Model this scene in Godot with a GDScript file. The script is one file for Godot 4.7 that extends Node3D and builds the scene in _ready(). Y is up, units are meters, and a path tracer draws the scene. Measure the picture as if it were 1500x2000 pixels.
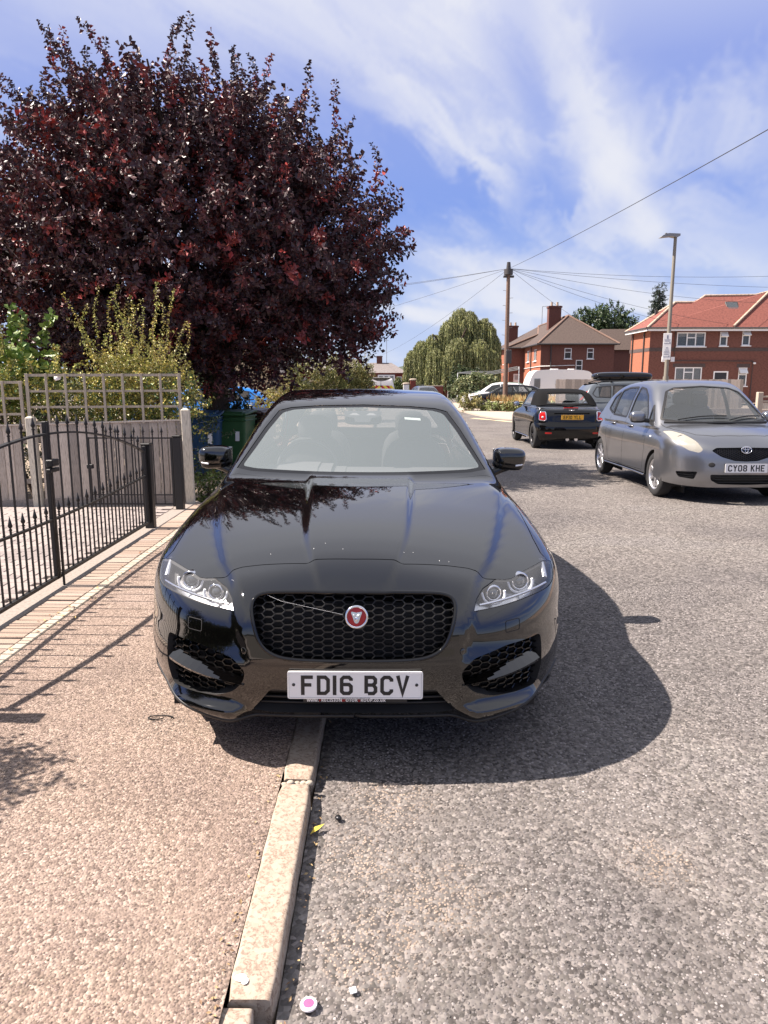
extends Node3D
# A black saloon parked half on the kerb of a sunny residential street.

class MB:
	var v := PackedVector3Array()
	var n := PackedVector3Array()
	var c := PackedColorArray()
	var ix := PackedInt32Array()
	var col := Color(1, 1, 1)
	var tinted := false

	func vert(p: Vector3, nn: Vector3) -> int:
		v.append(p)
		n.append(nn)
		c.append(col)
		return v.size() - 1

	func t3(a: int, b: int, d: int) -> void:
		var g := (v[b] - v[a]).cross(v[d] - v[a])
		if g.dot(n[a] + n[b] + n[d]) > 0.0:
			var q := b
			b = d
			d = q
		ix.append(a)
		ix.append(b)
		ix.append(d)

	func tri(p: Vector3, q: Vector3, r: Vector3, out := Vector3.ZERO) -> void:
		var g := (q - p).cross(r - p).normalized()
		if out != Vector3.ZERO and g.dot(out) < 0.0:
			g = -g
		t3(vert(p, g), vert(q, g), vert(r, g))

	func quad(p: Vector3, q: Vector3, r: Vector3, s: Vector3, out := Vector3.ZERO) -> void:
		var g := (q - p).cross(s - p)
		if g.length_squared() < 1e-14:
			g = (r - q).cross(s - q)
		g = g.normalized()
		if out != Vector3.ZERO and g.dot(out) < 0.0:
			g = -g
		var a := vert(p, g)
		var b := vert(q, g)
		var d := vert(r, g)
		var e := vert(s, g)
		t3(a, b, d)
		t3(a, d, e)

	func box(t: Transform3D, s: Vector3, bev := 0.0) -> void:
		var h := s * 0.5
		var b := minf(bev, minf(h.x, minf(h.y, h.z)) * 0.9)
		if b <= 0.0:
			for ax in 3:
				for sg in [-1.0, 1.0]:
					var u := (ax + 1) % 3
					var w := (ax + 2) % 3
					var pts: Array[Vector3] = []
					for k in [[-1, -1], [1, -1], [1, 1], [-1, 1]]:
						var p := Vector3.ZERO
						p[ax] = h[ax] * sg
						p[u] = h[u] * k[0]
						p[w] = h[w] * k[1]
						pts.append(t * p)
					var o := Vector3.ZERO
					o[ax] = sg
					quad(pts[0], pts[1], pts[2], pts[3], t.basis * o)
			return
		var P := func(sx: float, sy: float, sz: float, ax: int) -> Vector3:
			var p := Vector3(sx * (h.x - b), sy * (h.y - b), sz * (h.z - b))
			p[ax] = [sx * h.x, sy * h.y, sz * h.z][ax]
			return t * p
		for ax in 3:
			var u := (ax + 1) % 3
			var w := (ax + 2) % 3
			for sg in [-1.0, 1.0]:
				var pts: Array[Vector3] = []
				for k in [[-1, -1], [1, -1], [1, 1], [-1, 1]]:
					var m := [0.0, 0.0, 0.0]
					m[ax] = sg
					m[u] = k[0]
					m[w] = k[1]
					pts.append(P.call(m[0], m[1], m[2], ax))
				var o := Vector3.ZERO
				o[ax] = sg
				quad(pts[0], pts[1], pts[2], pts[3], t.basis * o)
			for s1 in [-1.0, 1.0]:
				for s2 in [-1.0, 1.0]:
					var m0 := [0.0, 0.0, 0.0]
					m0[u] = s1
					m0[w] = s2
					var m1 := m0.duplicate()
					m0[ax] = -1.0
					m1[ax] = 1.0
					var o := Vector3.ZERO
					o[u] = s1
					o[w] = s2
					quad(P.call(m0[0], m0[1], m0[2], u), P.call(m1[0], m1[1], m1[2], u), P.call(m1[0], m1[1], m1[2], w), P.call(m0[0], m0[1], m0[2], w), t.basis * o)
		for sx in [-1.0, 1.0]:
			for sy in [-1.0, 1.0]:
				for sz in [-1.0, 1.0]:
					tri(P.call(sx, sy, sz, 0), P.call(sx, sy, sz, 1), P.call(sx, sy, sz, 2), t.basis * Vector3(sx, sy, sz))

	func bx(cx: float, cy: float, cz: float, sx: float, sy: float, sz: float, bev := 0.0) -> void:
		box(Transform3D(Basis(), Vector3(cx, cy, cz)), Vector3(sx, sy, sz), bev)

	func bar(a: Vector3, b: Vector3, w: float, h: float, bev := 0.0, up := Vector3.UP) -> void:
		var d := (b - a).normalized()
		if absf(d.dot(up)) > 0.98:
			up = Vector3.RIGHT
		var x := up.cross(d).normalized()
		box(Transform3D(Basis(x, d.cross(x), d), (a + b) * 0.5), Vector3(w, h, a.distance_to(b)), bev)

	func tube(pts: Array, rad, sides := 8, caps := true) -> void:
		var m := pts.size()
		if m < 2:
			return
		var up := Vector3.UP
		var d0: Vector3 = (pts[1] - pts[0]).normalized()
		if absf(d0.dot(up)) > 0.95:
			up = Vector3.RIGHT
		var x := up.cross(d0).normalized()
		var first := v.size()
		for i in m:
			var d: Vector3 = (pts[mini(i + 1, m - 1)] - pts[maxi(i - 1, 0)]).normalized()
			x = (x - d * x.dot(d)).normalized()
			var y := d.cross(x)
			var r: float = rad[i] if rad is Array else rad
			for k in sides:
				var a := TAU * k / sides
				var o := x * cos(a) + y * sin(a)
				vert(pts[i] + o * r, o)
		for i in m - 1:
			for k in sides:
				var a := first + i * sides + k
				var b := first + i * sides + (k + 1) % sides
				t3(a, b, b + sides)
				t3(a, b + sides, a + sides)
		if caps:
			for e in [0, m - 1]:
				var out: Vector3 = (pts[e] - pts[1 if e == 0 else m - 2]).normalized()
				var cc := vert(pts[e], out)
				var ring: Array[int] = []
				for k in sides:
					ring.append(vert(v[first + e * sides + k], out))
				for k in sides:
					t3(cc, ring[k], ring[(k + 1) % sides])

	func lathe(t: Transform3D, prof: Array, segs := 24) -> void:
		# prof: [radius, height] pairs round the transform's y axis, hard edge where a pair repeats
		var first := v.size()
		var m := prof.size()
		for i in m:
			var a: Array = prof[maxi(i - 1, 0)]
			var b: Array = prof[mini(i + 1, m - 1)]
			var p: Array = prof[i]
			if i > 0 and absf(a[0] - p[0]) + absf(a[1] - p[1]) < 1e-6:
				a = p
			if i < m - 1 and absf(b[0] - p[0]) + absf(b[1] - p[1]) < 1e-6:
				b = p
			var e := Vector2(b[1] - a[1], -(b[0] - a[0])).normalized()
			for k in segs:
				var g := TAU * k / segs
				vert(t * Vector3(p[0] * cos(g), p[1], p[0] * sin(g)), (t.basis * Vector3(e.x * cos(g), e.y, e.x * sin(g))).normalized())
		for i in m - 1:
			for k in segs:
				var a := first + i * segs + k
				var b := first + i * segs + (k + 1) % segs
				t3(a, b, b + segs)
				t3(a, b + segs, a + segs)

	func ball(t: Transform3D, r: Vector3, segs := 14, rings := 8) -> void:
		var first := v.size()
		for i in rings + 1:
			var a := PI * i / rings
			for k in segs:
				var g := TAU * k / segs
				var o := Vector3(sin(a) * cos(g), cos(a), sin(a) * sin(g))
				vert(t * (o * r), (t.basis * (o / r)).normalized())
		for i in rings:
			for k in segs:
				var a := first + i * segs + k
				var b := first + i * segs + (k + 1) % segs
				t3(a, b, b + segs)
				t3(a, b + segs, a + segs)

	func prism(t: Transform3D, poly: PackedVector2Array, d: float) -> void:
		# polygon in the transform's xy plane, from z 0 to z d
		var tr := Geometry2D.triangulate_polygon(poly)
		for side in 2:
			var out := t.basis.z * (1.0 if side == 1 else -1.0)
			var z := d if side == 1 else 0.0
			var base := v.size()
			for p in poly:
				vert(t * Vector3(p.x, p.y, z), out)
			for i in range(0, tr.size(), 3):
				t3(base + tr[i], base + tr[i + 1], base + tr[i + 2])
		var cw := Geometry2D.is_polygon_clockwise(poly)
		for i in poly.size():
			var p := poly[i]
			var q := poly[(i + 1) % poly.size()]
			var e := (q - p).normalized()
			var o := Vector3(e.y, -e.x, 0) * (-1.0 if cw else 1.0)
			quad(t * Vector3(p.x, p.y, 0), t * Vector3(q.x, q.y, 0), t * Vector3(q.x, q.y, d), t * Vector3(p.x, p.y, d), t.basis * o)

	func mesh() -> ArrayMesh:
		var a := []
		a.resize(Mesh.ARRAY_MAX)
		a[Mesh.ARRAY_VERTEX] = v
		a[Mesh.ARRAY_NORMAL] = n
		if tinted:
			a[Mesh.ARRAY_COLOR] = c
		a[Mesh.ARRAY_INDEX] = ix
		var m := ArrayMesh.new()
		if v.size() > 2 and ix.size() > 2:
			m.add_surface_from_arrays(Mesh.PRIMITIVE_TRIANGLES, a)
		return m

class Prof:
	# smooth curve through [x, y] points, kept as a table
	var x0 := 0.0
	var t := PackedFloat32Array()
	const ST := 0.01

	func _init(pts: Array) -> void:
		var k := pts.size()
		var m: Array[float] = []
		for i in k:
			var a: Array = pts[maxi(i - 1, 0)]
			var b: Array = pts[mini(i + 1, k - 1)]
			m.append((b[1] - a[1]) / (b[0] - a[0]))
		x0 = pts[0][0] - 0.6
		var steps := int((pts[k - 1][0] + 0.6 - x0) / ST) + 2
		var i := 0
		for s in steps:
			var x := x0 + s * ST
			if x <= pts[0][0]:
				t.append(pts[0][1] + m[0] * (x - pts[0][0]))
			elif x >= pts[k - 1][0]:
				t.append(pts[k - 1][1] + m[k - 1] * (x - pts[k - 1][0]))
			else:
				while x > pts[i + 1][0]:
					i += 1
				var h: float = pts[i + 1][0] - pts[i][0]
				var u: float = (x - pts[i][0]) / h
				t.append(pts[i][1] * (2 * u * u * u - 3 * u * u + 1) + h * m[i] * (u * u * u - 2 * u * u + u) + pts[i + 1][1] * (3 * u * u - 2 * u * u * u) + h * m[i + 1] * (u * u * u - u * u))

	func at(x: float) -> float:
		var f := (x - x0) / ST
		if f <= 0.0:
			return t[0]
		var i := int(f)
		if i >= t.size() - 1:
			return t[t.size() - 1]
		return t[i] + (t[i + 1] - t[i]) * (f - i)

class Shell:
	# a car body as a rounded solid; panels are cut out of its surface
	var top: Prof
	var crown: Prof
	var wid: Prof
	var fprof: Prof
	var rprof: Prof
	var roof: Prof
	var xi: Prof
	var xo: Prof
	var L := 4.9
	var fa := 0.52
	var fw := 0.945
	var fp := 4.0
	var ra := 0.35
	var wg := 0.8
	var wgs := 0.42
	var wgc := 0.12
	var cf := 0.24
	var cr := 0.18
	var zm := -2.7
	var belt := 0.95
	var tumble := 1.1
	var tumble_y := 0.62
	var k_top := 0.1
	var k_side := 0.12
	var k_roof := 0.07
	var rcrown := 0.016
	var ledge := 0.0
	var yc := 0.6
	var fc := Vector3(0, 0.45, -1.0)
	var rc := Vector3(0, 0.6, -4.0)
	var cache := {}

	static func smax(a: float, b: float, k: float) -> float:
		var h := maxf(k - absf(a - b), 0.0) / k
		return maxf(a, b) + h * h * k * 0.25

	func F(p: Vector3) -> float:
		var ax := absf(p.x)
		var y := p.y
		var z := p.z
		var q := ax / 0.8
		var t := top.at(z) - crown.at(z) * q * q
		if xi != null and z > -1.7:
			t += 0.017 * smoothstep(-0.02, 0.02, xi.at(z) - ax) + 0.024 * smoothstep(-0.026, 0.026, xo.at(z) - ax) - 0.026
		var lo := maxf(0.0, 0.38 - y)
		var hi := maxf(0.0, y - tumble_y)
		var b := ax - wid.at(z) + tumble * hi * hi + 0.3 * lo * lo
		var fr := z + fa * pow(ax / fw, fp) + fprof.at(y)
		if ledge > 0.0:
			fr += 0.016 * smoothstep(-0.018, 0.018, ax - 0.43 - 0.375 * (y - 0.5)) * smoothstep(0.42, 0.52, y)
			fr -= ledge * smoothstep(0.285, 0.225, y) * smoothstep(0.38, 0.5, ax) * smoothstep(0.86, 0.72, ax)
		var rr := -L - z + ra * pow(ax / fw, fp) + rprof.at(y)
		var d := smax(smax(y - t, fr, k_top), smax(b, rr, 0.1), k_side)
		var zz := z + cf * ax * ax if z > zm else z - cr * ax * ax
		var r6 := ax / 0.6
		var g := (y - roof.at(zz) + rcrown * r6 * r6) * 0.85
		g = smax(g, ax - wg + wgs * (y - belt) + wgc * maxf(0.0, y - belt - 0.3), k_roof)
		g = maxf(g, belt - 0.06 - y)
		return -smax(-d, -g, 0.03)

	func nrm(p: Vector3) -> Vector3:
		var e := 0.007
		return Vector3(F(p + Vector3(e, 0, 0)) - F(p - Vector3(e, 0, 0)), F(p + Vector3(0, e, 0)) - F(p - Vector3(0, e, 0)), F(p + Vector3(0, 0, e)) - F(p - Vector3(0, 0, e))).normalized()

	func solve(o: Vector3, d: Vector3, far := 2.6) -> Vector3:
		var a := 0.0
		var fa_ := F(o)
		if fa_ > 0.0:
			return o
		var b := 0.2
		var fb := F(o + d * b)
		while fb < 0.0 and b < far:
			a = b
			fa_ = fb
			b += 0.2
			fb = F(o + d * b)
		for i in 12:
			var m := (a * fb - b * fa_) / (fb - fa_)
			var f := F(o + d * m)
			if absf(f) < 2e-5:
				return o + d * m
			if f < 0.0:
				a = m
				fa_ = f
				fb *= 0.6
			else:
				b = m
				fb = f
				fa_ *= 0.6
		return o + d * ((a + b) * 0.5)

	func at(kind: int, uv: Vector2) -> Vector3:
		if kind == 0:
			return solve(Vector3(0, yc, uv.x), Vector3(sin(uv.y), cos(uv.y), 0))
		if kind == 1:
			return solve(fc, Vector3(sin(uv.x) * cos(uv.y), sin(uv.y), cos(uv.x) * cos(uv.y)))
		return solve(rc, Vector3(sin(uv.x) * cos(uv.y), sin(uv.y), -cos(uv.x) * cos(uv.y)))

	func inv(kind: int, p: Vector3) -> Vector2:
		if kind == 0:
			return Vector2(p.z, atan2(p.x, p.y - yc))
		if kind == 1:
			var d := p - fc
			return Vector2(atan2(d.x, d.z), atan2(d.y, Vector2(d.x, d.z).length()))
		var e := p - rc
		return Vector2(atan2(e.x, -e.z), atan2(e.y, Vector2(e.x, e.z).length()))

	func front(x: float, y: float, z0 := -0.9) -> Vector3:
		return solve(Vector3(x, y, z0), Vector3(0, 0, 1))

	func back(x: float, y: float, z0: float) -> Vector3:
		return solve(Vector3(x, y, z0), Vector3(0, 0, -1))

	func side(z: float, y: float, s: float) -> Vector3:
		return solve(Vector3(0, y, z), Vector3(s, 0, 0))

	func up(x: float, z: float) -> Vector3:
		return solve(Vector3(x, 0.45, z), Vector3(0, 1, 0))

	func inv_all(kind: int, pts: Array) -> PackedVector2Array:
		var o := PackedVector2Array()
		for p in pts:
			o.append(inv(kind, p))
		return o

	func vtx(kind: int, uv: Vector2) -> Array:
		var key := Vector3(uv.x, uv.y, kind)
		if not cache.has(key):
			var p := at(kind, uv)
			cache[key] = [p, nrm(p)]
		return cache[key]

	func patch(mb: MB, kind: int, us: Array, vs: Array, inc: Array, exc: Array, off := 0.0) -> void:
		var done := {}
		var put := func(uv: Vector2) -> int:
			if not done.has(uv):
				var pn: Array = vtx(kind, uv)
				done[uv] = mb.vert(pn[0] + pn[1] * off, pn[1])
			return done[uv]
		var ib: Array[Rect2] = []
		var eb: Array[Rect2] = []
		for poly in inc:
			ib.append(bounds(poly))
		for poly in exc:
			eb.append(bounds(poly))
		for i in us.size() - 1:
			for j in vs.size() - 1:
				var r := Rect2(us[i], vs[j], us[i + 1] - us[i], vs[j + 1] - vs[j])
				var cell := PackedVector2Array([Vector2(us[i], vs[j]), Vector2(us[i + 1], vs[j]), Vector2(us[i + 1], vs[j + 1]), Vector2(us[i], vs[j + 1])])
				var parts: Array = [cell]
				if inc.size():
					parts = []
					for k in inc.size():
						if ib[k].intersects(r):
							parts.append_array(Geometry2D.intersect_polygons(cell, inc[k]))
				for k in exc.size():
					if parts.size() and eb[k].intersects(r):
						var rest: Array = []
						for q in parts:
							rest.append_array(Geometry2D.clip_polygons(q, exc[k]))
						parts = rest
				for q: PackedVector2Array in parts:
					if q.size() < 3:
						continue
					var id: Array[int] = []
					for uv in q:
						id.append(put.call(uv))
					if q.size() == 4 and q == cell:
						mb.t3(id[0], id[1], id[2])
						mb.t3(id[0], id[2], id[3])
						continue
					var tr := Geometry2D.triangulate_polygon(q)
					for k in range(0, tr.size(), 3):
						mb.t3(id[tr[k]], id[tr[k + 1]], id[tr[k + 2]])

	static func bounds(poly: PackedVector2Array) -> Rect2:
		var r := Rect2(poly[0], Vector2.ZERO)
		for p in poly:
			r = r.expand(p)
		return r

	func skirt(mb: MB, pts: Array, a: float, b: float, closed := true) -> void:
		# a wall along a line on the body, from height a to height b over it
		var m := pts.size()
		var mid := Vector3.ZERO
		for p in pts:
			mid += p / m
		for i in m if closed else m - 1:
			var p: Vector3 = pts[i]
			var q: Vector3 = pts[(i + 1) % m]
			var np := nrm(p)
			var nq := nrm(q)
			mb.quad(p + np * a, q + nq * a, q + nq * b, p + np * b, mid - p)

	func ribbon(mb: MB, pts: Array, w: float, off: float, closed := true) -> void:
		var m := pts.size()
		var prev := []
		for i in m + (1 if closed else 0):
			var p: Vector3 = pts[i % m]
			var np := nrm(p)
			var t: Vector3 = pts[(i + 1) % m] - pts[(i - 1 + m) % m] if closed else pts[mini(i + 1, m - 1)] - pts[maxi(i - 1, 0)]
			var s := np.cross(t).normalized() * w * 0.5
			var cur := [mb.vert(p + np * off - s, np), mb.vert(p + np * off + s, np)]
			if i > 0:
				mb.t3(prev[0], prev[1], cur[1])
				mb.t3(prev[0], cur[1], cur[0])
			prev = cur

# ---------------------------------------------------------------- helpers

var M := {}
var used := {}
var rng := RandomNumberGenerator.new()

func lin(r: float, g: float, b: float, a := 1.0) -> Color:
	var c := Color(r, g, b).linear_to_srgb()
	c.a = a
	return c

func mat(key: String, c: Color, rough := 0.6, metal := 0.0, more := {}) -> StandardMaterial3D:
	var m := StandardMaterial3D.new()
	m.resource_name = key
	m.albedo_color = c
	m.roughness = rough
	m.metallic = metal
	for k in more:
		m.set(k, more[k])
	M[key] = m
	return m

func noise_tex(size: int, kind: int, freq: float, ramp: Array, seed_ := 1, more := {}) -> NoiseTexture2D:
	var f := FastNoiseLite.new()
	f.seed = seed_
	f.noise_type = kind
	f.frequency = freq
	for k in more:
		f.set(k, more[k])
	var t := NoiseTexture2D.new()
	t.width = size
	t.height = size
	t.seamless = true
	t.generate_mipmaps = false
	t.noise = f
	if ramp.size():
		var g := Gradient.new()
		var off := PackedFloat32Array()
		var cs := PackedColorArray()
		for r in ramp:
			off.append(r[0])
			cs.append(r[1])
		g.offsets = off
		g.colors = cs
		t.color_ramp = g
	return t

func numbered(s: String) -> String:
	if not used.has(s):
		used[s] = 0
		return s
	used[s] += 1
	return "%s_%03d" % [s, used[s]]

func put(called: String, mesh: Mesh, m: Material, parent: Node = self, t := Transform3D()) -> MeshInstance3D:
	var o := MeshInstance3D.new()
	o.name = numbered(called) if parent == self else called
	o.mesh = mesh
	o.material_override = m
	o.transform = t
	parent.add_child(o, true)
	return o

func obj(called: String, mb: MB, m: Material, parent: Node = self, t := Transform3D()) -> MeshInstance3D:
	return put(called, mb.mesh(), m, parent, t)

func tag(o: Node, label: String, category := "", group := "", kind := "") -> Node:
	if label:
		o.set_meta("label", label)
	if category:
		o.set_meta("category", category)
	if group:
		o.set_meta("group", group)
	if kind:
		o.set_meta("kind", kind)
	return o

func thing(called: String, label: String, category: String, at := Vector3.ZERO, turn := 0.0, group := "") -> Node3D:
	var o := Node3D.new()
	o.name = numbered(called)
	add_child(o)
	o.position = at
	o.rotation.y = turn
	tag(o, label, category, group)
	return o

func sub(called: String, parent: Node, t := Transform3D()) -> Node3D:
	var o := Node3D.new()
	o.name = called
	o.transform = t
	parent.add_child(o, true)
	return o

func T(x: float, y: float, z: float, b := Basis()) -> Transform3D:
	return Transform3D(b, Vector3(x, y, z))

func rot(x: float, y: float, z: float) -> Basis:
	return Basis.from_euler(Vector3(x, y, z))

func span(a: float, b: float, st: float) -> Array:
	var n := maxi(1, int(ceil(absf(b - a) / st)))
	var o := []
	for i in n + 1:
		o.append(lerpf(a, b, float(i) / n))
	return o

func dens(poly: Array, st: float, closed := true) -> Array:
	# 2-D points with the edges divided
	var o := []
	var m := poly.size()
	for i in m if closed else m - 1:
		var p := Vector2(poly[i][0], poly[i][1])
		var q := Vector2(poly[(i + 1) % m][0], poly[(i + 1) % m][1])
		var k := maxi(1, int(ceil(p.distance_to(q) / st)))
		for j in k:
			o.append(p.lerp(q, float(j) / k))
	if not closed:
		o.append(Vector2(poly[m - 1][0], poly[m - 1][1]))
	return o

func rounded(poly: Array, r: float, k := 4) -> Array:
	# polygon with its corners rounded
	var o := []
	var m := poly.size()
	for i in m:
		var p := Vector2(poly[i][0], poly[i][1])
		var a := Vector2(poly[(i - 1 + m) % m][0], poly[(i - 1 + m) % m][1])
		var b := Vector2(poly[(i + 1) % m][0], poly[(i + 1) % m][1])
		var ra := minf(r, p.distance_to(a) * 0.45)
		var rb := minf(r, p.distance_to(b) * 0.45)
		var s := p + (a - p).normalized() * ra
		var e := p + (b - p).normalized() * rb
		for j in k + 1:
			var t := float(j) / k
			o.append(s.lerp(p, t).lerp(p.lerp(e, t), t))
	return o

func smooth(poly: Array, times := 1, closed := true) -> Array:
	var o := []
	for p in poly:
		o.append(Vector2(p[0], p[1]))
	for n in times:
		var q := []
		var m := o.size()
		if not closed:
			q.append(o[0])
		for i in m if closed else m - 1:
			var a: Vector2 = o[i]
			var b: Vector2 = o[(i + 1) % m]
			q.append(a.lerp(b, 0.25))
			q.append(a.lerp(b, 0.75))
		if not closed:
			q.append(o[m - 1])
		o = q
	return o

func mirrored(half: Array) -> Array:
	# right half from the top middle to the bottom middle, x >= 0, made whole
	var o := half.duplicate()
	for i in range(half.size() - 1, -1, -1):
		if absf(half[i][0]) > 1e-6:
			o.append(Vector2(-half[i][0], half[i][1]))
	return o

func pv(a: Array) -> PackedVector2Array:
	var o := PackedVector2Array()
	for p in a:
		o.append(Vector2(p[0], p[1]))
	return o

func flip(a: Array, s: float) -> Array:
	var o := []
	for p in a:
		o.append(Vector2(p[0] * s, p[1]))
	return o

func multi(called: String, mesh: Mesh, m: Material, ts: Array, cs: Array, parent: Node = self) -> MultiMeshInstance3D:
	var mm := MultiMesh.new()
	mm.transform_format = MultiMesh.TRANSFORM_3D
	mm.use_colors = cs.size() > 0
	mm.mesh = mesh
	mm.instance_count = ts.size()
	for i in ts.size():
		mm.set_instance_transform(i, ts[i])
		if cs.size():
			mm.set_instance_color(i, cs[i])
	var o := MultiMeshInstance3D.new()
	o.name = numbered(called) if parent == self else called
	o.multimesh = mm
	o.material_override = m
	parent.add_child(o, true)
	if parent != self:
		o.set_meta("kind", "stuff")
	return o

func fall(z: float) -> float:
	# the street drops gently into the distance
	return -0.0065 * maxf(0.0, -z - 9.0)

func road_y(x: float) -> float:
	return 0.05 * smoothstep(-0.27, 2.4, x)

const GLYPH := {
	"F": [[[7, 0], [7, 72], [46, 72]], [[14, 41], [40, 41]]],
	"D": [[[7, 7], [7, 72], [32, 72], [43, 61], [43, 18], [32, 7], [7, 7], [7, 10]]],
	"1": [[[25, 0], [25, 79]]],
	"6": [[[43, 58], [43, 64], [35, 72], [15, 72], [7, 64], [7, 15], [15, 7], [35, 7], [43, 15], [43, 35], [35, 43], [14, 43]]],
	"B": [[[7, 7], [7, 72], [34, 72], [42, 64], [42, 50], [33, 41], [14, 41]], [[36, 39], [43, 30], [43, 15], [35, 7], [14, 7]]],
	"C": [[[43, 55], [43, 63], [34, 72], [16, 72], [7, 63], [7, 16], [16, 7], [34, 7], [43, 16], [43, 24]]],
	"V": [[[6, 79], [25, 7], [44, 79]]],
	"Y": [[[5, 79], [25, 38], [45, 79]], [[25, 30], [25, 0]]],
	"0": [[[25, 72], [35, 72], [43, 64], [43, 15], [35, 7], [15, 7], [7, 15], [7, 64], [15, 72], [25, 72], [27, 72]]],
	"8": [[[25, 72], [35, 72], [42, 65], [42, 48], [35, 41], [15, 41], [8, 48], [8, 65], [15, 72], [25, 72], [27, 72]], [[13, 34], [7, 28], [7, 14], [15, 7], [35, 7], [43, 14], [43, 28], [37, 34]]],
	"K": [[[7, 0], [7, 79]], [[44, 79], [15, 40]], [[20, 42], [44, 0]]],
	"H": [[[7, 0], [7, 79]], [[43, 0], [43, 79]], [[14, 41], [36, 41]]],
	"E": [[[46, 72], [7, 72], [7, 7], [46, 7]], [[14, 41], [40, 41]]],
	"L": [[[7, 79], [7, 7], [46, 7]]],
}

func plate_text(parent: Node, t: Transform3D, text: String) -> void:
	# letters 79 mm high, standing on the transform's xy plane and centred
	var w := 0.0
	for ch in text:
		w += 0.033 if ch == " " else 0.027 if ch == "1" else 0.061
	var x := -w * 0.5 + 0.005
	for ch in text:
		if ch != " ":
			var mb := MB.new()
			for line in GLYPH[ch]:
				var pts: Array[Vector2] = []
				for p in line:
					pts.append(Vector2(p[0] - (18 if ch == "1" else 0), p[1]) * 0.001 + Vector2(x, -0.0395))
				var hw := 0.007
				var a: Array[Vector2] = []
				var b: Array[Vector2] = []
				for i in pts.size():
					var d1 := (pts[i] - pts[maxi(i - 1, 0)]).normalized()
					var d2 := (pts[mini(i + 1, pts.size() - 1)] - pts[i]).normalized()
					if i == 0:
						d1 = d2
					if i == pts.size() - 1:
						d2 = d1
					var nn := (d1 + d2).normalized().orthogonal()
					var s := hw / maxf(0.4, nn.dot(d1.orthogonal()))
					a.append(pts[i] + nn * s)
					b.append(pts[i] - nn * s)
				for i in pts.size() - 1:
					mb.quad(t * Vector3(a[i].x, a[i].y, 0), t * Vector3(a[i + 1].x, a[i + 1].y, 0), t * Vector3(b[i + 1].x, b[i + 1].y, 0), t * Vector3(b[i].x, b[i].y, 0), t.basis.z)
			obj("letter", mb, M.plate_black, parent)
		x += 0.033 if ch == " " else 0.027 if ch == "1" else 0.061

func words(text: String, h: float, depth := 0.001, bold := true) -> TextMesh:
	var m := TextMesh.new()
	var f := SystemFont.new()
	f.font_names = PackedStringArray(["Droid Sans"])
	f.font_weight = 700 if bold else 400
	m.font = f
	m.text = text
	m.font_size = 32
	m.pixel_size = h / 23.0
	m.depth = depth
	m.curve_step = 2.0
	return m

func plate(parent: Node, t: Transform3D, text: String, back: Material) -> void:
	var p := sub("number_plate", parent, t)
	var mb := MB.new()
	mb.prism(T(0, 0, -0.006), pv(rounded([[-0.26, -0.0555], [0.26, -0.0555], [0.26, 0.0555], [-0.26, 0.0555]], 0.01)), 0.006)
	obj("backing", mb, back, p)
	plate_text(p, T(0, 0, 0.001), text)
	mb = MB.new()
	for q in [[-0.254, -0.0495, 0.254, -0.0495], [-0.254, 0.0495, 0.254, 0.0495], [-0.254, -0.0495, -0.254, 0.0495], [0.254, -0.0495, 0.254, 0.0495]]:
		mb.bar(Vector3(q[0], q[1], 0.0008), Vector3(q[2], q[3], 0.0008), 0.0016, 0.001)
	obj("border_line", mb, M.plate_line, p)

const EXPOSURE := 2.55

func _ready() -> void:
	rng.seed = 7
	camera_and_light()
	materials()
	ground()
	kerb_and_edging()
	driveway()
	saloon()
	hatchback()
	convertible()
	far_cars()
	gates()
	fence_and_trellis()
	bins()
	plum_tree()
	garden_plants()
	red_roof_house()
	brown_roof_house()
	far_street()
	poles_and_wires()
	small_things()

func camera_and_light() -> void:
	var cam := Camera3D.new()
	cam.name = "camera"
	cam.fov = 2.0 * rad_to_deg(atan(1000.0 / 1400.0))
	cam.near = 0.05
	cam.far = 600.0
	cam.position = Vector3(0, 1.56, 0)
	cam.rotation.x = -atan(255.0 / 1400.0)
	add_child(cam)
	cam.current = true

	var env := Environment.new()
	env.background_mode = Environment.BG_SKY
	env.tonemap_mode = Environment.TONE_MAPPER_LINEAR
	env.tonemap_exposure = EXPOSURE
	env.sdfgi_enabled = true
	env.ssao_enabled = true
	env.ssil_enabled = true
	var sky := Sky.new()
	var pm := PanoramaSkyMaterial.new()
	pm.panorama = sky_picture()
	sky.sky_material = pm
	env.sky = sky
	var we := WorldEnvironment.new()
	we.name = "world_environment"
	we.environment = env
	add_child(we)

	var sun := DirectionalLight3D.new()
	sun.name = "sun"
	sun.light_energy = 1.6
	sun.light_color = Color(1.0, 0.95, 0.905)
	sun.light_angular_distance = 0.53
	sun.shadow_enabled = true
	add_child(sun)
	sun.look_at_from_position(Vector3.ZERO, Vector3(1.0, -1.19, 0.03))

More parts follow.
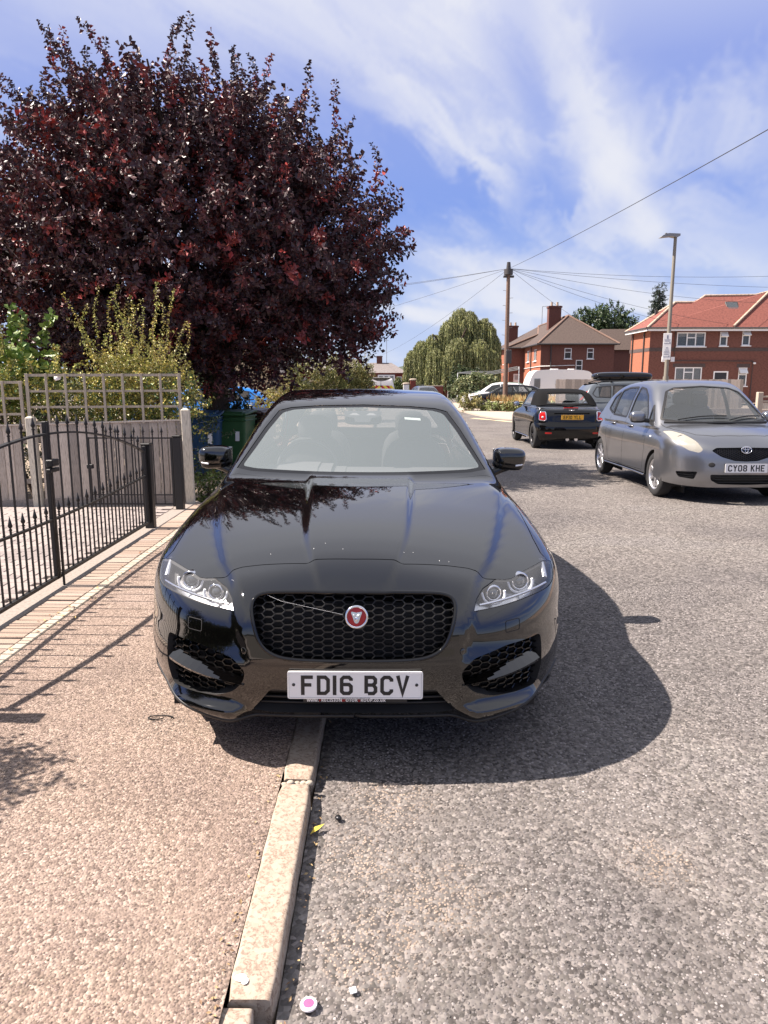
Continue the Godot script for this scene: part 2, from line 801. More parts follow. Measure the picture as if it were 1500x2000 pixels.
func sky_picture() -> ImageTexture:
	var w := 2048
	var h := 1024
	var wisp := FastNoiseLite.new()
	wisp.seed = 11
	wisp.noise_type = FastNoiseLite.TYPE_SIMPLEX_SMOOTH
	wisp.frequency = 0.16
	wisp.fractal_octaves = 5
	wisp.fractal_gain = 0.55
	wisp.domain_warp_enabled = true
	wisp.domain_warp_amplitude = 4.0
	wisp.domain_warp_frequency = 0.09
	var veil := FastNoiseLite.new()
	veil.seed = 5
	veil.noise_type = FastNoiseLite.TYPE_SIMPLEX_SMOOTH
	veil.frequency = 0.07
	veil.fractal_octaves = 3
	var air := [[0.0, Color(0.66, 0.74, 0.92)], [0.10, Color(0.44, 0.57, 0.90)], [0.22, Color(0.25, 0.38, 0.84)], [0.36, Color(0.32, 0.41, 0.82)], [0.48, Color(0.64, 0.68, 0.90)], [0.62, Color(0.84, 0.86, 0.96)], [0.85, Color(0.78, 0.80, 0.92)], [1.0, Color(0.62, 0.66, 0.84)]]
	# streaks of cirrus: azimuth and elevation of both ends in degrees, half width, strength
	var streaks := [[0.0, 28.0, 6.0, 15.0, 4.6, 0.8], [5.0, 27.0, 7.0, 13.0, 3.0, 0.7], [12.0, 27.0, 16.5, 15.0, 2.3, 1.0], [16.5, 15.0, 19.5, 10.5, 1.2, 0.65], [6.5, 15.0, 8.0, 11.5, 0.8, 0.4], [-22.0, 29.0, 2.0, 25.0, 5.5, 0.9], [3.0, 9.5, 12.0, 6.0, 1.8, 0.4], [14.0, 7.0, 30.0, 6.0, 2.2, 0.45], [2.0, 5.4, 6.0, 5.0, 1.3, 0.7], [12.0, 4.6, 30.0, 3.0, 2.0, 0.6], [-30.0, 20.0, -18.0, 10.0, 2.5, 0.5]]
	var data := PackedFloat32Array()
	data.resize(w * h * 3)
	for j in h:
		var el := PI * (0.5 - (j + 0.5) / h)
		var sy := sin(el)
		var base := Color(0.2, 0.19, 0.18)
		if sy > -0.02:
			var u := clampf(sy, 0.0, 1.0)
			for k in air.size() - 1:
				if u >= air[k][0] and u <= air[k + 1][0]:
					base = (air[k][1] as Color).lerp(air[k + 1][1], (u - air[k][0]) / (air[k + 1][0] - air[k][0]))
		var ce := cos(el)
		var eld := rad_to_deg(el)
		for i in w:
			var r := base
			if sy > 0.0:
				var az := TAU * (i + 0.5) / w
				var k := 6.0 / (sy + 0.10)
				var px := sin(az) * ce * k
				var pz := cos(az) * ce * k
				# cirrus drawn out along one direction
				var along := px * 0.5 + pz * 0.86
				var across := px * 0.86 - pz * 0.5
				var nz := wisp.get_noise_2d(across * 1.1, along * 0.38) * 0.5 + 0.5
				var vl := veil.get_noise_2d(px * 0.6 + 40.0, pz * 0.6) * 0.5 + 0.5
				var dens_ := smoothstep(0.46, 0.86, nz) * smoothstep(0.25, 0.7, vl) * 0.75
				var azd := rad_to_deg(az if az < PI else az - TAU)
				if absf(azd) < 40.0 and eld < 40.0:
					for s in streaks:
						var dx: float = s[2] - s[0]
						var dy: float = s[3] - s[1]
						var t := clampf(((azd - s[0]) * dx + (eld - s[1]) * dy) / (dx * dx + dy * dy), -0.25, 1.25)
						var ex: float = azd - s[0] - dx * t
						var ey: float = eld - s[1] - dy * t
						var q: float = (ex * ex + ey * ey) / (s[4] * s[4])
						if q < 5.0:
							dens_ += s[5] * exp(-q) * smoothstep(0.22, 0.72, nz) * (1.0 - smoothstep(1.0, 1.25, t)) * smoothstep(-0.25, 0.0, t) * 1.25
				dens_ = 1.0 - exp(-1.5 * dens_)
				r = base.lerp(Color(0.86, 0.87, 0.93), minf(dens_, 0.92))
			var o := (j * w + i) * 3
			data[o] = r.r / EXPOSURE
			data[o + 1] = r.g / EXPOSURE
			data[o + 2] = r.b / EXPOSURE
	var im := Image.create_from_data(w, h, false, Image.FORMAT_RGBF, data.to_byte_array())
	return ImageTexture.create_from_image(im)

func world_tri(m: StandardMaterial3D, s: float, s2 := 0.0) -> StandardMaterial3D:
	m.uv1_triplanar = true
	m.uv1_world_triplanar = true
	m.uv1_scale = Vector3(s, s, s)
	m.uv1_triplanar_sharpness = 6.0
	if s2 > 0.0:
		m.uv2_triplanar = true
		m.uv2_world_triplanar = true
		m.uv2_scale = Vector3(s2, s2, s2)
	return m

func own_tri(m: StandardMaterial3D, s: Vector3) -> StandardMaterial3D:
	m.uv1_triplanar = true
	m.uv1_scale = s
	m.uv1_triplanar_sharpness = 6.0
	return m

func materials() -> void:
	var CELL := FastNoiseLite.TYPE_CELLULAR
	var SIM := FastNoiseLite.TYPE_SIMPLEX_SMOOTH
	var cellv := {"cellular_return_type": FastNoiseLite.RETURN_CELL_VALUE, "cellular_jitter": 0.9, "fractal_type": FastNoiseLite.FRACTAL_NONE}
	var celld := {"cellular_return_type": FastNoiseLite.RETURN_DISTANCE, "cellular_jitter": 0.9, "fractal_type": FastNoiseLite.FRACTAL_NONE}
	var chips := noise_tex(1024, CELL, 0.11, [[0.0, lin(0.074, 0.067, 0.063)], [0.35, lin(0.128, 0.117, 0.111)], [0.7, lin(0.172, 0.157, 0.149)], [1.0, lin(0.27, 0.246, 0.231)]], 3, cellv)
	var chip_h := noise_tex(1024, CELL, 0.11, [[0.0, Color.WHITE], [1.0, Color.BLACK]], 3, celld)
	var patches := noise_tex(512, SIM, 0.008, [[0.0, lin(0.66, 0.66, 0.68)], [0.4, lin(0.9, 0.89, 0.88)], [0.6, lin(1.0, 0.99, 0.97)], [1.0, lin(1.15, 1.1, 1.04)]], 9, {"fractal_octaves": 4})
	var m := mat("asphalt", Color.WHITE, 0.85, 0.0, {"albedo_texture": chips, "heightmap_enabled": true, "heightmap_texture": chip_h, "heightmap_scale": 0.45, "detail_enabled": true, "detail_albedo": patches, "detail_blend_mode": BaseMaterial3D.BLEND_MODE_MUL, "detail_uv_layer": BaseMaterial3D.DETAIL_UV_2, "metallic_specular": 0.3})
	world_tri(m, 0.62, 0.11)
	var grit := noise_tex(1024, CELL, 0.14, [[0.0, lin(0.125, 0.095, 0.080)], [0.4, lin(0.225, 0.172, 0.143)], [0.75, lin(0.29, 0.224, 0.187)], [1.0, lin(0.41, 0.328, 0.278)]], 21, cellv)
	var grit_h := noise_tex(1024, CELL, 0.14, [[0.0, Color.WHITE], [1.0, Color.BLACK]], 21, celld)
	m = mat("footway", Color.WHITE, 0.88, 0.0, {"albedo_texture": grit, "heightmap_enabled": true, "heightmap_texture": grit_h, "heightmap_scale": 0.45, "detail_enabled": true, "detail_albedo": patches, "detail_blend_mode": BaseMaterial3D.BLEND_MODE_MUL, "detail_uv_layer": BaseMaterial3D.DETAIL_UV_2, "metallic_specular": 0.3})
	world_tri(m, 0.8, 0.16)
	var fine := noise_tex(512, SIM, 0.04, [[0.0, lin(0.62, 0.62, 0.62)], [0.5, lin(0.92, 0.92, 0.92)], [1.0, lin(1.12, 1.12, 1.12)]], 4, {"fractal_octaves": 5, "fractal_gain": 0.65})
	M.fine_tex = fine
	var spots := noise_tex(512, CELL, 0.045, [[0.0, lin(0.56, 0.47, 0.38)], [0.3, lin(0.62, 0.53, 0.43)], [0.42, lin(0.36, 0.27, 0.21)], [0.55, lin(0.62, 0.53, 0.43)], [1.0, lin(0.68, 0.6, 0.5)]], 8, {"cellular_return_type": FastNoiseLite.RETURN_CELL_VALUE, "fractal_type": FastNoiseLite.FRACTAL_FBM, "fractal_octaves": 3, "domain_warp_enabled": true, "domain_warp_amplitude": 18.0, "domain_warp_frequency": 0.03})
	m = mat("kerbstone", lin(0.56, 0.535, 0.52), 0.85, 0.0, {"albedo_texture": spots, "heightmap_enabled": true, "heightmap_texture": fine, "heightmap_scale": 0.25})
	world_tri(m, 2.2)
	m = mat("chip", Color.WHITE, 0.8, 0.0, {"vertex_color_use_as_albedo": true, "metallic_specular": 0.35})
	for q in [["edging", 0.426, 0.369, 0.295, 3.0], ["concrete", 0.295, 0.254, 0.221, 1.5], ["soldier_brick", 0.328, 0.246, 0.193, 4.0], ["soldier_pale", 0.361, 0.283, 0.230, 4.0], ["paver", 0.328, 0.283, 0.262, 4.0], ["paver_dark", 0.254, 0.221, 0.209, 4.0], ["render_cream", 0.508, 0.435, 0.312, 0.6], ["stone_pale", 0.410, 0.344, 0.279, 1.0], ["grass_earth", 0.164, 0.123, 0.066, 0.5], ["verge", 0.279, 0.221, 0.164, 0.6], ["ground", 0.115, 0.102, 0.082, 0.2], ["hill", 0.085, 0.105, 0.075, 0.02], ["rust_red", 0.20, 0.05, 0.035, 1.0]]:
		m = mat(q[0], lin(q[1], q[2], q[3]), 0.88, 0.0, {"albedo_texture": fine, "heightmap_enabled": true, "heightmap_texture": fine, "heightmap_scale": 0.3})
		world_tri(m, q[4])
	# wood: grain along the object's y axis
	var grain := noise_tex(512, SIM, 0.03, [[0.0, lin(0.5, 0.48, 0.46)], [0.45, lin(0.9, 0.89, 0.87)], [1.0, lin(1.15, 1.13, 1.1)]], 31, {"fractal_octaves": 5, "fractal_gain": 0.6})
	M.grain_tex = grain
	for q in [["board_a", 0.42, 0.37, 0.325], ["board_b", 0.31, 0.275, 0.245], ["board_c", 0.54, 0.475, 0.415], ["post_wood", 0.60, 0.56, 0.47], ["trellis_wood", 0.40, 0.35, 0.285], ["pole_wood", 0.17, 0.11, 0.085], ["rail_wood", 0.62, 0.58, 0.42]]:
		m = mat(q[0], lin(q[1], q[2], q[3]), 0.85, 0.0, {"albedo_texture": grain, "heightmap_enabled": true, "heightmap_texture": grain, "heightmap_scale": 0.3})
		own_tri(m, Vector3(5.0, 0.5, 5.0))
	# house walls and roofs, too far to tell the bricks apart
	var brickn := noise_tex(512, SIM, 0.09, [[0.0, lin(0.40, 0.36, 0.36)], [0.42, lin(0.85, 0.82, 0.82)], [0.6, lin(1.0, 1.0, 1.0)], [1.0, lin(1.5, 1.4, 1.35)]], 61, {"fractal_octaves": 3})
	for q in [["brick_red", 0.165, 0.068, 0.050], ["brick_orange", 0.340, 0.123, 0.068], ["brick_band", 0.085, 0.062, 0.058], ["brick_dark", 0.13, 0.05, 0.038]]:
		m = mat(q[0], lin(q[1], q[2], q[3]), 0.9, 0.0, {"albedo_texture": brickn, "heightmap_enabled": true, "heightmap_texture": brickn, "heightmap_scale": 1.0})
		own_tri(m, Vector3(0.11, 0.36, 0.11))
	for q in [["tile_red", 0.204, 0.066, 0.049], ["tile_brown", 0.078, 0.055, 0.045], ["tile_grey", 0.20, 0.18, 0.175], ["tile_ridge", 0.46, 0.36, 0.27], ["tile_ridge_brown", 0.19, 0.12, 0.09]]:
		m = mat(q[0], lin(q[1], q[2], q[3]), 0.85, 0.0, {"albedo_texture": brickn, "heightmap_enabled": true, "heightmap_texture": brickn, "heightmap_scale": 1.5})
		own_tri(m, Vector3(0.12, 0.22, 0.12))
	# plain ones
	for q in [["white_paint", 0.78, 0.78, 0.77, 0.45, 0.0], ["door_black", 0.02, 0.02, 0.025, 0.4, 0.0], ["dark", 0.012, 0.012, 0.013, 0.8, 0.0], ["iron", 0.006, 0.006, 0.007, 0.5, 0.0], ["rubber", 0.018, 0.018, 0.019, 0.85, 0.0], ["trim", 0.009, 0.009, 0.0095, 0.5, 0.0], ["trim_gloss", 0.004, 0.004, 0.0045, 0.06, 0.0], ["chrome", 0.78, 0.78, 0.80, 0.12, 1.0], ["alloy", 0.62, 0.62, 0.64, 0.32, 0.85], ["alloy_dark", 0.03, 0.03, 0.033, 0.35, 0.6], ["lamp_bowl", 0.55, 0.56, 0.58, 0.25, 0.9], ["drl_white", 0.82, 0.83, 0.86, 0.3, 0.0], ["seat", 0.03, 0.03, 0.032, 0.75, 0.0], ["seat_grey", 0.12, 0.12, 0.125, 0.8, 0.0], ["dash", 0.05, 0.05, 0.052, 0.7, 0.0], ["plate_white", 0.80, 0.79, 0.78, 0.35, 0.0], ["plate_yellow", 0.80, 0.42, 0.03, 0.35, 0.0], ["plate_black", 0.012, 0.012, 0.014, 0.4, 0.0], ["plate_line", 0.42, 0.42, 0.42, 0.5, 0.0], ["badge_red", 0.33, 0.012, 0.016, 0.25, 0.0], ["red_lens", 0.38, 0.012, 0.012, 0.12, 0.0], ["bin_blue", 0.010, 0.055, 0.135, 0.5, 0.0], ["bin_green", 0.028, 0.10, 0.032, 0.5, 0.0], ["bin_brown", 0.085, 0.042, 0.03, 0.5, 0.0], ["galvanised", 0.26, 0.26, 0.255, 0.5, 0.6], ["lamp_pole", 0.23, 0.21, 0.17, 0.6, 0.2], ["sign_white", 0.80, 0.80, 0.78, 0.5, 0.0], ["sign_grey", 0.22, 0.24, 0.3, 0.6, 0.0], ["cable", 0.03, 0.03, 0.034, 0.6, 0.0], ["canvas", 0.009, 0.009, 0.0095, 0.9, 0.0], ["caravan", 0.72, 0.71, 0.69, 0.4, 0.0], ["tarp", 0.42, 0.48, 0.44, 0.6, 0.0], ["tarp_green", 0.12, 0.17, 0.13, 0.6, 0.0], ["chevron_yellow", 0.72, 0.62, 0.05, 0.4, 0.0], ["chevron_red", 0.42, 0.03, 0.02, 0.4, 0.0], ["leaf_yellow", 0.55, 0.42, 0.06, 0.7, 0.0], ["cap_white", 0.8, 0.76, 0.78, 0.4, 0.0], ["cap_pink", 0.68, 0.10, 0.22, 0.4, 0.0], ["marking", 0.62, 0.50, 0.30, 0.75, 0.0], ["gutter", 0.05, 0.045, 0.045, 0.5, 0.0], ["headliner", 0.30, 0.30, 0.30, 0.9, 0.0]]:
		mat(q[0], lin(q[1], q[2], q[3]), q[4], q[5])
	M.canvas.metallic_specular = 0.2
	# vehicle paint
	mat("black_paint", lin(0.0012, 0.0011, 0.0012), 0.04, 0.0, {"clearcoat_enabled": true, "clearcoat": 1.0, "clearcoat_roughness": 0.015, "metallic_specular": 0.52})
	mat("black_paint_far", lin(0.0015, 0.0015, 0.0017), 0.3, 0.0, {"metallic_specular": 0.1, "clearcoat_enabled": true, "clearcoat": 1.0, "clearcoat_roughness": 0.04})
	mat("silver_paint", lin(0.25, 0.255, 0.27), 0.28, 0.9, {"clearcoat_enabled": true, "clearcoat": 0.8, "clearcoat_roughness": 0.05})
	mat("grey_paint", lin(0.10, 0.115, 0.13), 0.3, 0.3, {"clearcoat_enabled": true, "clearcoat": 0.8, "clearcoat_roughness": 0.05})
	mat("white_car_paint", lin(0.75, 0.75, 0.76), 0.3, 0.0, {"clearcoat_enabled": true, "clearcoat": 0.8, "clearcoat_roughness": 0.05})
	mat("blue_paint", lin(0.008, 0.19, 0.62), 0.3, 0.0, {"clearcoat_enabled": true, "clearcoat": 0.8, "clearcoat_roughness": 0.05})
	# glass
	mat("glass", lin(0.62, 0.68, 0.68, 0.06), 0.02, 0.0, {"transparency": BaseMaterial3D.TRANSPARENCY_ALPHA})
	mat("windscreen_glass", lin(0.46, 0.54, 0.56, 0.22), 0.02, 0.0, {"transparency": BaseMaterial3D.TRANSPARENCY_ALPHA})
	mat("tinted_glass", lin(0.03, 0.035, 0.04, 0.55), 0.02, 0.0, {"transparency": BaseMaterial3D.TRANSPARENCY_ALPHA})
	mat("lens_glass", lin(0.9, 0.9, 0.9, 0.04), 0.02, 0.0, {"transparency": BaseMaterial3D.TRANSPARENCY_ALPHA})
	mat("lens_cloudy", lin(0.70, 0.67, 0.58, 0.4), 0.15, 0.0, {"transparency": BaseMaterial3D.TRANSPARENCY_ALPHA})
	mat("house_glass", lin(0.10, 0.12, 0.13, 0.35), 0.03, 0.0, {"transparency": BaseMaterial3D.TRANSPARENCY_ALPHA})
	mat("projector", lin(0.05, 0.055, 0.06), 0.03, 0.0, {"clearcoat_enabled": true, "clearcoat": 1.0, "clearcoat_roughness": 0.02})
	# leaves
	for q in [["plum_leaf", 1.0, 0.5, 0.25], ["privet_leaf", 1.0, 0.5, 0.35], ["green_leaf", 1.0, 0.5, 0.3], ["willow_leaf", 1.0, 0.55, 0.3], ["dry_grass", 1.0, 0.8, 0.3]]:
		mat(q[0], Color.WHITE, q[2], 0.0, {"vertex_color_use_as_albedo": true, "backlight_enabled": true, "backlight": Color(q[3], q[3], q[3])})
	m = mat("bark", lin(0.07, 0.05, 0.04), 0.9, 0.0, {"albedo_texture": grain, "heightmap_enabled": true, "heightmap_texture": grain, "heightmap_scale": 2.0})
	own_tri(m, Vector3(3.0, 0.8, 3.0))

# ---------------------------------------------------------------- ground

func sheet(xs: Array, zs: Array, fy: Callable) -> MB:
	var mb := MB.new()
	for z in zs:
		for x in xs:
			mb.vert(Vector3(x, fy.call(x, z), z), Vector3.UP)
	var w := xs.size()
	for j in zs.size() - 1:
		for i in w - 1:
			var a := j * w + i
			mb.t3(a, a + 1, a + w + 1)
			mb.t3(a, a + w + 1, a + w)
	return mb

func ground() -> void:
	tag(obj("ground", sheet([-300.0, -60.0, 60.0, 300.0], [30.0, -9.0, -60.0, -400.0], func(_x, z): return -0.06 + maxf(fall(z), fall(-100.0))), M.ground), "", "", "", "structure")
	tag(obj("road", sheet(span(-0.268, 2.4, 0.15) + [4.0, 8.0, 14.0, 30.0], span(6.0, -20.0, 1.0) + [-28.0, -40.0, -60.0, -100.0], func(x, z): return road_y(x) + fall(z)), M.asphalt), "grey worn asphalt road of exposed chippings", "", "", "structure")
	tag(obj("pavement", sheet([-2.06, -1.2, -0.393], span(6.0, -14.0, 1.0), func(_x, z): return 0.06 + fall(z)), M.footway), "sun bleached pinkish asphalt footway beside the kerb", "", "", "structure")
	tag(obj("side_ground", sheet([-60.0, -20.0, -2.42], [-9.05, -14.0, -40.0, -100.0], func(_x, z): return 0.05 + fall(z)), M.verge), "", "", "", "structure")
	tag(obj("side_path", sheet([-2.42, -0.393], [-14.0, -40.0, -100.0], func(_x, z): return 0.06 + fall(z)), M.footway), "", "", "", "structure")
	# loose and bedded chippings of the road near by
	var mb := MB.new()
	var r := RandomNumberGenerator.new()
	r.seed = 99
	var vs: Array[Vector3] = []
	var gold := (1.0 + sqrt(5.0)) / 2.0
	for q in [[-1, gold, 0], [1, gold, 0], [-1, -gold, 0], [1, -gold, 0], [0, -1, gold], [0, 1, gold], [0, -1, -gold], [0, 1, -gold], [gold, 0, -1], [gold, 0, 1], [-gold, 0, -1], [-gold, 0, 1]]:
		vs.append(Vector3(q[0], q[1], q[2]).normalized() * r.randf_range(0.75, 1.1))
	for f in [[0, 11, 5], [0, 5, 1], [0, 1, 7], [0, 7, 10], [0, 10, 11], [1, 5, 9], [5, 11, 4], [11, 10, 2], [10, 7, 6], [7, 1, 8], [3, 9, 4], [3, 4, 2], [3, 2, 6], [3, 6, 8], [3, 8, 9], [4, 9, 5], [2, 4, 11], [6, 2, 10], [8, 6, 7], [9, 8, 1]]:
		mb.tri(vs[f[0]], vs[f[1]], vs[f[2]], vs[f[0]] + vs[f[1]] + vs[f[2]])
	var stone := mb.mesh()
	var ts := []
	var cs := []
	var stain := FastNoiseLite.new()
	stain.seed = 6
	stain.frequency = 0.25
	stain.fractal_octaves = 3
	var sites := [[-0.22, 2.6, -1.1, -2.2, 0.0115, 1.0], [-0.22, 3.2, -2.2, -3.6, 0.0135, 1.0], [0.2, 3.8, -3.6, -5.2, 0.02, 1.0]]
	for s in sites:
		var st: float = s[4]
		var x: float = s[0]
		while x < s[1]:
			var z: float = s[2]
			while z > s[3]:
				# only where the lens reaches
				var px := x + r.randf_range(-0.55, 0.55) * st
				var pz := z + r.randf_range(-0.55, 0.55) * st
				z -= st
				if px > 0.6 * absf(pz) + 0.35 or px < -0.262 or r.randf() < 0.12:
					continue
				var sz := st * r.randf_range(0.34, 0.6) * (1.15 if r.randf() < 0.1 else 1.0)
				sz = minf(sz, 0.0075)
				var b := rot(r.randf_range(-0.4, 0.4), r.randf() * TAU, r.randf_range(-0.4, 0.4)) * Basis.from_scale(Vector3(sz, sz * r.randf_range(0.4, 0.6), sz * r.randf_range(0.7, 1.0)))
				ts.append(Transform3D(b, Vector3(px, road_y(px) - sz * r.randf_range(0.0, 0.3), pz)))
				var k := r.randf()
				var g := r.randf_range(0.125, 0.205) if k < 0.74 else r.randf_range(0.06, 0.115) if k < 0.9 else r.randf_range(0.22, 0.34)
				var warm := r.randf_range(0.86, 1.0)
				var c := Color(g * 0.98, g * (0.83 + 0.07 * warm), g * (0.75 + 0.12 * warm))
				# tan dust trodden into the surface, and a few darker drips
				var dust := 0.0
				for q in [[0.02, -2.46, 0.17], [-0.1, -2.15, 0.12], [0.15, -1.95, 0.2], [-0.05, -1.75, 0.14], [0.9, -2.1, 0.12]]:
					dust += exp(-(Vector2(px - q[0], pz - q[1]).length_squared()) / (q[2] * q[2])) * (0.6 + 0.8 * stain.get_noise_2d(px * 40.0, pz * 40.0))
				c = c.lerp(Color(0.34, 0.262, 0.20), clampf(dust, 0.0, 0.65))
				c = c * (1.0 + 0.35 * stain.get_noise_2d(px * 6.0, pz * 6.0))
				cs.append(c)
			x += st
	tag(multi("road_chippings", stone, M.chip, ts, cs), "grey and buff stone chippings bedded in the road", "chippings", "", "stuff")
	ts = []
	cs = []
	for s in [[-1.6, -0.40, -1.1, -2.4, 0.0115], [-2.05, -0.40, -2.4, -4.2, 0.014]]:
		var st: float = s[4]
		var x: float = s[0]
		while x < s[1]:
			var z: float = s[2]
			while z > s[3]:
				var px := x + r.randf_range(-0.6, 0.6) * st
				var pz := z + r.randf_range(-0.6, 0.6) * st
				z -= st
				if -px > 0.6 * absf(pz) + 0.3 or px > -0.398 or px < -2.05 or r.randf() < 0.3:
					continue
				var sz := st * r.randf_range(0.26, 0.44)
				var b := rot(r.randf_range(-0.3, 0.3), r.randf() * TAU, r.randf_range(-0.3, 0.3)) * Basis.from_scale(Vector3(sz, sz * r.randf_range(0.4, 0.65), sz * r.randf_range(0.7, 1.0)))
				ts.append(Transform3D(b, Vector3(px, 0.06 - sz * r.randf_range(0.0, 0.25), pz)))
				var k := r.randf()
				var g := r.randf_range(0.19, 0.27) if k < 0.76 else r.randf_range(0.10, 0.17) if k < 0.92 else r.randf_range(0.30, 0.42)
				var c := Color(g * 1.08, g * r.randf_range(0.80, 0.86), g * r.randf_range(0.64, 0.74))
				var oil := exp(-Vector2((px + 0.98) / 0.13, (pz + 3.0) / 0.16).length_squared()) * (0.75 + 0.7 * stain.get_noise_2d(px * 50.0, pz * 50.0))
				c = c.lerp(Color(0.075, 0.07, 0.068), clampf(oil, 0.0, 0.85))
				c = c * (1.0 + 0.3 * stain.get_noise_2d(px * 5.0, pz * 5.0))
				cs.append(c)
			x += st
	tag(multi("pavement_grit", stone, M.chip, ts, cs), "buff grit bedded in the footway", "grit", "", "stuff")

func kerb_and_edging() -> void:
	var kerb := Node3D.new()
	kerb.name = "kerb"
	add_child(kerb)
	tag(kerb, "worn pale kerb stones between footway and road", "", "", "structure")
	var r := RandomNumberGenerator.new()
	r.seed = 4
	var z := 1.4
	var lens := [1.0, 0.92, 0.99, 0.97]
	var joints := [1.5, 0.55, -0.55, -1.52, -2.52, -3.44, -4.36, -5.28, -6.2, -7.1, -8.0, -8.9, -9.8, -10.7, -11.6, -12.5, -13.4, -14.3]
	for i in joints.size() - 1:
		var a: float = joints[i] - 0.006
		var b: float = joints[i + 1] + 0.006
		if i == 3:
			b += 0.028  # the mortar joint has opened here
		var prof := rounded([[-0.063, -0.16], [0.063, -0.16], [0.057, 0.0], [-0.063, 0.0]], 0.016, 4)
		var mb := MB.new()
		var m := 14
		var first := mb.v.size()
		var k := prof.size()
		for j in m + 1:
			var zz := lerpf(a, b, float(j) / m)
			var endf := 1.0 - 0.12 * (exp(-absf(zz - a) / 0.012) + exp(-absf(zz - b) / 0.012))
			for q in k:
				var p: Vector2 = prof[q]
				var p0: Vector2 = prof[(q - 1 + k) % k]
				var p1: Vector2 = prof[(q + 1) % k]
				var nn := (p1 - p0).orthogonal().normalized()
				if nn.dot(p - Vector2(0, -0.08)) < 0.0:
					nn = -nn
				var wob := 0.0012 * sin(zz * 37.0 + q * 1.7) + 0.001 * r.randf_range(-1, 1)
				mb.vert(Vector3(p.x * endf + nn.x * wob, p.y - (1.0 - endf) * 0.05 + nn.y * wob, zz), Vector3(nn.x, nn.y, 0))
		for j in m:
			for q in k:
				var o := first + j * k
				mb.t3(o + q, o + (q + 1) % k, o + k + (q + 1) % k)
				mb.t3(o + q, o + k + (q + 1) % k, o + k + q)
		for e in [0, m]:
			var ring := PackedVector2Array(prof)
			var tr := Geometry2D.triangulate_polygon(ring)
			var ids := []
			for q in k:
				ids.append(mb.vert(mb.v[first + e * k + q], Vector3(0, 0, 1 if e == 0 else -1)))
			for q in range(0, tr.size(), 3):
				mb.t3(ids[tr[q]], ids[tr[q + 1]], ids[tr[q + 2]])
		var shift := -0.022 if i == 2 else r.randf_range(-0.004, 0.004)
		var drop := -0.012 if i == 2 else r.randf_range(-0.003, 0.002)
		obj("kerb_stone", mb, M.kerbstone, kerb, T(-0.331 + shift, 0.064 + drop, 0, rot(0, 0.012 if i == 2 else r.randf_range(-0.003, 0.003), 0)))
	# mortar left in the open joint
	var mo := MB.new()
	for i in 5:
		mo.ball(T(-0.38 + i * 0.024, 0.048 + 0.006 * sin(i * 2.0), -2.505 + 0.008 * cos(i * 1.3)), Vector3(0.016, 0.012, 0.012), 8, 5)
	obj("mortar_crumbs", mo, M.edging, kerb)
	# pale edging blocks at the back of the footway and the brick course behind them
	var edge := Node3D.new()
	edge.name = "footway_edging"
	add_child(edge)
	tag(edge, "pale edging blocks and a brick course along the gates", "", "", "structure")
	var eb := MB.new()
	eb.box(Transform3D(), Vector3(0.072, 0.12, 0.59), 0.006)
	var em := eb.mesh()
	z = -0.4
	while z > -9.4:
		put("edging_block", em, M.edging, edge, T(-2.098 + r.randf_range(-0.003, 0.003), 0.007 + r.randf_range(-0.003, 0.002), z - 0.3, rot(0, r.randf_range(-0.008, 0.008), 0)))
		z -= 0.6
	var brick := MB.new()
	brick.box(Transform3D(), Vector3(0.205, 0.08, 0.094), 0.005)
	var bm := brick.mesh()
	z = -0.45
	while z > -8.85:
		put("brick", bm, [M.soldier_brick, M.soldier_pale, M.soldier_brick][r.randi() % 3], edge, T(-2.243 + r.randf_range(-0.003, 0.003), 0.024 + r.randf_range(-0.003, 0.003), z, rot(0, r.randf_range(-0.02, 0.02), 0)))
		z -= 0.1045

func driveway() -> void:
	var dr := Node3D.new()
	dr.name = "driveway"
	add_child(dr)
	tag(dr, "block paved driveway behind the iron gates", "", "", "structure")
	obj("bed", sheet([-14.0, -2.352], [3.0, -9.05], func(_x, _z): return 0.042), M.concrete, dr)
	var sill := MB.new()
	sill.bx(-2.44, 0.033, -4.0, 0.175, 0.066, 10.0, 0.008)
	obj("gate_sill", sill, M.concrete, dr)
	var blk := MB.new()
	blk.box(Transform3D(), Vector3(0.196, 0.05, 0.096), 0.006)
	var bm := blk.mesh()
	var r := RandomNumberGenerator.new()
	r.seed = 12
	var spots := []
	for j in 50:
		var z := -3.9 - j * 0.1
		if z < -8.55:
			break
		for i in 22:
			var x := -2.64 - i * 0.2 - (0.1 if j % 2 else 0.0)
			if x < -0.62 * absf(z) - 0.3:
				continue
			spots.append([absf(z) - x * 0.3, x, z])
	spots.sort_custom(func(a, b): return a[0] < b[0])
	var rest := MB.new()
	for n in spots.size():
		var t := T(spots[n][1] + r.randf_range(-0.002, 0.002), 0.037 + r.randf_range(-0.002, 0.002), spots[n][2] + r.randf_range(-0.001, 0.001), rot(r.randf_range(-0.008, 0.008), r.randf_range(-0.01, 0.01), r.randf_range(-0.008, 0.008)))
		if n < 300:
			put("paver", bm, M.paver if r.randf() < 0.65 else M.paver_dark, dr, t)
		else:
			rest.box(t, Vector3(0.196, 0.05, 0.096), 0.006)
	var o := obj("far_pavers", rest, M.paver, dr)
	o.set_meta("kind", "stuff")

# ---------------------------------------------------------------- vehicles

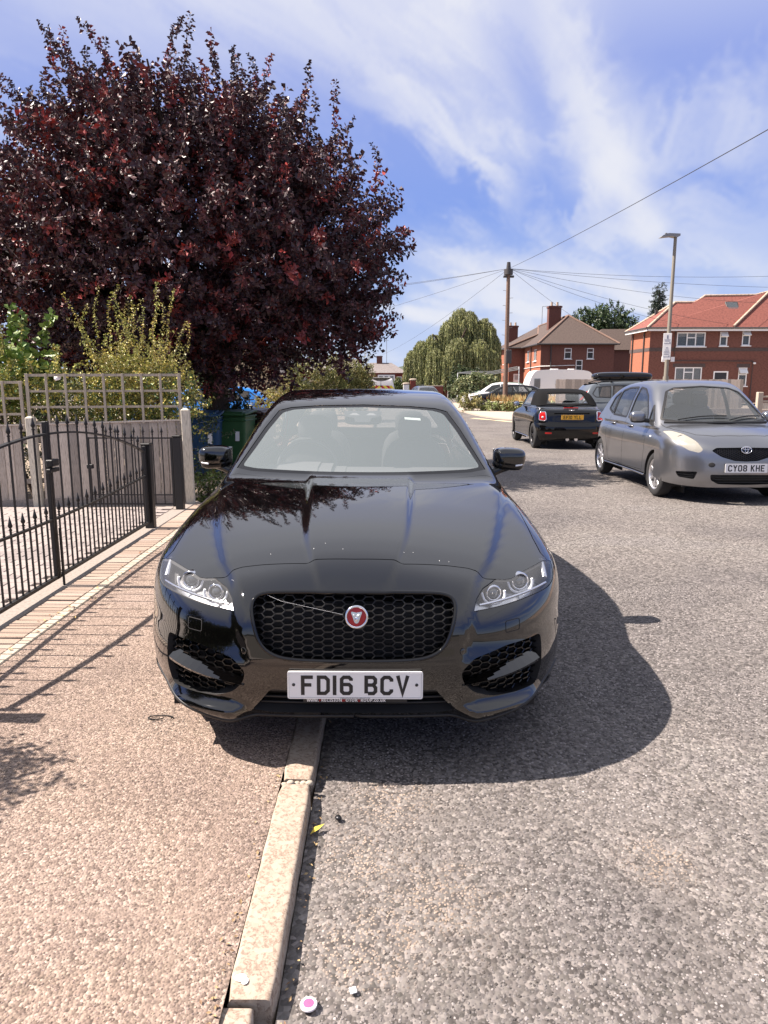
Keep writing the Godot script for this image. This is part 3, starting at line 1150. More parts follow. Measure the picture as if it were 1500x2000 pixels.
func sball(mb: MB, t: Transform3D, r: Vector3, e := 0.65, segs := 24, rings := 14) -> void:
	var first := mb.v.size()
	for i in rings + 1:
		var a := PI * i / rings
		for k in segs:
			var g := TAU * k / segs
			var o := Vector3(sin(a) * cos(g), cos(a), sin(a) * sin(g))
			var p := Vector3(signf(o.x) * pow(absf(o.x), e), signf(o.y) * pow(absf(o.y), e), signf(o.z) * pow(absf(o.z), e))
			var q := 2.0 - e
			var nn := Vector3(signf(o.x) * pow(absf(o.x), q) / r.x, signf(o.y) * pow(absf(o.y), q) / r.y, signf(o.z) * pow(absf(o.z), q) / r.z)
			mb.vert(t * (p * r), (t.basis * nn).normalized())
	for i in rings:
		for k in segs:
			var a := first + i * segs + k
			var b := first + i * segs + (k + 1) % segs
			mb.t3(a, b, b + segs)
			mb.t3(a, b + segs, a + segs)

func wheel(parent: Node, at: Vector3, r: float, w: float, side: float, rim_mat: Material, spokes: int, twin := true) -> void:
	# axle along x; side +1 shows its face to +x
	var wh := sub("wheel", parent, T(at.x, at.y, at.z, Basis(Vector3(0, 0, 1), Vector3(side, 0, 0), Vector3(0, side, 0))))
	# local y points outwards
	var h := w * 0.5
	var ri := r * 0.68
	var mb := MB.new()
	mb.lathe(Transform3D(), [[ri, -h * 0.8], [ri + 0.02, -h], [r - 0.025, -h * 0.95], [r - 0.006, -h * 0.72], [r, -h * 0.5], [r, h * 0.5], [r - 0.006, h * 0.72], [r - 0.025, h * 0.95], [ri + 0.02, h], [ri, h * 0.8]], 40)
	obj("tyre", mb, M.rubber, wh)
	mb = MB.new()
	mb.lathe(Transform3D(), [[ri + 0.004, h * 0.84], [ri - 0.008, h * 0.86], [ri - 0.02, h * 0.6], [ri - 0.03, -h * 0.7]], 36)
	mb.lathe(Transform3D(), [[0.001, h * 0.72], [0.045, h * 0.7], [0.06, h * 0.62], [0.062, h * 0.3]], 20)
	for k in spokes:
		for tw in ([-0.055, 0.055] if twin else [0.0]):
			var a := TAU * k / spokes
			var d := Vector3(cos(a + tw * 0.6), 0, sin(a + tw * 0.6))
			var e := Vector3(cos(a + tw * 2.6), 0, sin(a + tw * 2.6))
			mb.bar(d * 0.045 + Vector3(0, h * 0.55, 0), e * (ri - 0.012) + Vector3(0, h * 0.62, 0), 0.024 if twin else 0.042, 0.022, 0.006)
	obj("rim", mb, rim_mat, wh)
	mb = MB.new()
	mb.lathe(Transform3D(), [[ri - 0.03, -h * 0.7], [0.001, -h * 0.6]], 24)
	mb.lathe(Transform3D(), [[0.001, -h * 0.1], [ri * 0.72, -h * 0.1], [ri * 0.72, -h * 0.2], [0.001, -h * 0.2]], 24)
	obj("brake_disc", mb, M.alloy_dark, wh)

func ring_of(sh: Shell, z: float, lim: float) -> Array:
	var o := []
	for a in span(-lim, lim, 0.05):
		o.append(sh.at(0, Vector2(z, a)))
	return o

func hexmesh(mb: MB, poly: PackedVector2Array, w: float, h: float, place: Callable, bw := 0.006, bd := 0.016) -> void:
	var r := Shell.bounds(poly)
	var i := 0
	var x := r.position.x - w
	while x < r.end.x + w:
		var y := r.position.y - h + (h * 0.5 if i % 2 else 0.0)
		while y < r.end.y + h:
			var p := [Vector2(x - w * 0.25, y + h * 0.5), Vector2(x + w * 0.25, y + h * 0.5), Vector2(x + w * 0.5, y), Vector2(x + w * 0.25, y - h * 0.5)]
			for k in 3:
				var m: Vector2 = (p[k] + p[k + 1]) * 0.5
				if Geometry2D.is_point_in_polygon(m, poly):
					mb.bar(place.call(p[k].x, p[k].y), place.call(p[k + 1].x, p[k + 1].y), bw, bd, 0.0, Vector3(0, 0, 1))
			y += h
		x += w * 0.75
		i += 1

func pts_front(sh: Shell, poly: Array, z0 := -0.9, st := 0.03) -> Array:
	var o := []
	for p in dens(poly, st):
		o.append(sh.front(p.x, p.y, z0))
	return o

func pts_back(sh: Shell, poly: Array, z0: float, st := 0.04) -> Array:
	var o := []
	for p in dens(poly, st):
		o.append(sh.back(p.x, p.y, z0))
	return o

func pts_side(sh: Shell, poly: Array, s: float, st := 0.04) -> Array:
	var o := []
	for p in dens(poly, st):
		o.append(sh.side(p.x, p.y, s))
	return o

func pts_up(sh: Shell, poly: Array, st := 0.03, closed := true) -> Array:
	var o := []
	for p in dens(poly, st, closed):
		o.append(sh.up(p.x, p.y))
	return o

func circle(cx: float, cy: float, r: float, n := 28) -> Array:
	var o := []
	for i in n:
		o.append(Vector2(cx + r * cos(TAU * i / n), cy + r * sin(TAU * i / n)))
	return o

func shrink(poly: PackedVector2Array, d: float) -> PackedVector2Array:
	var q := Geometry2D.offset_polygon(poly, -d)
	return q[0] if q.size() else poly

func saloon() -> void:
	var car := thing("black_saloon", "glossy black saloon car parked half on the kerb, facing the viewer", "car", Vector3(-0.122, 0.045, -2.60))
	car.rotation = Vector3(0, 0.0106, -0.008)
	var sh := Shell.new()
	sh.top = Prof.new([[-4.95, 1.0], [-4.5, 1.03], [-3.9, 1.0], [-2.6, 0.985], [-1.5, 0.99], [-1.3, 0.99], [-0.9, 0.945], [-0.6, 0.893], [-0.4, 0.846], [-0.28, 0.81], [-0.15, 0.765], [0.0, 0.70]])
	sh.crown = Prof.new([[-4.9, 0.03], [-1.4, 0.03], [-0.9, 0.07], [-0.5, 0.12], [-0.25, 0.155], [0.0, 0.18]])
	sh.wid = Prof.new([[-4.95, 0.86], [-4.2, 0.925], [-3.7, 0.94], [-2.5, 0.925], [-1.6, 0.925], [-0.85, 0.945], [-0.4, 0.945], [0.0, 0.94]])
	sh.fprof = Prof.new([[0.1, 0.16], [0.2, 0.07], [0.3, 0.015], [0.42, 0.0], [0.5, 0.01], [0.6, 0.03], [0.7, 0.075], [0.8, 0.16], [0.95, 0.36]])
	sh.rprof = Prof.new([[0.1, 0.2], [0.3, 0.06], [0.5, 0.0], [0.8, 0.02], [0.95, 0.06], [1.1, 0.15]])
	sh.roof = Prof.new([[-4.6, 0.96], [-4.3, 1.06], [-3.9, 1.20], [-3.4, 1.345], [-2.95, 1.44], [-2.6, 1.462], [-2.3, 1.443], [-2.05, 1.385], [-1.8, 1.265], [-1.55, 1.135], [-1.3, 1.005], [-1.1, 0.90]])
	sh.xi = Prof.new([[-1.6, 0.30], [-1.25, 0.275], [-0.78, 0.246], [-0.45, 0.218], [-0.23, 0.175], [-0.15, 0.152], [0.0, 0.11]])
	sh.xo = Prof.new([[-1.6, 0.86], [-1.3, 0.79], [-0.97, 0.72], [-0.62, 0.64], [-0.39, 0.571], [-0.28, 0.524], [-0.1, 0.45]])
	sh.L = 4.95
	sh.ledge = 0.08
	var LIM := 1.98
	# where the bumper meets bonnet, lamps and wings (right half, from the middle outwards)
	var line := [[0.0, -0.23], [0.2, -0.236], [0.38, -0.268], [0.466, -0.279], [0.505, -0.274], [0.526, -0.268], [0.626, -0.304], [0.66, -0.325], [0.71, -0.385], [0.79, -0.475], [0.845, -0.54], [0.885, -0.585]]
	var seam_r := pts_up(sh, line, 0.02, false)
	for p in dens([[-0.60, 0.70], [-0.605, 0.655], [-0.58, 0.60], [-0.535, 0.545], [-0.507, 0.48], [-0.49, 0.40], [-0.485, 0.33], [-0.49, 0.27]], 0.03, false):
		seam_r.append(sh.side(p.x, p.y, 1.0))
	var seam := []
	for i in range(seam_r.size() - 1, 0, -1):
		seam.append(seam_r[i] * Vector3(-1, 1, 1))
	seam.append_array(seam_r)
	var under := [[0.90, 0.285], [0.85, 0.27], [0.78, 0.25], [0.70, 0.234], [0.55, 0.212], [0.46, 0.204], [0.33, 0.206], [0.0, 0.206]]
	var under_r := []
	for p in dens(under, 0.03, false):
		under_r.append(sh.front(p.x, p.y))
	var bump := seam.duplicate()
	bump.append_array(under_r)
	for i in range(under_r.size() - 2, -1, -1):
		bump.append(under_r[i] * Vector3(-1, 1, 1))
	var bump_uv := sh.inv_all(1, bump)
	var us := span(-1.32, 1.32, 0.02)
	var vs := span(-0.36, 0.52, 0.02)

	var grille := smooth(mirrored([Vector2(0, 0.707), Vector2(0.27, 0.703), Vector2(0.372, 0.694), Vector2(0.40, 0.664), Vector2(0.388, 0.60), Vector2(0.36, 0.514), Vector2(0.30, 0.472), Vector2(0.207, 0.46), Vector2(0, 0.457)]), 2)
	var gp := pts_front(sh, grille)
	var lower := rounded(mirrored([Vector2(0, 0.338), Vector2(0.322, 0.338), Vector2(0.40, 0.235), Vector2(0.335, 0.222), Vector2(0, 0.222)]), 0.012)
	var lp := pts_front(sh, lower)
	var head := rounded([[0.888, 0.728], [0.886, 0.69], [0.872, 0.655], [0.835, 0.643], [0.735, 0.638], [0.60, 0.631], [0.469, 0.625], [0.482, 0.664], [0.517, 0.691], [0.58, 0.707], [0.65, 0.722], [0.725, 0.733], [0.805, 0.741]], 0.01, 2)
	var intake := rounded([[0.775, 0.488], [0.61, 0.488], [0.47, 0.457], [0.418, 0.408], [0.43, 0.36], [0.475, 0.315], [0.55, 0.284], [0.66, 0.275], [0.765, 0.272], [0.785, 0.36]], 0.02, 3)
	var cuts := [sh.inv_all(1, gp), sh.inv_all(1, lp)]
	var heads := {}
	var intakes := {}
	for s in [-1.0, 1.0]:
		heads[s] = pts_front(sh, flip(head, s), -0.9, 0.02)
		intakes[s] = pts_front(sh, flip(intake, s))
		cuts.append(sh.inv_all(1, heads[s]))
		cuts.append(sh.inv_all(1, intakes[s]))
	var mb := MB.new()
	sh.patch(mb, 1, us, vs, [shrink(bump_uv, 0.002)], cuts)
	var bumper := obj("front_bumper", mb, M.black_paint, car)
	mb = MB.new()
	sh.ribbon(mb, seam, 0.016, -0.005, false)
	obj("panel_gap", mb, M.dark, car)
	# lip under the bumper
	mb = MB.new()
	var lip := []
	for i in range(under_r.size() - 1, -1, -1):
		lip.append(under_r[i] * Vector3(-1, 1, 1) + Vector3(0, -0.006, -0.01))
	for i in range(1, under_r.size()):
		lip.append(under_r[under_r.size() - 1 - i] + Vector3(0, -0.006, -0.01))
	mb.tube(lip, 0.009, 6)
	obj("lip", mb, M.trim, bumper)
	mb = MB.new()
	for i in lip.size() - 1:
		mb.quad(lip[i], lip[i + 1], Vector3(lip[i + 1].x * 0.98, 0.21, -0.62), Vector3(lip[i].x * 0.98, 0.21, -0.62), Vector3.DOWN)
	obj("undertray", mb, M.dark, bumper)

	# grille
	var gr := sub("grille", car)
	mb = MB.new()
	sh.skirt(mb, gp, 0.0, -0.07)
	var ring := gp.duplicate()
	ring.append(gp[0])
	ring.append(gp[1])
	var lift := []
	for p in ring:
		lift.append(p + sh.nrm(p) * 0.001)
	mb.tube(lift, 0.0085, 8, false)
	obj("surround", mb, M.trim_gloss, gr)
	mb = MB.new()
	sh.patch(mb, 1, us, vs, [sh.inv_all(1, gp)], [], -0.075)
	obj("backing", mb, M.dark, gr)
	mb = MB.new()
	hexmesh(mb, pv(grille), 0.052, 0.0255, func(x, y): return sh.front(x, y) + Vector3(0, 0, -0.032), 0.0034, 0.018)
	obj("mesh_insert", mb, M.trim, gr)
	# round badge
	var bp := sh.front(0.012, 0.625)
	var badge := sub("badge", car, T(bp.x, bp.y, bp.z - 0.004, rot(PI / 2 - 0.16, 0, 0)))
	mb = MB.new()
	mb.lathe(Transform3D(), [[0.036, 0.0], [0.036, 0.012], [0.038, 0.015], [0.043, 0.015], [0.0455, 0.012], [0.046, 0.0]], 36)
	obj("ring", mb, M.chrome, badge)
	mb = MB.new()
	mb.lathe(Transform3D(), [[0.036, 0.009], [0.001, 0.011]], 32)
	obj("red_disc", mb, M.badge_red, badge)
	mb = MB.new()
	var face := mirrored([Vector2(0, 0.017), Vector2(0.009, 0.019), Vector2(0.019, 0.021), Vector2(0.021, 0.015), Vector2(0.017, 0.006), Vector2(0.013, -0.006), Vector2(0.010, -0.016), Vector2(0.006, -0.023), Vector2(0, -0.025)])
	mb.prism(T(0, 0.010, 0, rot(-PI / 2, 0, 0)), pv(face), 0.005)
	mb.ball(T(0, 0.016, 0.008), Vector3(0.006, 0.004, 0.010), 10, 6)
	for s in [-1.0, 1.0]:
		mb.ball(T(s * 0.010, 0.015, -0.007), Vector3(0.005, 0.003, 0.004), 8, 6)
	obj("cat_face", mb, M.chrome, badge)

	# lower opening and side intakes
	var lo := sub("lower_intake", car)
	mb = MB.new()
	sh.skirt(mb, lp, 0.0, -0.08)
	sh.patch(mb, 1, us, vs, [sh.inv_all(1, lp)], [], -0.085)
	obj("recess", mb, M.dark, lo)
	mb = MB.new()
	for y in [0.255, 0.285, 0.315]:
		var half: float = lerpf(0.37, 0.335, (y - 0.255) / 0.06)
		var pts := []
		for x in span(-half, half, 0.06):
			pts.append(sh.front(x, y) + Vector3(0, 0, -0.045))
		mb.tube(pts, 0.006, 6)
	obj("slat", mb, M.trim, lo)
	for s in [-1.0, 1.0]:
		var it := sub("side_intake", car)
		mb = MB.new()
		sh.skirt(mb, intakes[s], 0.0, -0.09)
		sh.patch(mb, 1, us, vs, [sh.inv_all(1, intakes[s])], [], -0.095)
		obj("recess", mb, M.dark, it)
		mb = MB.new()
		hexmesh(mb, pv(flip(intake, s)), 0.05, 0.027, func(x, y): return sh.front(x, y) + Vector3(0, 0, -0.05), 0.004, 0.018)
		obj("mesh_insert", mb, M.trim_gloss, it)
		mb = MB.new()
		# tapering blade across the intake
		var n := 10
		for k in n:
			var quad := []
			for e in [k, k + 1]:
				var t := float(e) / n
				var x: float = lerpf(0.765, 0.425, t) * s
				var y := lerpf(0.402, 0.357, t)
				var hh := lerpf(0.024, 0.007, t)
				var c := sh.front(x, y)
				var nn := sh.nrm(c)
				quad.append([c + Vector3(0, hh * 1.1, 0) + nn * -0.042, c + Vector3(0, -hh * 0.45, 0) + nn * 0.006, c + Vector3(0, -hh, 0) + nn * 0.002, c + Vector3(0, -hh, 0) + nn * -0.045])
			for q in 3:
				mb.quad(quad[0][q], quad[1][q], quad[1][q + 1], quad[0][q + 1], Vector3(0, 0.4 - 0.4 * q, 1.0))
		obj("blade", mb, M.black_paint, it)
		# parking sensors and washer cover
		var c := sh.front(0.425 * s, 0.487)
		mb = MB.new()
		mb.lathe(Transform3D(Basis(Quaternion(Vector3.UP, sh.nrm(c))), c), [[0.001, 0.0015], [0.0115, 0.0015], [0.0125, -0.002], [0.0125, -0.004]], 18)
		obj("parking_sensor", mb, M.black_paint, bumper)
		mb = MB.new()
		mb.lathe(Transform3D(Basis(Quaternion(Vector3.UP, sh.nrm(c))), c), [[0.0125, 0.0004], [0.0145, 0.0006]], 18)
		obj("sensor_gap", mb, M.dark, bumper)
		var wash := []
		for p in dens(rounded([[0.605 * s, 0.535], [0.668 * s, 0.535], [0.668 * s, 0.578], [0.605 * s, 0.578]], 0.008, 3), 0.02):
			wash.append(sh.front(p.x, p.y))
		mb = MB.new()
		sh.ribbon(mb, wash, 0.003, 0.0006)
		obj("washer_cover_gap", mb, M.dark, bumper)
		# air curtain slot at the outer edge
		var slot := []
		for p in dens(rounded([[-0.40, 0.50], [-0.43, 0.49], [-0.425, 0.30], [-0.395, 0.30]], 0.015, 3), 0.03):
			slot.append(sh.side(p.x, p.y, s))
		mb = MB.new()
		sh.ribbon(mb, slot, 0.004, 0.0007)
		obj("curtain_slot", mb, M.dark, bumper)

	# headlamps
	for s in [-1.0, 1.0]:
		var hl := sub("headlamp", car)
		var hp: Array = heads[s]
		var huv := sh.inv_all(1, hp)
		mb = MB.new()
		sh.patch(mb, 1, us, vs, [shrink(huv, 0.003)], [], -0.001)
		obj("lens", mb, M.lens_glass, hl)
		mb = MB.new()
		sh.patch(mb, 1, us, vs, [huv], [], -0.075)
		obj("bowl", mb, M.lamp_bowl, hl)
		mb = MB.new()
		sh.skirt(mb, hp, -0.004, -0.076)
		obj("housing", mb, M.alloy_dark, hl)
		mb = MB.new()
		sh.ribbon(mb, hp, 0.010, -0.003)
		obj("seal", mb, M.dark, hl)
		var k := 0
		for u in [[0.722, 0.676, 0.034], [0.588, 0.660, 0.029]]:
			var c := sh.front(u[0] * s, u[1]) + Vector3(-0.018 * s, 0.0, -0.052)
			var look := Vector3(0.22 * s, 0.0, 1.0).normalized()
			var b := Basis(Quaternion(Vector3.UP, look))
			mb = MB.new()
			var r: float = u[2]
			mb.lathe(Transform3D(b, c), [[r + 0.004, -0.03], [r + 0.006, 0.004], [r + 0.003, 0.010], [r - 0.003, 0.008], [r - 0.004, 0.0]], 30)
			obj("bezel", mb, M.chrome, hl)
			mb = MB.new()
			mb.ball(Transform3D(b, c - look * 0.012), Vector3(r - 0.003, 0.026, r - 0.003), 22, 12)
			obj("projector", mb, M.projector, hl)
			# hooked daytime light
			var pts := []
			var rr := r + 0.014
			for a in span(0.35, -2.6, 0.25):
				pts.append(c + Vector3(cos(a) * s * rr * 1.08, sin(a) * rr, 0.014))
			pts.append(c + Vector3(-rr * 1.15 * s, rr * 0.15, 0.008))
			mb = MB.new()
			mb.tube(pts, 0.0055, 8)
			obj("daytime_light", mb, M.drl_white, hl)
			k += 1
		var strip := []
		for x in span(0.50, 0.83, 0.03):
			var y := lerpf(0.637, 0.654, (x - 0.5) / 0.33)
			strip.append(sh.front(x * s, y) + Vector3(0, 0, -0.03))
		mb = MB.new()
		mb.tube(strip, 0.006, 6)
		obj("chrome_strip", mb, M.chrome, hl)
		mb = MB.new()
		var fin := []
		for y in [0.665, 0.685, 0.705, 0.722]:
			fin.append(sh.front(0.845 * s, y) + Vector3(-0.012 * s, 0, -0.03))
		mb.tube(fin, 0.014, 8)
		obj("side_reflector", mb, M.lamp_bowl, hl)

	# body behind the seam
	var zs := span(-0.18, -1.55, 0.024) + span(-1.55, -4.6, 0.06).slice(1)
	zs.reverse()
	var ths := span(-LIM, LIM, 0.024)
	var shut := [[0.868, -0.558], [0.842, -0.60], [0.83, -0.72], [0.825, -0.9], [0.82, -1.06], [0.80, -1.28], [0.772, -1.45]]
	var cowl := [[0.70, -1.442], [0.49, -1.335], [0.29, -1.275], [0.262, -1.245], [0.235, -1.268], [0.0, -1.255]]
	var half := line.slice(0, 11)
	half.append_array(shut)
	half.append_array(cowl)
	var bonnet_pts := pts_up(sh, half, 0.02, false)
	var whole := bonnet_pts.duplicate()
	for i in range(bonnet_pts.size() - 2, 0, -1):
		whole.append(bonnet_pts[i] * Vector3(-1, 1, 1))
	var bonnet_uv := sh.inv_all(0, whole)
	mb = MB.new()
	sh.patch(mb, 0, zs, ths, [shrink(bonnet_uv, 0.002)], [])
	obj("bonnet", mb, M.black_paint, car)
	mb = MB.new()
	sh.ribbon(mb, whole, 0.018, -0.006)
	obj("bonnet_gap", mb, M.dark, car)
	var screen := mirrored([Vector2(0, 1.371), Vector2(0.28, 1.364), Vector2(0.46, 1.350), Vector2(0.535, 1.332), Vector2(0.60, 1.235), Vector2(0.66, 1.125), Vector2(0.715, 1.022), Vector2(0.62, 1.012), Vector2(0.3, 1.010), Vector2(0, 1.010)])
	var screen_pts := pts_front(sh, screen, -2.6)
	var screen_uv := sh.inv_all(0, screen_pts)
	var inner := rounded(mirrored([Vector2(0, 1.357), Vector2(0.28, 1.350), Vector2(0.44, 1.338), Vector2(0.508, 1.320), Vector2(0.575, 1.225), Vector2(0.635, 1.118), Vector2(0.684, 1.036), Vector2(0.6, 1.028), Vector2(0.3, 1.025), Vector2(0, 1.025)]), 0.02)
	var inner_uv := sh.inv_all(0, pts_front(sh, inner, -2.6))
	var rear := rounded(mirrored([Vector2(0, 1.375), Vector2(0.45, 1.35), Vector2(0.66, 1.10), Vector2(0, 1.085)]), 0.03)
	var rear_uv := sh.inv_all(0, pts_back(sh, rear, -2.6))
	var holes := [bonnet_uv, screen_uv, rear_uv]
	var fd := rounded([[-1.53, 0.93], [-1.56, 0.6], [-1.63, 0.30], [-2.655, 0.30], [-2.675, 0.955]], 0.03, 3)
	var rd := rounded([[-2.685, 0.955], [-2.665, 0.30], [-3.30, 0.30], [-3.40, 0.52], [-3.52, 0.70], [-3.58, 0.96]], 0.03, 3)
	var fg := rounded([[-1.74, 0.995], [-1.98, 1.17], [-2.2, 1.305], [-2.4, 1.355], [-2.62, 1.37], [-2.64, 0.985]], 0.02, 3)
	var rg := rounded([[-2.69, 0.985], [-2.68, 1.37], [-3.0, 1.355], [-3.35, 1.27], [-3.62, 1.13], [-3.70, 1.03]], 0.025, 3)
	var front_uv := PackedVector2Array()
	# everything in front of the seam, as seen in the tube's own coordinates
	for p in seam:
		front_uv.append(sh.inv(0, p))
	front_uv.append(Vector2(0.4, LIM + 0.1))
	front_uv.append(Vector2(0.4, -LIM - 0.1))
	holes.append(front_uv)
	var sides := {}
	for s in [-1.0, 1.0]:
		var a := {}
		a.arch_f = sh.inv_all(0, pts_side(sh, circle(-0.865, 0.345, 0.378), s))
		a.arch_r = sh.inv_all(0, pts_side(sh, circle(-3.82, 0.345, 0.378), s))
		a.fd_p = pts_side(sh, fd, s)
		a.rd_p = pts_side(sh, rd, s)
		a.fg = sh.inv_all(0, pts_side(sh, fg, s))
		a.rg = sh.inv_all(0, pts_side(sh, rg, s))
		a.fd = sh.inv_all(0, a.fd_p)
		a.rd = sh.inv_all(0, a.rd_p)
		var wing := PackedVector2Array()
		for p in dens(shut, 0.03, false):
			var q: Vector3 = sh.up(p.x, p.y)
			wing.append(sh.inv(0, q * Vector3(s, 1, 1)))
		wing.append(Vector2(-1.525, sh.inv(0, sh.side(-1.525, 0.935, s)).y))
		wing.append(Vector2(-1.525, LIM * s))
		wing.append(Vector2(-0.40, LIM * s))
		wing.append(sh.inv(0, sh.side(-0.57, 0.72, s)))
		a.wing = wing
		sides[s] = a
		holes.append_array([a.arch_f, a.arch_r, a.fg, a.rg, a.fd, a.rd, wing])
	var body_inc := PackedVector2Array([Vector2(-4.6, -LIM), Vector2(-1.2, -LIM), Vector2(-1.2, LIM), Vector2(-4.6, LIM)])
	mb = MB.new()
	sh.patch(mb, 0, zs, ths, [body_inc], holes)
	var ru := span(-1.5, 1.5, 0.06)
	var rv := span(-0.7, 0.75, 0.06)
	var rring := sh.inv_all(2, ring_of(sh, -4.6, LIM))
	var lamps := []
	var lamp_uv := []
	for s in [-1.0, 1.0]:
		var lp3 := pts_back(sh, rounded([[0.45 * s, 0.88], [0.80 * s, 0.90], [0.84 * s, 0.80], [0.50 * s, 0.79]], 0.02, 3), -4.0)
		lamps.append(lp3)
		lamp_uv.append(sh.inv_all(2, lp3))
	sh.patch(mb, 2, ru, rv, [rring], lamp_uv)
	obj("body_shell", mb, M.black_paint, car)
	for i in 2:
		mb = MB.new()
		sh.patch(mb, 2, ru, rv, [lamp_uv[i]], [], -0.004)
		obj("tail_lamp", mb, M.red_lens, car)
	for s in [-1.0, 1.0]:
		var a: Dictionary = sides[s]
		mb = MB.new()
		sh.patch(mb, 0, zs, ths, [shrink(a.wing, 0.0015)], [a.arch_f, front_uv, screen_uv])
		obj("front_wing", mb, M.black_paint, car)
		for d in [["fd", "fd_p"], ["rd", "rd_p"]]:
			mb = MB.new()
			sh.patch(mb, 0, zs, ths, [shrink(a[d[0]], 0.0015)], [a.arch_r])
			var door := obj("door", mb, M.black_paint, car)
			mb = MB.new()
			sh.ribbon(mb, a[d[1]], 0.014, -0.006)
			obj("gap", mb, M.dark, door)
			mb = MB.new()
			var hz := -2.5 if d[0] == "fd" else -3.4
			var h0 := sh.side(hz, 0.86, s)
			mb.tube([h0 + Vector3(0.004 * s, 0, -0.09), h0 + Vector3(0.03 * s, 0, -0.06), h0 + Vector3(0.03 * s, 0, 0.06), h0 + Vector3(0.004 * s, 0, 0.09)], 0.011, 8)
			obj("handle", mb, M.black_paint, door)
		for g in ["fg", "rg"]:
			mb = MB.new()
			sh.patch(mb, 0, zs, ths, [a[g]], [], -0.004)
			obj("side_window", mb, M.tinted_glass, car)
		# wheel housings
		for wz in [-0.865, -3.82]:
			mb = MB.new()
			var prev := []
			for q in span(-0.5, PI + 0.5, 0.2):
				var c1 := Vector3(0.60 * s, 0.345 + 0.377 * sin(q), wz + 0.377 * cos(q))
				var c2 := sh.side(c1.z, maxf(c1.y, 0.16), s) - Vector3(0.004 * s, 0, 0)
				c2.y = c1.y
				if prev.size():
					mb.quad(prev[0], prev[1], c2, c1, Vector3(0, 0.345, wz) - Vector3(0, c1.y, c1.z))
				prev = [c1, c2]
			obj("wheel_housing", mb, M.dark, car)
			wheel(car, Vector3(0.805 * s, 0.345, wz), 0.345, 0.245, s, M.alloy_dark, 5)
	# windscreen, its black border and what hangs behind it
	mb = MB.new()
	var wz_ := zs.filter(func(z): return z < -1.15 and z > -2.3)
	sh.patch(mb, 0, wz_, ths, [inner_uv], [], -0.003)
	obj("windscreen", mb, M.windscreen_glass, car)
	mb = MB.new()
	sh.patch(mb, 0, wz_, ths, [screen_uv], [inner_uv], -0.003)
	obj("windscreen_border", mb, M.trim_gloss, car)
	mb = MB.new()
	sh.ribbon(mb, screen_pts, 0.016, -0.006)
	obj("windscreen_seal", mb, M.dark, car)
	mb = MB.new()
	sh.patch(mb, 0, zs, ths, [rear_uv], [], -0.003)
	obj("rear_window", mb, M.tinted_glass, car)
	# scuttle under the bonnet's rear edge, and the floor
	mb = MB.new()
	for x in span(-0.68, 0.63, 0.05):
		var x2 = x + 0.0505
		var a := Vector3(x, 0.965 - 0.03 * x * x, -1.20 - 0.34 * x * x)
		var b := Vector3(x2, 0.965 - 0.03 * x2 * x2, -1.20 - 0.34 * x2 * x2)
		mb.quad(a, b, b + Vector3(0, 0.0, -0.2), a + Vector3(0, 0.0, -0.2), Vector3.UP)
	mb.bx(0, 0.22, -2.45, 1.5, 0.06, 4.5)
	mb.bx(0, 0.53, -1.15, 1.3, 0.66, 0.03)
	obj("underbody", mb, M.dark, car)
	var cabin := sub("cabin", car)
	mb = MB.new()
	var dash := [[-1.42, 0.955], [-1.62, 0.985], [-1.86, 0.99], [-1.95, 0.95], [-1.95, 0.6]]
	for i in dash.size() - 1:
		for x in span(-0.66, 0.62, 0.08):
			var c := 0.03 * smoothstep(0.1, 0.28, 0.36 - absf(x + 0.36 + 0.04)) * (1.0 if i > 0 else 0.0)
			var c2 := 0.03 * smoothstep(0.1, 0.28, 0.36 - absf(x + 0.36 + 0.04)) * (1.0 if i < 3 else 0.0)
			mb.quad(Vector3(x, dash[i][1] + c, dash[i][0]), Vector3(x + 0.0805, dash[i][1] + c, dash[i][0]), Vector3(x + 0.0805, dash[i + 1][1] + c2, dash[i + 1][0]), Vector3(x, dash[i + 1][1] + c2, dash[i + 1][0]), Vector3(0, 1, -0.2))
	obj("dashboard", mb, M.dash, cabin)
	mb = MB.new()
	var sw := []
	for i in 25:
		var g := TAU * i / 24.0
		sw.append(Vector3(-0.36 + 0.19 * cos(g), 0.955 + 0.175 * sin(g), -2.02 - 0.07 * sin(g)))
	mb.tube(sw, 0.014, 8, false)
	mb.bar(Vector3(-0.53, 0.95, -2.02), Vector3(-0.19, 0.95, -2.02), 0.02, 0.05, 0.005)
	obj("steering_wheel", mb, M.trim, cabin)
	for q in [[-0.37, -2.65], [0.37, -2.65], [-0.37, -3.5], [0.37, -3.5]]:
		var seat := sub("seat", cabin)
		mb = MB.new()
		sball(mb, T(q[0], 0.78, q[1], rot(-0.25, 0, 0)), Vector3(0.24, 0.34, 0.09), 0.6, 18, 10)
		sball(mb, T(q[0], 0.42, q[1] + 0.3), Vector3(0.25, 0.09, 0.27), 0.6, 18, 10)
		obj("cushion", mb, M.seat, seat)
		mb = MB.new()
		sball(mb, T(q[0], 1.17, q[1] - 0.09, rot(-0.2, 0, 0)), Vector3(0.125, 0.10, 0.05), 0.6, 16, 10)
		obj("headrest", mb, M.seat, seat)
	mb = MB.new()
	mb.quad(Vector3(-0.42, 1.385, -2.3), Vector3(0.42, 1.385, -2.3), Vector3(0.42, 1.34, -3.1), Vector3(-0.42, 1.34, -3.1), Vector3.DOWN)
	obj("headlining", mb, M.headliner, cabin)
	# camera housing and rear-view mirror behind the glass
	mb = MB.new()
	var hs := sh.front(0.0, 1.315, -2.6)
	var tilt := Basis(Quaternion(Vector3(0, 0, 1), sh.nrm(hs)))
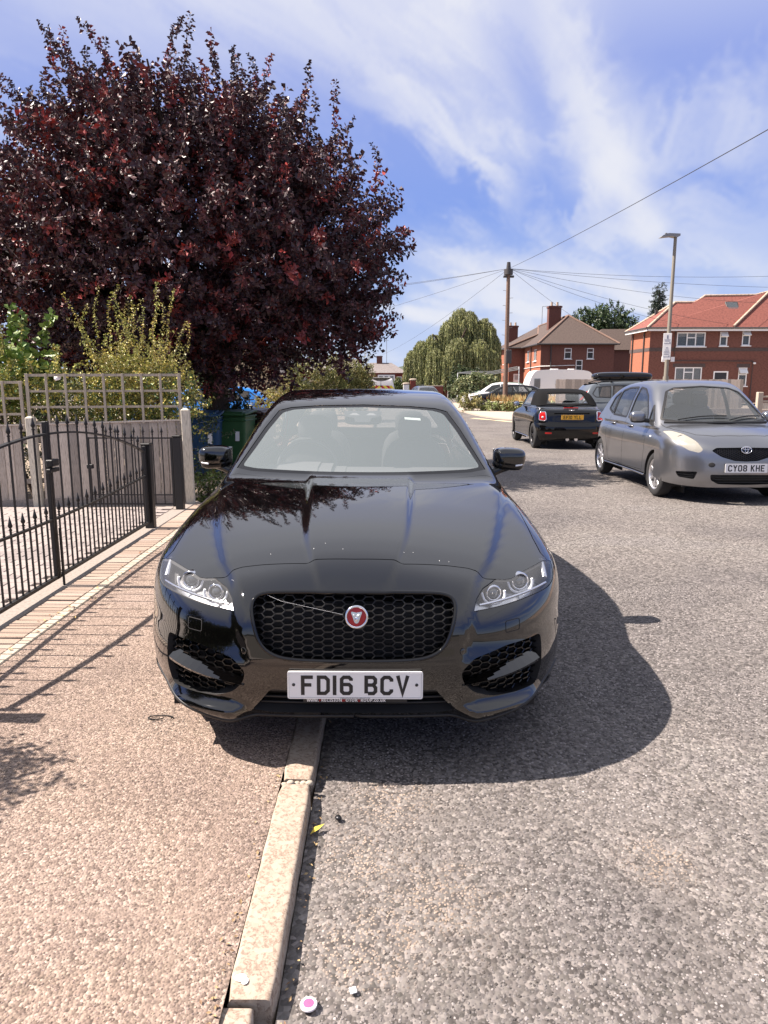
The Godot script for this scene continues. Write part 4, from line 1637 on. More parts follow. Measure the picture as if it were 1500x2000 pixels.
	mb.prism(Transform3D(tilt, hs - sh.nrm(hs) * 0.014), pv(rounded([[-0.118, 0.05], [0.118, 0.05], [0.112, -0.012], [0.085, -0.028], [0.052, -0.032], [0.046, -0.085], [-0.046, -0.085], [-0.052, -0.032], [-0.085, -0.028], [-0.112, -0.012]], 0.012, 3)), 0.008)
	obj("sensor_housing", mb, M.trim, cabin)
	for s in [-1.0, 1.0]:
		mb = MB.new()
		mb.prism(Transform3D(tilt, hs - sh.nrm(hs) * 0.0055), pv([Vector2(s * 0.018, -0.006), Vector2(s * 0.086, -0.006), Vector2(s * 0.064, 0.022), Vector2(s * 0.040, 0.022)]), 0.001)
		obj("sensor_window", mb, M.seat_grey, cabin)
	mb = MB.new()
	sball(mb, T(0, 1.275, -2.06, rot(0.15, 0.1, 0)), Vector3(0.12, 0.035, 0.02), 0.5, 18, 8)
	obj("rear_view_mirror", mb, M.trim, cabin)
	mb = MB.new()
	var st := sh.front(0.31, 1.295, -2.6)
	mb.prism(Transform3D(Basis(Quaternion(Vector3(0, 0, 1), sh.nrm(st))), st - sh.nrm(st) * 0.0075), pv([Vector2(-0.05, -0.013), Vector2(0.05, -0.015), Vector2(0.05, 0.011), Vector2(-0.05, 0.013)]), 0.001)
	obj("windscreen_sticker", mb, M.tarp, cabin)
	# door mirrors
	for s in [-1.0, 1.0]:
		var mr := sub("door_mirror", car)
		mb = MB.new()
		sball(mb, T(0.915 * s, 1.055, -1.86, rot(0.0, 0.16 * s, -0.04 * s)), Vector3(0.098, 0.062, 0.075), 0.62, 28, 16)
		obj("cap", mb, M.black_paint, mr)
		mb = MB.new()
		sball(mb, T(0.908 * s, 1.012, -1.862, rot(0, 0.16 * s, -0.06 * s)), Vector3(0.094, 0.036, 0.070), 0.62, 26, 12)
		obj("lower_cover", mb, M.trim_gloss, mr)
		mb = MB.new()
		mb.bx(0.905 * s, 1.05, -1.935, 0.16, 0.105, 0.006, 0.002)
		obj("mirror_glass", mb, M.chrome, mr)
		mb = MB.new()
		mb.tube([Vector3(0.80 * s, 0.965, -1.80), Vector3(0.86 * s, 0.985, -1.83), Vector3(0.93 * s, 1.0, -1.85)], [0.028, 0.024, 0.02], 10)
		obj("arm", mb, M.trim_gloss, mr)
		mb = MB.new()
		mb.tube([Vector3(0.945 * s, 1.010, -1.795), Vector3(0.985 * s, 1.016, -1.812), Vector3(1.004 * s, 1.023, -1.85)], [0.006, 0.008, 0.007], 8)
		obj("repeater_lamp", mb, M.drl_white, mr)
	# dried flecks on the bonnet, a strand of cobweb from lamp to badge
	var fr := RandomNumberGenerator.new()
	fr.seed = 33
	for i in 8:
		var fx := fr.randf_range(-0.42, 0.42)
		var fz := -0.25 - absf(fr.randfn()) * 0.1
		var fp := sh.up(fx, fz)
		mb = MB.new()
		mb.ball(Transform3D(Basis(Quaternion(Vector3.UP, sh.nrm(fp))), fp), Vector3(fr.randf_range(0.0008, 0.0018), 0.0004, fr.randf_range(0.001, 0.004)), 6, 4)
		obj("dried_fleck", mb, M.plate_white, car)
	mb = MB.new()
	mb.tube([sh.front(-0.50, 0.715) + Vector3(0, 0.004, 0.004), sh.front(-0.28, 0.675) + Vector3(0, 0.002, 0.012), sh.front(-0.04, 0.635) + Vector3(0, 0, 0.008)], 0.0003, 4)
	obj("cobweb_strand", mb, M.drl_white, car)
	# number plate and the dealer's strip under it
	var pp := sh.front(0.0085, 0.368)
	plate(car, T(0.0085, 0.368, pp.z + 0.016, rot(-0.02, 0, 0)), "FD16 BCV", M.plate_white)
	var small := sub("dealer_strip", car, T(0.0, 0.3035, pp.z + 0.008))
	mb = MB.new()
	mb.bx(0.0085, 0, -0.003, 0.40, 0.016, 0.006, 0.001)
	obj("strip", mb, M.plate_black, small)
	var x := -0.178
	for w in [["www.", 0], ["P", 1], ["RECISION", 0], ["M", 1], ["OTOR", 0], ["G", 1], ["ROUP.co.uk", 0]]:
		var tm := words(w[0], 0.0125, 0.0008)
		var wd := tm.get_aabb().size.x
		put("lettering", tm, M.badge_red if w[1] else M.plate_white, small, T(x + wd * 0.5, 0, 0.0006))
		x += wd + 0.001
	put("maker_lettering", words("PRECISION MOTOR GROUP LTD", 0.0055, 0.0006), M.plate_black, car, T(0.0085, 0.3165, pp.z + 0.0172, rot(-0.02, 0, 0)))
	for s in [-1.0, 1.0]:
		mb = MB.new()
		mb.ball(T(0.0085 + s * 0.236, 0.37, pp.z + 0.0165), Vector3(0.0065, 0.0065, 0.003), 12, 6)
		obj("plate_screw", mb, M.plate_black, car)

# a plainer car: body from a shell, with windows and lamps cut into it
func car_body(car: Node3D, sh: Shell, spec: Dictionary, paint: Material, step := 0.05) -> Dictionary:
	var zf: float = spec.zf
	var zr: float = spec.zr
	var lim: float = spec.get("lim", 1.95)
	var zs := span(zr, zf, step)
	var ths := span(-lim, lim, step)
	var us := span(-1.45, 1.45, step)
	var vs := span(-0.62, 0.85, step)
	var rf := sh.inv_all(1, ring_of(sh, zf, lim))
	var rr := sh.inv_all(2, ring_of(sh, zr, lim))
	var feats := []  # name, material, points, offset
	for s in [-1.0, 1.0]:
		for w in spec.get("side", []):
			feats.append([w[0], w[1], pts_side(sh, rounded(w[2], w[3] if w.size() > 3 else 0.03, 3), s), -0.006])
		for w in spec.wheels:
			feats.append(["", null, pts_side(sh, circle(w[0], w[1], w[2] + 0.03), s), 0.0])
		for w in spec.get("front_pair", []):
			feats.append([w[0], w[1], pts_front(sh, flip(rounded(w[2], 0.02, 3), s), -1.0), w[3]])
		for w in spec.get("back_pair", []):
			feats.append([w[0], w[1], pts_back(sh, flip(rounded(w[2], 0.02, 3), s), zr + 0.6), w[3]])
	for w in spec.get("front", []):
		feats.append([w[0], w[1], pts_front(sh, rounded(mirrored(w[2]), 0.02, 3), w[3]), w[4]])
	for w in spec.get("back", []):
		feats.append([w[0], w[1], pts_back(sh, rounded(mirrored(w[2]), 0.02, 3), w[3]), w[4]])
	var uv := [[], [], []]
	for f in feats:
		var lo := 99.0
		var hi := -99.0
		for p in f[2]:
			lo = minf(lo, p.z)
			hi = maxf(hi, p.z)
		uv[0].append(sh.inv_all(0, f[2]))
		uv[1].append(sh.inv_all(1, f[2]) if lo > sh.fc.z + 0.05 and hi > zf - 0.3 else PackedVector2Array())
		uv[2].append(sh.inv_all(2, f[2]) if hi < sh.rc.z - 0.05 and lo < zr + 0.3 else PackedVector2Array())
	var mb := MB.new()
	sh.patch(mb, 0, zs, ths, [], uv[0])
	sh.patch(mb, 1, us, vs, [rf], uv[1].filter(func(q): return q.size() > 2))
	sh.patch(mb, 2, us, vs, [rr], uv[2].filter(func(q): return q.size() > 2))
	var out := {"body": obj("body_shell", mb, paint, car)}
	for i in feats.size():
		var f: Array = feats[i]
		if f[0] == "":
			continue
		mb = MB.new()
		sh.patch(mb, 0, zs, ths, [uv[0][i]], [], f[3])
		if uv[1][i].size() > 2:
			for q in Geometry2D.intersect_polygons(uv[1][i], rf):
				sh.patch(mb, 1, us, vs, [q], [], f[3])
		if uv[2][i].size() > 2:
			for q in Geometry2D.intersect_polygons(uv[2][i], rr):
				sh.patch(mb, 2, us, vs, [q], [], f[3])
		var o := obj(f[0], mb, f[1], car)
		if f[0].ends_with("window") or f[0].ends_with("screen"):
			mb = MB.new()
			sh.ribbon(mb, f[2], 0.03, 0.002)
			obj("rubber_seal", mb, M.trim, o)
		else:
			mb = MB.new()
			sh.skirt(mb, f[2], 0.0, f[3])
			obj("recess_edge", mb, M.trim, o)
	mb = MB.new()
	mb.bx(0, 0.25, -sh.L * 0.5, sh.wid.at(-sh.L * 0.5) * 1.6, 0.1, sh.L - 0.5)
	obj("underbody", mb, M.dark, car)
	for s in [-1.0, 1.0]:
		for w in spec.wheels:
			mb = MB.new()
			var prev := []
			for q in span(-0.4, PI + 0.4, 0.25):
				var c1 := Vector3((sh.wid.at(w[0]) - 0.28) * s, w[1] + (w[2] + 0.029) * sin(q), w[0] + (w[2] + 0.029) * cos(q))
				var c2 := sh.side(c1.z, maxf(c1.y, 0.15), s) - Vector3(0.005 * s, 0, 0)
				c2.y = c1.y
				if prev.size():
					mb.quad(prev[0], prev[1], c2, c1, Vector3(0, w[1] - c1.y, w[0] - c1.z))
				prev = [c1, c2]
			mb.bx((sh.wid.at(w[0]) - 0.29) * s, w[1] + 0.1, w[0], 0.01, 0.62, 0.7)
			obj("wheel_housing", mb, M.dark, car)
			wheel(car, Vector3((sh.wid.at(w[0]) - w[3] * 0.5 - 0.012) * s, w[1], w[0]), w[2], w[3], s, spec.rim, spec.get("spokes", 6), spec.get("twin", false))
	return out

func seat_row(car: Node3D, q: Array, m: Material) -> void:
	for p in q:
		var mb := MB.new()
		sball(mb, T(p[0], p[1], p[2], rot(-0.2, 0, 0)), Vector3(0.22, 0.32, 0.08), 0.6, 14, 8)
		sball(mb, T(p[0], p[1] + 0.4, p[2] - 0.07), Vector3(0.12, 0.10, 0.05), 0.6, 12, 8)
		obj("seat", mb, m, car)

func hatchback() -> void:
	var car := thing("silver_hatchback", "silver hatchback parked on the far side with cloudy headlamps", "car", Vector3(4.43, 0.05, -8.73))
	var sh := Shell.new()
	sh.L = 3.75
	sh.top = Prof.new([[-3.75, 0.95], [-3.2, 0.98], [-2.0, 0.955], [-1.1, 0.96], [-0.85, 0.97], [-0.6, 0.945], [-0.4, 0.905], [-0.2, 0.845], [0.0, 0.75]])
	sh.crown = Prof.new([[-3.7, 0.04], [-1.1, 0.04], [-0.6, 0.08], [-0.2, 0.11], [0.0, 0.12]])
	sh.wid = Prof.new([[-3.75, 0.76], [-3.3, 0.83], [-2.9, 0.845], [-1.8, 0.825], [-0.8, 0.842], [-0.4, 0.835], [0.0, 0.82]])
	sh.fprof = Prof.new([[0.1, 0.14], [0.2, 0.05], [0.32, 0.0], [0.52, 0.0], [0.64, 0.015], [0.74, 0.05], [0.83, 0.13], [0.97, 0.33]])
	sh.rprof = Prof.new([[0.1, 0.2], [0.3, 0.03], [0.5, 0.0], [0.7, 0.02], [0.95, 0.08], [1.2, 0.22], [1.5, 0.5]])
	sh.roof = Prof.new([[-3.75, 0.92], [-3.55, 1.12], [-3.3, 1.34], [-3.0, 1.455], [-2.5, 1.515], [-2.0, 1.53], [-1.7, 1.515], [-1.45, 1.455], [-1.2, 1.305], [-0.95, 1.125], [-0.7, 0.94], [-0.5, 0.80]])
	sh.fa = 0.5
	sh.fw = 0.86
	sh.fp = 3.2
	sh.ra = 0.3
	sh.wg = 0.775
	sh.wgs = 0.32
	sh.belt = 0.95
	sh.zm = -2.1
	sh.cf = 0.32
	sh.k_roof = 0.1
	sh.k_side = 0.14
	sh.tumble = 0.8
	sh.fc = Vector3(0, 0.5, -1.1)
	sh.rc = Vector3(0, 0.7, -2.8)
	var spec := {
		"zf": -0.78, "zr": -3.15, "rim": M.alloy, "spokes": 7, "twin": false,
		"wheels": [[-0.79, 0.295, 0.295, 0.18], [-3.25, 0.295, 0.295, 0.18]],
		"side": [
			["side_window", M.tinted_glass, [[-1.32, 0.985], [-1.36, 1.06], [-1.62, 1.30], [-1.85, 1.40], [-2.08, 1.425], [-2.10, 0.985]]],
			["side_window", M.tinted_glass, [[-2.19, 0.985], [-2.17, 1.425], [-2.55, 1.415], [-2.80, 1.37], [-2.83, 1.0]]],
			["side_window", M.tinted_glass, [[-2.87, 1.01], [-2.85, 1.35], [-3.02, 1.27], [-3.12, 1.08]]],
			["side_window", M.tinted_glass, [[-1.08, 0.985], [-1.29, 1.19], [-1.26, 0.985]], 0.015],
		],
		"front_pair": [
			["headlamp", M.lens_cloudy, [[0.49, 0.68], [0.53, 0.64], [0.63, 0.665], [0.72, 0.735], [0.765, 0.81], [0.765, 0.87], [0.70, 0.885], [0.62, 0.855], [0.54, 0.78]], -0.003],
			["fog_intake", M.trim, [[0.54, 0.41], [0.74, 0.395], [0.71, 0.325], [0.57, 0.31]], -0.05],
		],
		"front": [
			["windscreen", M.glass, [Vector2(0, 1.445), Vector2(0.38, 1.42), Vector2(0.50, 1.37), Vector2(0.62, 1.16), Vector2(0.70, 1.01), Vector2(0.5, 0.985), Vector2(0, 0.98)], -2.1, -0.005],
			["upper_grille", M.trim, [Vector2(0, 0.715), Vector2(0.35, 0.708), Vector2(0.405, 0.672), Vector2(0.30, 0.60), Vector2(0.14, 0.552), Vector2(0, 0.545)], -1.0, -0.04],
			["lower_grille", M.trim, [Vector2(0, 0.385), Vector2(0.41, 0.38), Vector2(0.40, 0.31), Vector2(0.31, 0.262), Vector2(0, 0.255)], -1.0, -0.05],
		],
		"back": [["rear_window", M.tinted_glass, [Vector2(0, 1.40), Vector2(0.45, 1.36), Vector2(0.56, 1.05), Vector2(0, 1.02)], -2.4, -0.005]],
		"back_pair": [["tail_lamp", M.red_lens, [[0.60, 1.0], [0.70, 0.98], [0.72, 0.72], [0.62, 0.74]], -0.003]],
	}
	car_body(car, sh, spec, M.silver_paint, 0.035)
	var mb := MB.new()
	# grille bars
	for y in [0.285, 0.318, 0.35]:
		var pts := []
		for x in span(-0.35, 0.35, 0.08):
			pts.append(sh.front(x, y, -1.0) + Vector3(0, 0, -0.018))
		mb.tube(pts, 0.006, 6)
	for s in [-1.0, 1.0]:
		for y in [0.335, 0.36, 0.385]:
			mb.tube([sh.front(0.57 * s, y, -1.0) + Vector3(0, 0, -0.02), sh.front(0.715 * s, y, -1.0) + Vector3(0, 0, -0.02)], 0.006, 6)
	obj("grille_slat", mb, M.trim_gloss, car)
	mb = MB.new()
	hexmesh(mb, pv(mirrored([Vector2(0, 0.71), Vector2(0.34, 0.703), Vector2(0.39, 0.672), Vector2(0.29, 0.607), Vector2(0.13, 0.56), Vector2(0, 0.552)])), 0.034, 0.026, func(x, y): return sh.front(x, y, -1.0) + Vector3(0, 0, -0.02), 0.005, 0.012)
	obj("grille_mesh", mb, M.alloy_dark, car)
	# badge: three ovals
	var b := sh.front(0, 0.685, -1.0)
	var badge := sub("badge", car, T(b.x, b.y, b.z + 0.002, rot(-0.25, 0, 0)))
	for q in [[0.062, 0.042, 0.0, 0.005], [0.018, 0.036, 0.0, 0.004], [0.044, 0.014, 0.018, 0.004]]:
		var pts := []
		for i in 25:
			pts.append(Vector3(q[0] * cos(TAU * i / 24.0), q[1] * sin(TAU * i / 24.0) + q[2], 0.006))
		mb = MB.new()
		mb.tube(pts, q[3], 6, false)
		obj("oval", mb, M.chrome, badge)
	mb = MB.new()
	var ov := []
	for i in 24:
		ov.append(Vector2(0.06 * cos(TAU * i / 24.0), 0.04 * sin(TAU * i / 24.0)))
	mb.prism(Transform3D(), pv(ov), 0.003)
	obj("disc", mb, M.trim_gloss, badge)
	var pz := sh.front(0, 0.465, -1.0)
	plate(car, T(0, 0.465, pz.z + 0.014, rot(-0.03, 0, 0)), "CY08 KHE", M.plate_white)
	# headlamp bowls and bulbs
	for s in [-1.0, 1.0]:
		mb = MB.new()
		for q in [[0.59, 0.72, 0.045], [0.67, 0.80, 0.05]]:
			var c := sh.front(q[0] * s, q[1], -1.0) + Vector3(-0.02 * s, -0.01, -0.07)
			mb.lathe(Transform3D(Basis(Quaternion(Vector3.UP, Vector3(0.2 * s, 0.1, 1).normalized())), c), [[0.005, -0.04], [q[2] * 0.7, -0.015], [q[2], 0.02]], 18)
		obj("lamp_reflector", mb, M.lamp_bowl, car)
		# door mirrors
		var mr := sub("door_mirror", car)
		mb = MB.new()
		sball(mb, T(0.915 * s, 1.03, -1.28), Vector3(0.105, 0.075, 0.075), 0.65, 22, 12)
		obj("cap", mb, M.silver_paint, mr)
		mb = MB.new()
		sball(mb, T(0.905 * s, 0.985, -1.285), Vector3(0.10, 0.04, 0.07), 0.65, 18, 8)
		mb.tube([Vector3(0.76 * s, 0.975, -1.24), Vector3(0.86 * s, 0.985, -1.27)], 0.03, 8)
		obj("base", mb, M.trim, mr)
		# handles, side lamp and shut lines
		for hz in [-1.98, -2.72]:
			mb = MB.new()
			var h0 := sh.side(hz, 0.865, s)
			mb.tube([h0 + Vector3(0.002 * s, 0, -0.085), h0 + Vector3(0.03 * s, 0.004, -0.05), h0 + Vector3(0.03 * s, 0.004, 0.05), h0 + Vector3(0.002 * s, 0, 0.085)], 0.013, 8)
			obj("door_handle", mb, M.silver_paint, car)
		mb = MB.new()
		var l0 := sh.side(-1.02, 0.78, s)
		mb.ball(Transform3D(Basis(), l0), Vector3(0.006, 0.014, 0.03), 10, 6)
		obj("side_repeater", mb, M.drl_white, car)
		mb = MB.new()
		for ln in [[[-1.22, 0.93], [-1.20, 0.6], [-1.24, 0.30], [-2.12, 0.28], [-2.15, 0.95]], [[-2.12, 0.28], [-2.72, 0.30], [-2.86, 0.55], [-2.95, 0.75], [-2.9, 0.97]]]:
			var p3 := []
			for p in dens(ln, 0.06, false):
				p3.append(sh.side(p.x, p.y, s))
			sh.ribbon(mb, p3, 0.007, 0.001, false)
		obj("door_gap", mb, M.dark, car)
		mb = MB.new()
		var sk := []
		for z in span(-1.12, -2.9, 0.15):
			sk.append(sh.side(z, 0.245, s) + Vector3(0.006 * s, 0, 0))
		mb.tube(sk, 0.012, 6)
		obj("sill_strip", mb, M.silver_paint, car)
	# bonnet gaps
	mb = MB.new()
	var bl := []
	for p in dens([[-0.72, -0.93], [-0.66, -0.62], [-0.50, -0.33], [-0.32, -0.235], [0.0, -0.205], [0.32, -0.235], [0.50, -0.33], [0.66, -0.62], [0.72, -0.93]], 0.04, false):
		bl.append(sh.up(p.x, p.y))
	sh.ribbon(mb, bl, 0.008, 0.001, false)
	obj("bonnet_gap", mb, M.dark, car)
	# wipers and scuttle
	mb = MB.new()
	var sc := []
	for x in span(-0.68, 0.68, 0.08):
		sc.append(sh.front(x, 0.985, -2.1) + Vector3(0, -0.012, 0.012))
	mb.tube(sc, 0.022, 6)
	obj("scuttle", mb, M.trim, car)
	for w in [[-0.52, 0.995, 0.10, 1.045], [0.12, 0.995, 0.60, 1.04]]:
		mb = MB.new()
		var wp := []
		for t in span(0.0, 1.0, 0.15):
			var p := sh.front(lerpf(w[0], w[2], t), lerpf(w[1], w[3], t) + 0.02 * sin(PI * t), -2.1)
			wp.append(p + sh.nrm(p) * 0.02)
		mb.tube(wp, 0.009, 6)
		obj("wiper", mb, M.trim, car)
	mb = MB.new()
	mb.bx(0, 0.9, -1.32, 1.3, 0.1, 0.55, 0.04)
	mb.bx(-0.36, 0.96, -1.5, 0.36, 0.08, 0.2, 0.04)
	obj("dashboard", mb, M.dash, car)
	mb = MB.new()
	var sw := []
	for i in 21:
		var g := TAU * i / 20.0
		sw.append(Vector3(-0.36 + 0.18 * cos(g), 0.97 + 0.15 * sin(g), -1.68 - 0.1 * sin(g)))
	mb.tube(sw, 0.014, 6, false)
	obj("steering_wheel", mb, M.trim, car)
	seat_row(car, [[-0.36, 0.82, -2.2], [0.36, 0.82, -2.2], [-0.36, 0.84, -2.95], [0.36, 0.84, -2.95]], M.seat_grey)
	mb = MB.new()
	sball(mb, T(0, 1.35, -1.5), Vector3(0.11, 0.03, 0.02), 0.5, 14, 8)
	obj("rear_view_mirror", mb, M.trim, car)
	# towing eye hole
	mb = MB.new()
	var te := sh.front(-0.40, 0.50, -1.0)
	mb.ball(Transform3D(Basis(Quaternion(Vector3(0, 0, 1), sh.nrm(te))), te), Vector3(0.04, 0.03, 0.004), 12, 6)
	obj("towing_eye_hole", mb, M.dark, car)

func convertible() -> void:
	var car := thing("black_convertible", "small black convertible with its fabric roof up, seen from behind", "car", Vector3(4.36, -0.005, -20.35), PI)
	var sh := Shell.new()
	sh.L = 3.70
	sh.top = Prof.new([[-3.7, 0.90], [-3.3, 0.955], [-2.6, 0.955], [-1.3, 0.945], [-1.0, 0.94], [-0.6, 0.90], [-0.3, 0.83], [0.0, 0.68]])
	sh.crown = Prof.new([[-3.7, 0.03], [-1.1, 0.04], [-0.5, 0.09], [0.0, 0.14]])
	sh.wid = Prof.new([[-3.7, 0.80], [-3.2, 0.84], [-1.8, 0.835], [-0.7, 0.84], [0.0, 0.80]])
	sh.fprof = Prof.new([[0.1, 0.12], [0.25, 0.02], [0.45, 0.0], [0.65, 0.03], [0.8, 0.13], [0.95, 0.35]])
	sh.rprof = Prof.new([[0.1, 0.2], [0.25, 0.04], [0.35, 0.0], [0.55, 0.0], [0.6, 0.05], [0.8, 0.09], [0.95, 0.16], [1.2, 0.5]])
	sh.roof = Prof.new([[-3.5, 0.84], [-3.25, 0.985], [-3.0, 1.20], [-2.8, 1.30], [-2.5, 1.355], [-2.0, 1.375], [-1.7, 1.37], [-1.5, 1.32], [-1.3, 1.16], [-1.1, 0.95], [-0.9, 0.75]])
	sh.fa = 0.4
	sh.fw = 0.86
	sh.ra = 0.28
	sh.wg = 0.735
	sh.wgs = 0.30
	sh.zm = -2.0
	sh.cr = 0.16
	sh.k_roof = 0.1
	sh.tumble = 0.9
	sh.fc = Vector3(0, 0.5, -1.1)
	sh.rc = Vector3(0, 0.62, -2.75)
	var spec := {
		"zf": -0.7, "zr": -3.1, "rim": M.alloy_dark, "spokes": 5, "twin": true,
		"wheels": [[-0.72, 0.305, 0.305, 0.20], [-3.18, 0.305, 0.305, 0.20]],
		"side": [["side_window", M.tinted_glass, [[-1.42, 0.98], [-1.60, 1.22], [-1.78, 1.33], [-2.32, 1.335], [-2.36, 0.975]]]],
		"front": [["windscreen", M.glass, [Vector2(0, 1.33), Vector2(0.50, 1.30), Vector2(0.66, 0.99), Vector2(0, 0.98)], -2.0, -0.005]],
		"back": [["rear_window", M.glass, [Vector2(0, 1.275), Vector2(0.40, 1.265), Vector2(0.49, 1.05), Vector2(0, 1.04)], -2.3, -0.005]],
		"back_pair": [["tail_lamp", M.red_lens, [[0.60, 0.87], [0.70, 0.86], [0.735, 0.80], [0.735, 0.68], [0.62, 0.66], [0.585, 0.70]], 0.008], ["reflector", M.red_lens, [[0.47, 0.405], [0.62, 0.405], [0.62, 0.365], [0.47, 0.365]], 0.004]],
	}
	var made := car_body(car, sh, spec, M.black_paint_far, 0.04)
	# fabric roof over the upper body
	var mb := MB.new()
	var cloth := []
	var zs := span(-3.32, -1.5, 0.045)
	var side_uv := []
	for s in [-1.0, 1.0]:
		side_uv.append(sh.inv_all(0, pts_side(sh, rounded([[-1.3, 0.965], [-1.58, 1.24], [-1.76, 1.345], [-2.35, 1.35], [-2.39, 0.965]], 0.03, 3), s)))
	var rw := sh.inv_all(0, pts_back(sh, rounded(mirrored([Vector2(0, 1.29), Vector2(0.415, 1.28), Vector2(0.505, 1.035), Vector2(0, 1.025)]), 0.02, 3), -2.3))
	var edge := PackedVector2Array()
	for z in zs:
		edge.append(Vector2(z, atan2(sh.side(z, 0.995, 1.0).x, 0.995 - sh.yc) if z > -3.16 else lerpf(0.75, 0.0, smoothstep(-3.16, -3.30, z))))
	var poly := edge.duplicate()
	for i in range(edge.size() - 1, -1, -1):
		poly.append(Vector2(edge[i].x, -edge[i].y))
	sh.patch(mb, 0, zs, span(-1.2, 1.2, 0.045), [poly], [side_uv[0], side_uv[1], rw], 0.012)
	obj("fabric_roof", mb, M.canvas, car)
	# chrome belt line, lamp rings, handle, plate
	mb = MB.new()
	var belt := []
	for x in span(-0.70, 0.70, 0.07):
		belt.append(sh.back(x, 0.945, -2.9) + Vector3(0, 0.004, -0.006))
	mb.tube(belt, 0.008, 6)
	for s in [-1.0, 1.0]:
		var bs := []
		for z in span(-1.2, -3.2, 0.1):
			bs.append(sh.side(z, 0.955, s) + Vector3(0.004 * s, 0, 0))
		mb.tube(bs, 0.007, 6)
	obj("chrome_belt", mb, M.chrome, car)
	for s in [-1.0, 1.0]:
		mb = MB.new()
		var lp := pts_back(sh, flip(rounded([[0.60, 0.87], [0.70, 0.86], [0.735, 0.80], [0.735, 0.68], [0.62, 0.66], [0.585, 0.70]], 0.02, 3), s), -2.7)
		lp.append(lp[0])
		mb.tube(lp, 0.014, 8, false)
		obj("lamp_ring", mb, M.chrome, car)
		mb = MB.new()
		var lc := sh.back(0.665 * s, 0.745, -2.7)
		mb.ball(Transform3D(Basis(), lc + Vector3(0, 0, -0.012)), Vector3(0.03, 0.025, 0.012), 12, 6)
		obj("lamp_lens", mb, M.drl_white, car)
		mb = MB.new()
		sball(mb, T(0.90 * s, 1.0, -1.42), Vector3(0.085, 0.065, 0.07), 0.8, 18, 10)
		mb.tube([Vector3(0.75 * s, 0.96, -1.40), Vector3(0.88 * s, 0.99, -1.42)], 0.02, 6)
		obj("door_mirror", mb, M.black_paint_far, car)
		mb = MB.new()
		mb.ball(T(0.90 * s, 1.0, -1.488), Vector3(0.07, 0.052, 0.006), 14, 6)
		obj("mirror_glass", mb, M.chrome, car)
		mb = MB.new()
		var sk := []
		for z in span(-1.1, -2.8, 0.2):
			sk.append(sh.side(z, 0.25, s) + Vector3(0.008 * s, 0, 0))
		mb.tube(sk, 0.012, 6)
		obj("sill_strip", mb, M.chrome, car)
	mb = MB.new()
	var hp := sh.back(0, 0.845, -2.9)
	mb.bar(hp + Vector3(-0.42, 0, -0.012), hp + Vector3(0.42, 0, -0.012), 0.03, 0.02, 0.006)
	obj("boot_handle", mb, M.trim_gloss, car)
	mb = MB.new()
	var wb := sh.back(0, 0.90, -2.9)
	mb.ball(Transform3D(Basis(), wb + Vector3(0, 0, -0.004)), Vector3(0.022, 0.022, 0.006), 14, 6)
	for s in [-1.0, 1.0]:
		mb.prism(Transform3D(rot(0, PI, 0), wb + Vector3(0, 0, -0.006)), pv([Vector2(0.02 * s, 0.012), Vector2(0.07 * s, 0.02), Vector2(0.06 * s, 0.0), Vector2(0.02 * s, -0.008)]), 0.004)
	obj("winged_badge", mb, M.chrome, car)
	mb = MB.new()
	mb.bar(sh.back(-0.17, 0.935, -2.9) + Vector3(0, 0.02, -0.01), sh.back(0.17, 0.935, -2.9) + Vector3(0, 0.02, -0.01), 0.02, 0.028, 0.004)
	obj("brake_light", mb, M.red_lens, car)
	var pz := sh.back(0, 0.75, -2.9)
	plate(car, T(0, 0.745, pz.z - 0.03, rot(0, PI, 0) * rot(0.06, 0, 0)), "EF10 YLL", M.plate_yellow)
	mb = MB.new()
	var gl := []
	for x in span(-0.55, 0.55, 0.1):
		gl.append(sh.back(x, 0.635, -2.9) + Vector3(0, 0, -0.002))
	mb.tube(gl, 0.004, 6)
	obj("boot_gap", mb, M.dark, car)
	mb = MB.new()
	mb.tube([Vector3(0.1, 0.24, -3.5), Vector3(0.1, 0.24, -3.66)], 0.04, 14)
	mb.tube([Vector3(-0.1, 0.24, -3.5), Vector3(-0.1, 0.24, -3.66)], 0.04, 14)
	obj("exhaust_pipe", mb, M.chrome, car)
	seat_row(car, [[-0.34, 0.80, -1.95], [0.34, 0.80, -1.95]], M.seat)

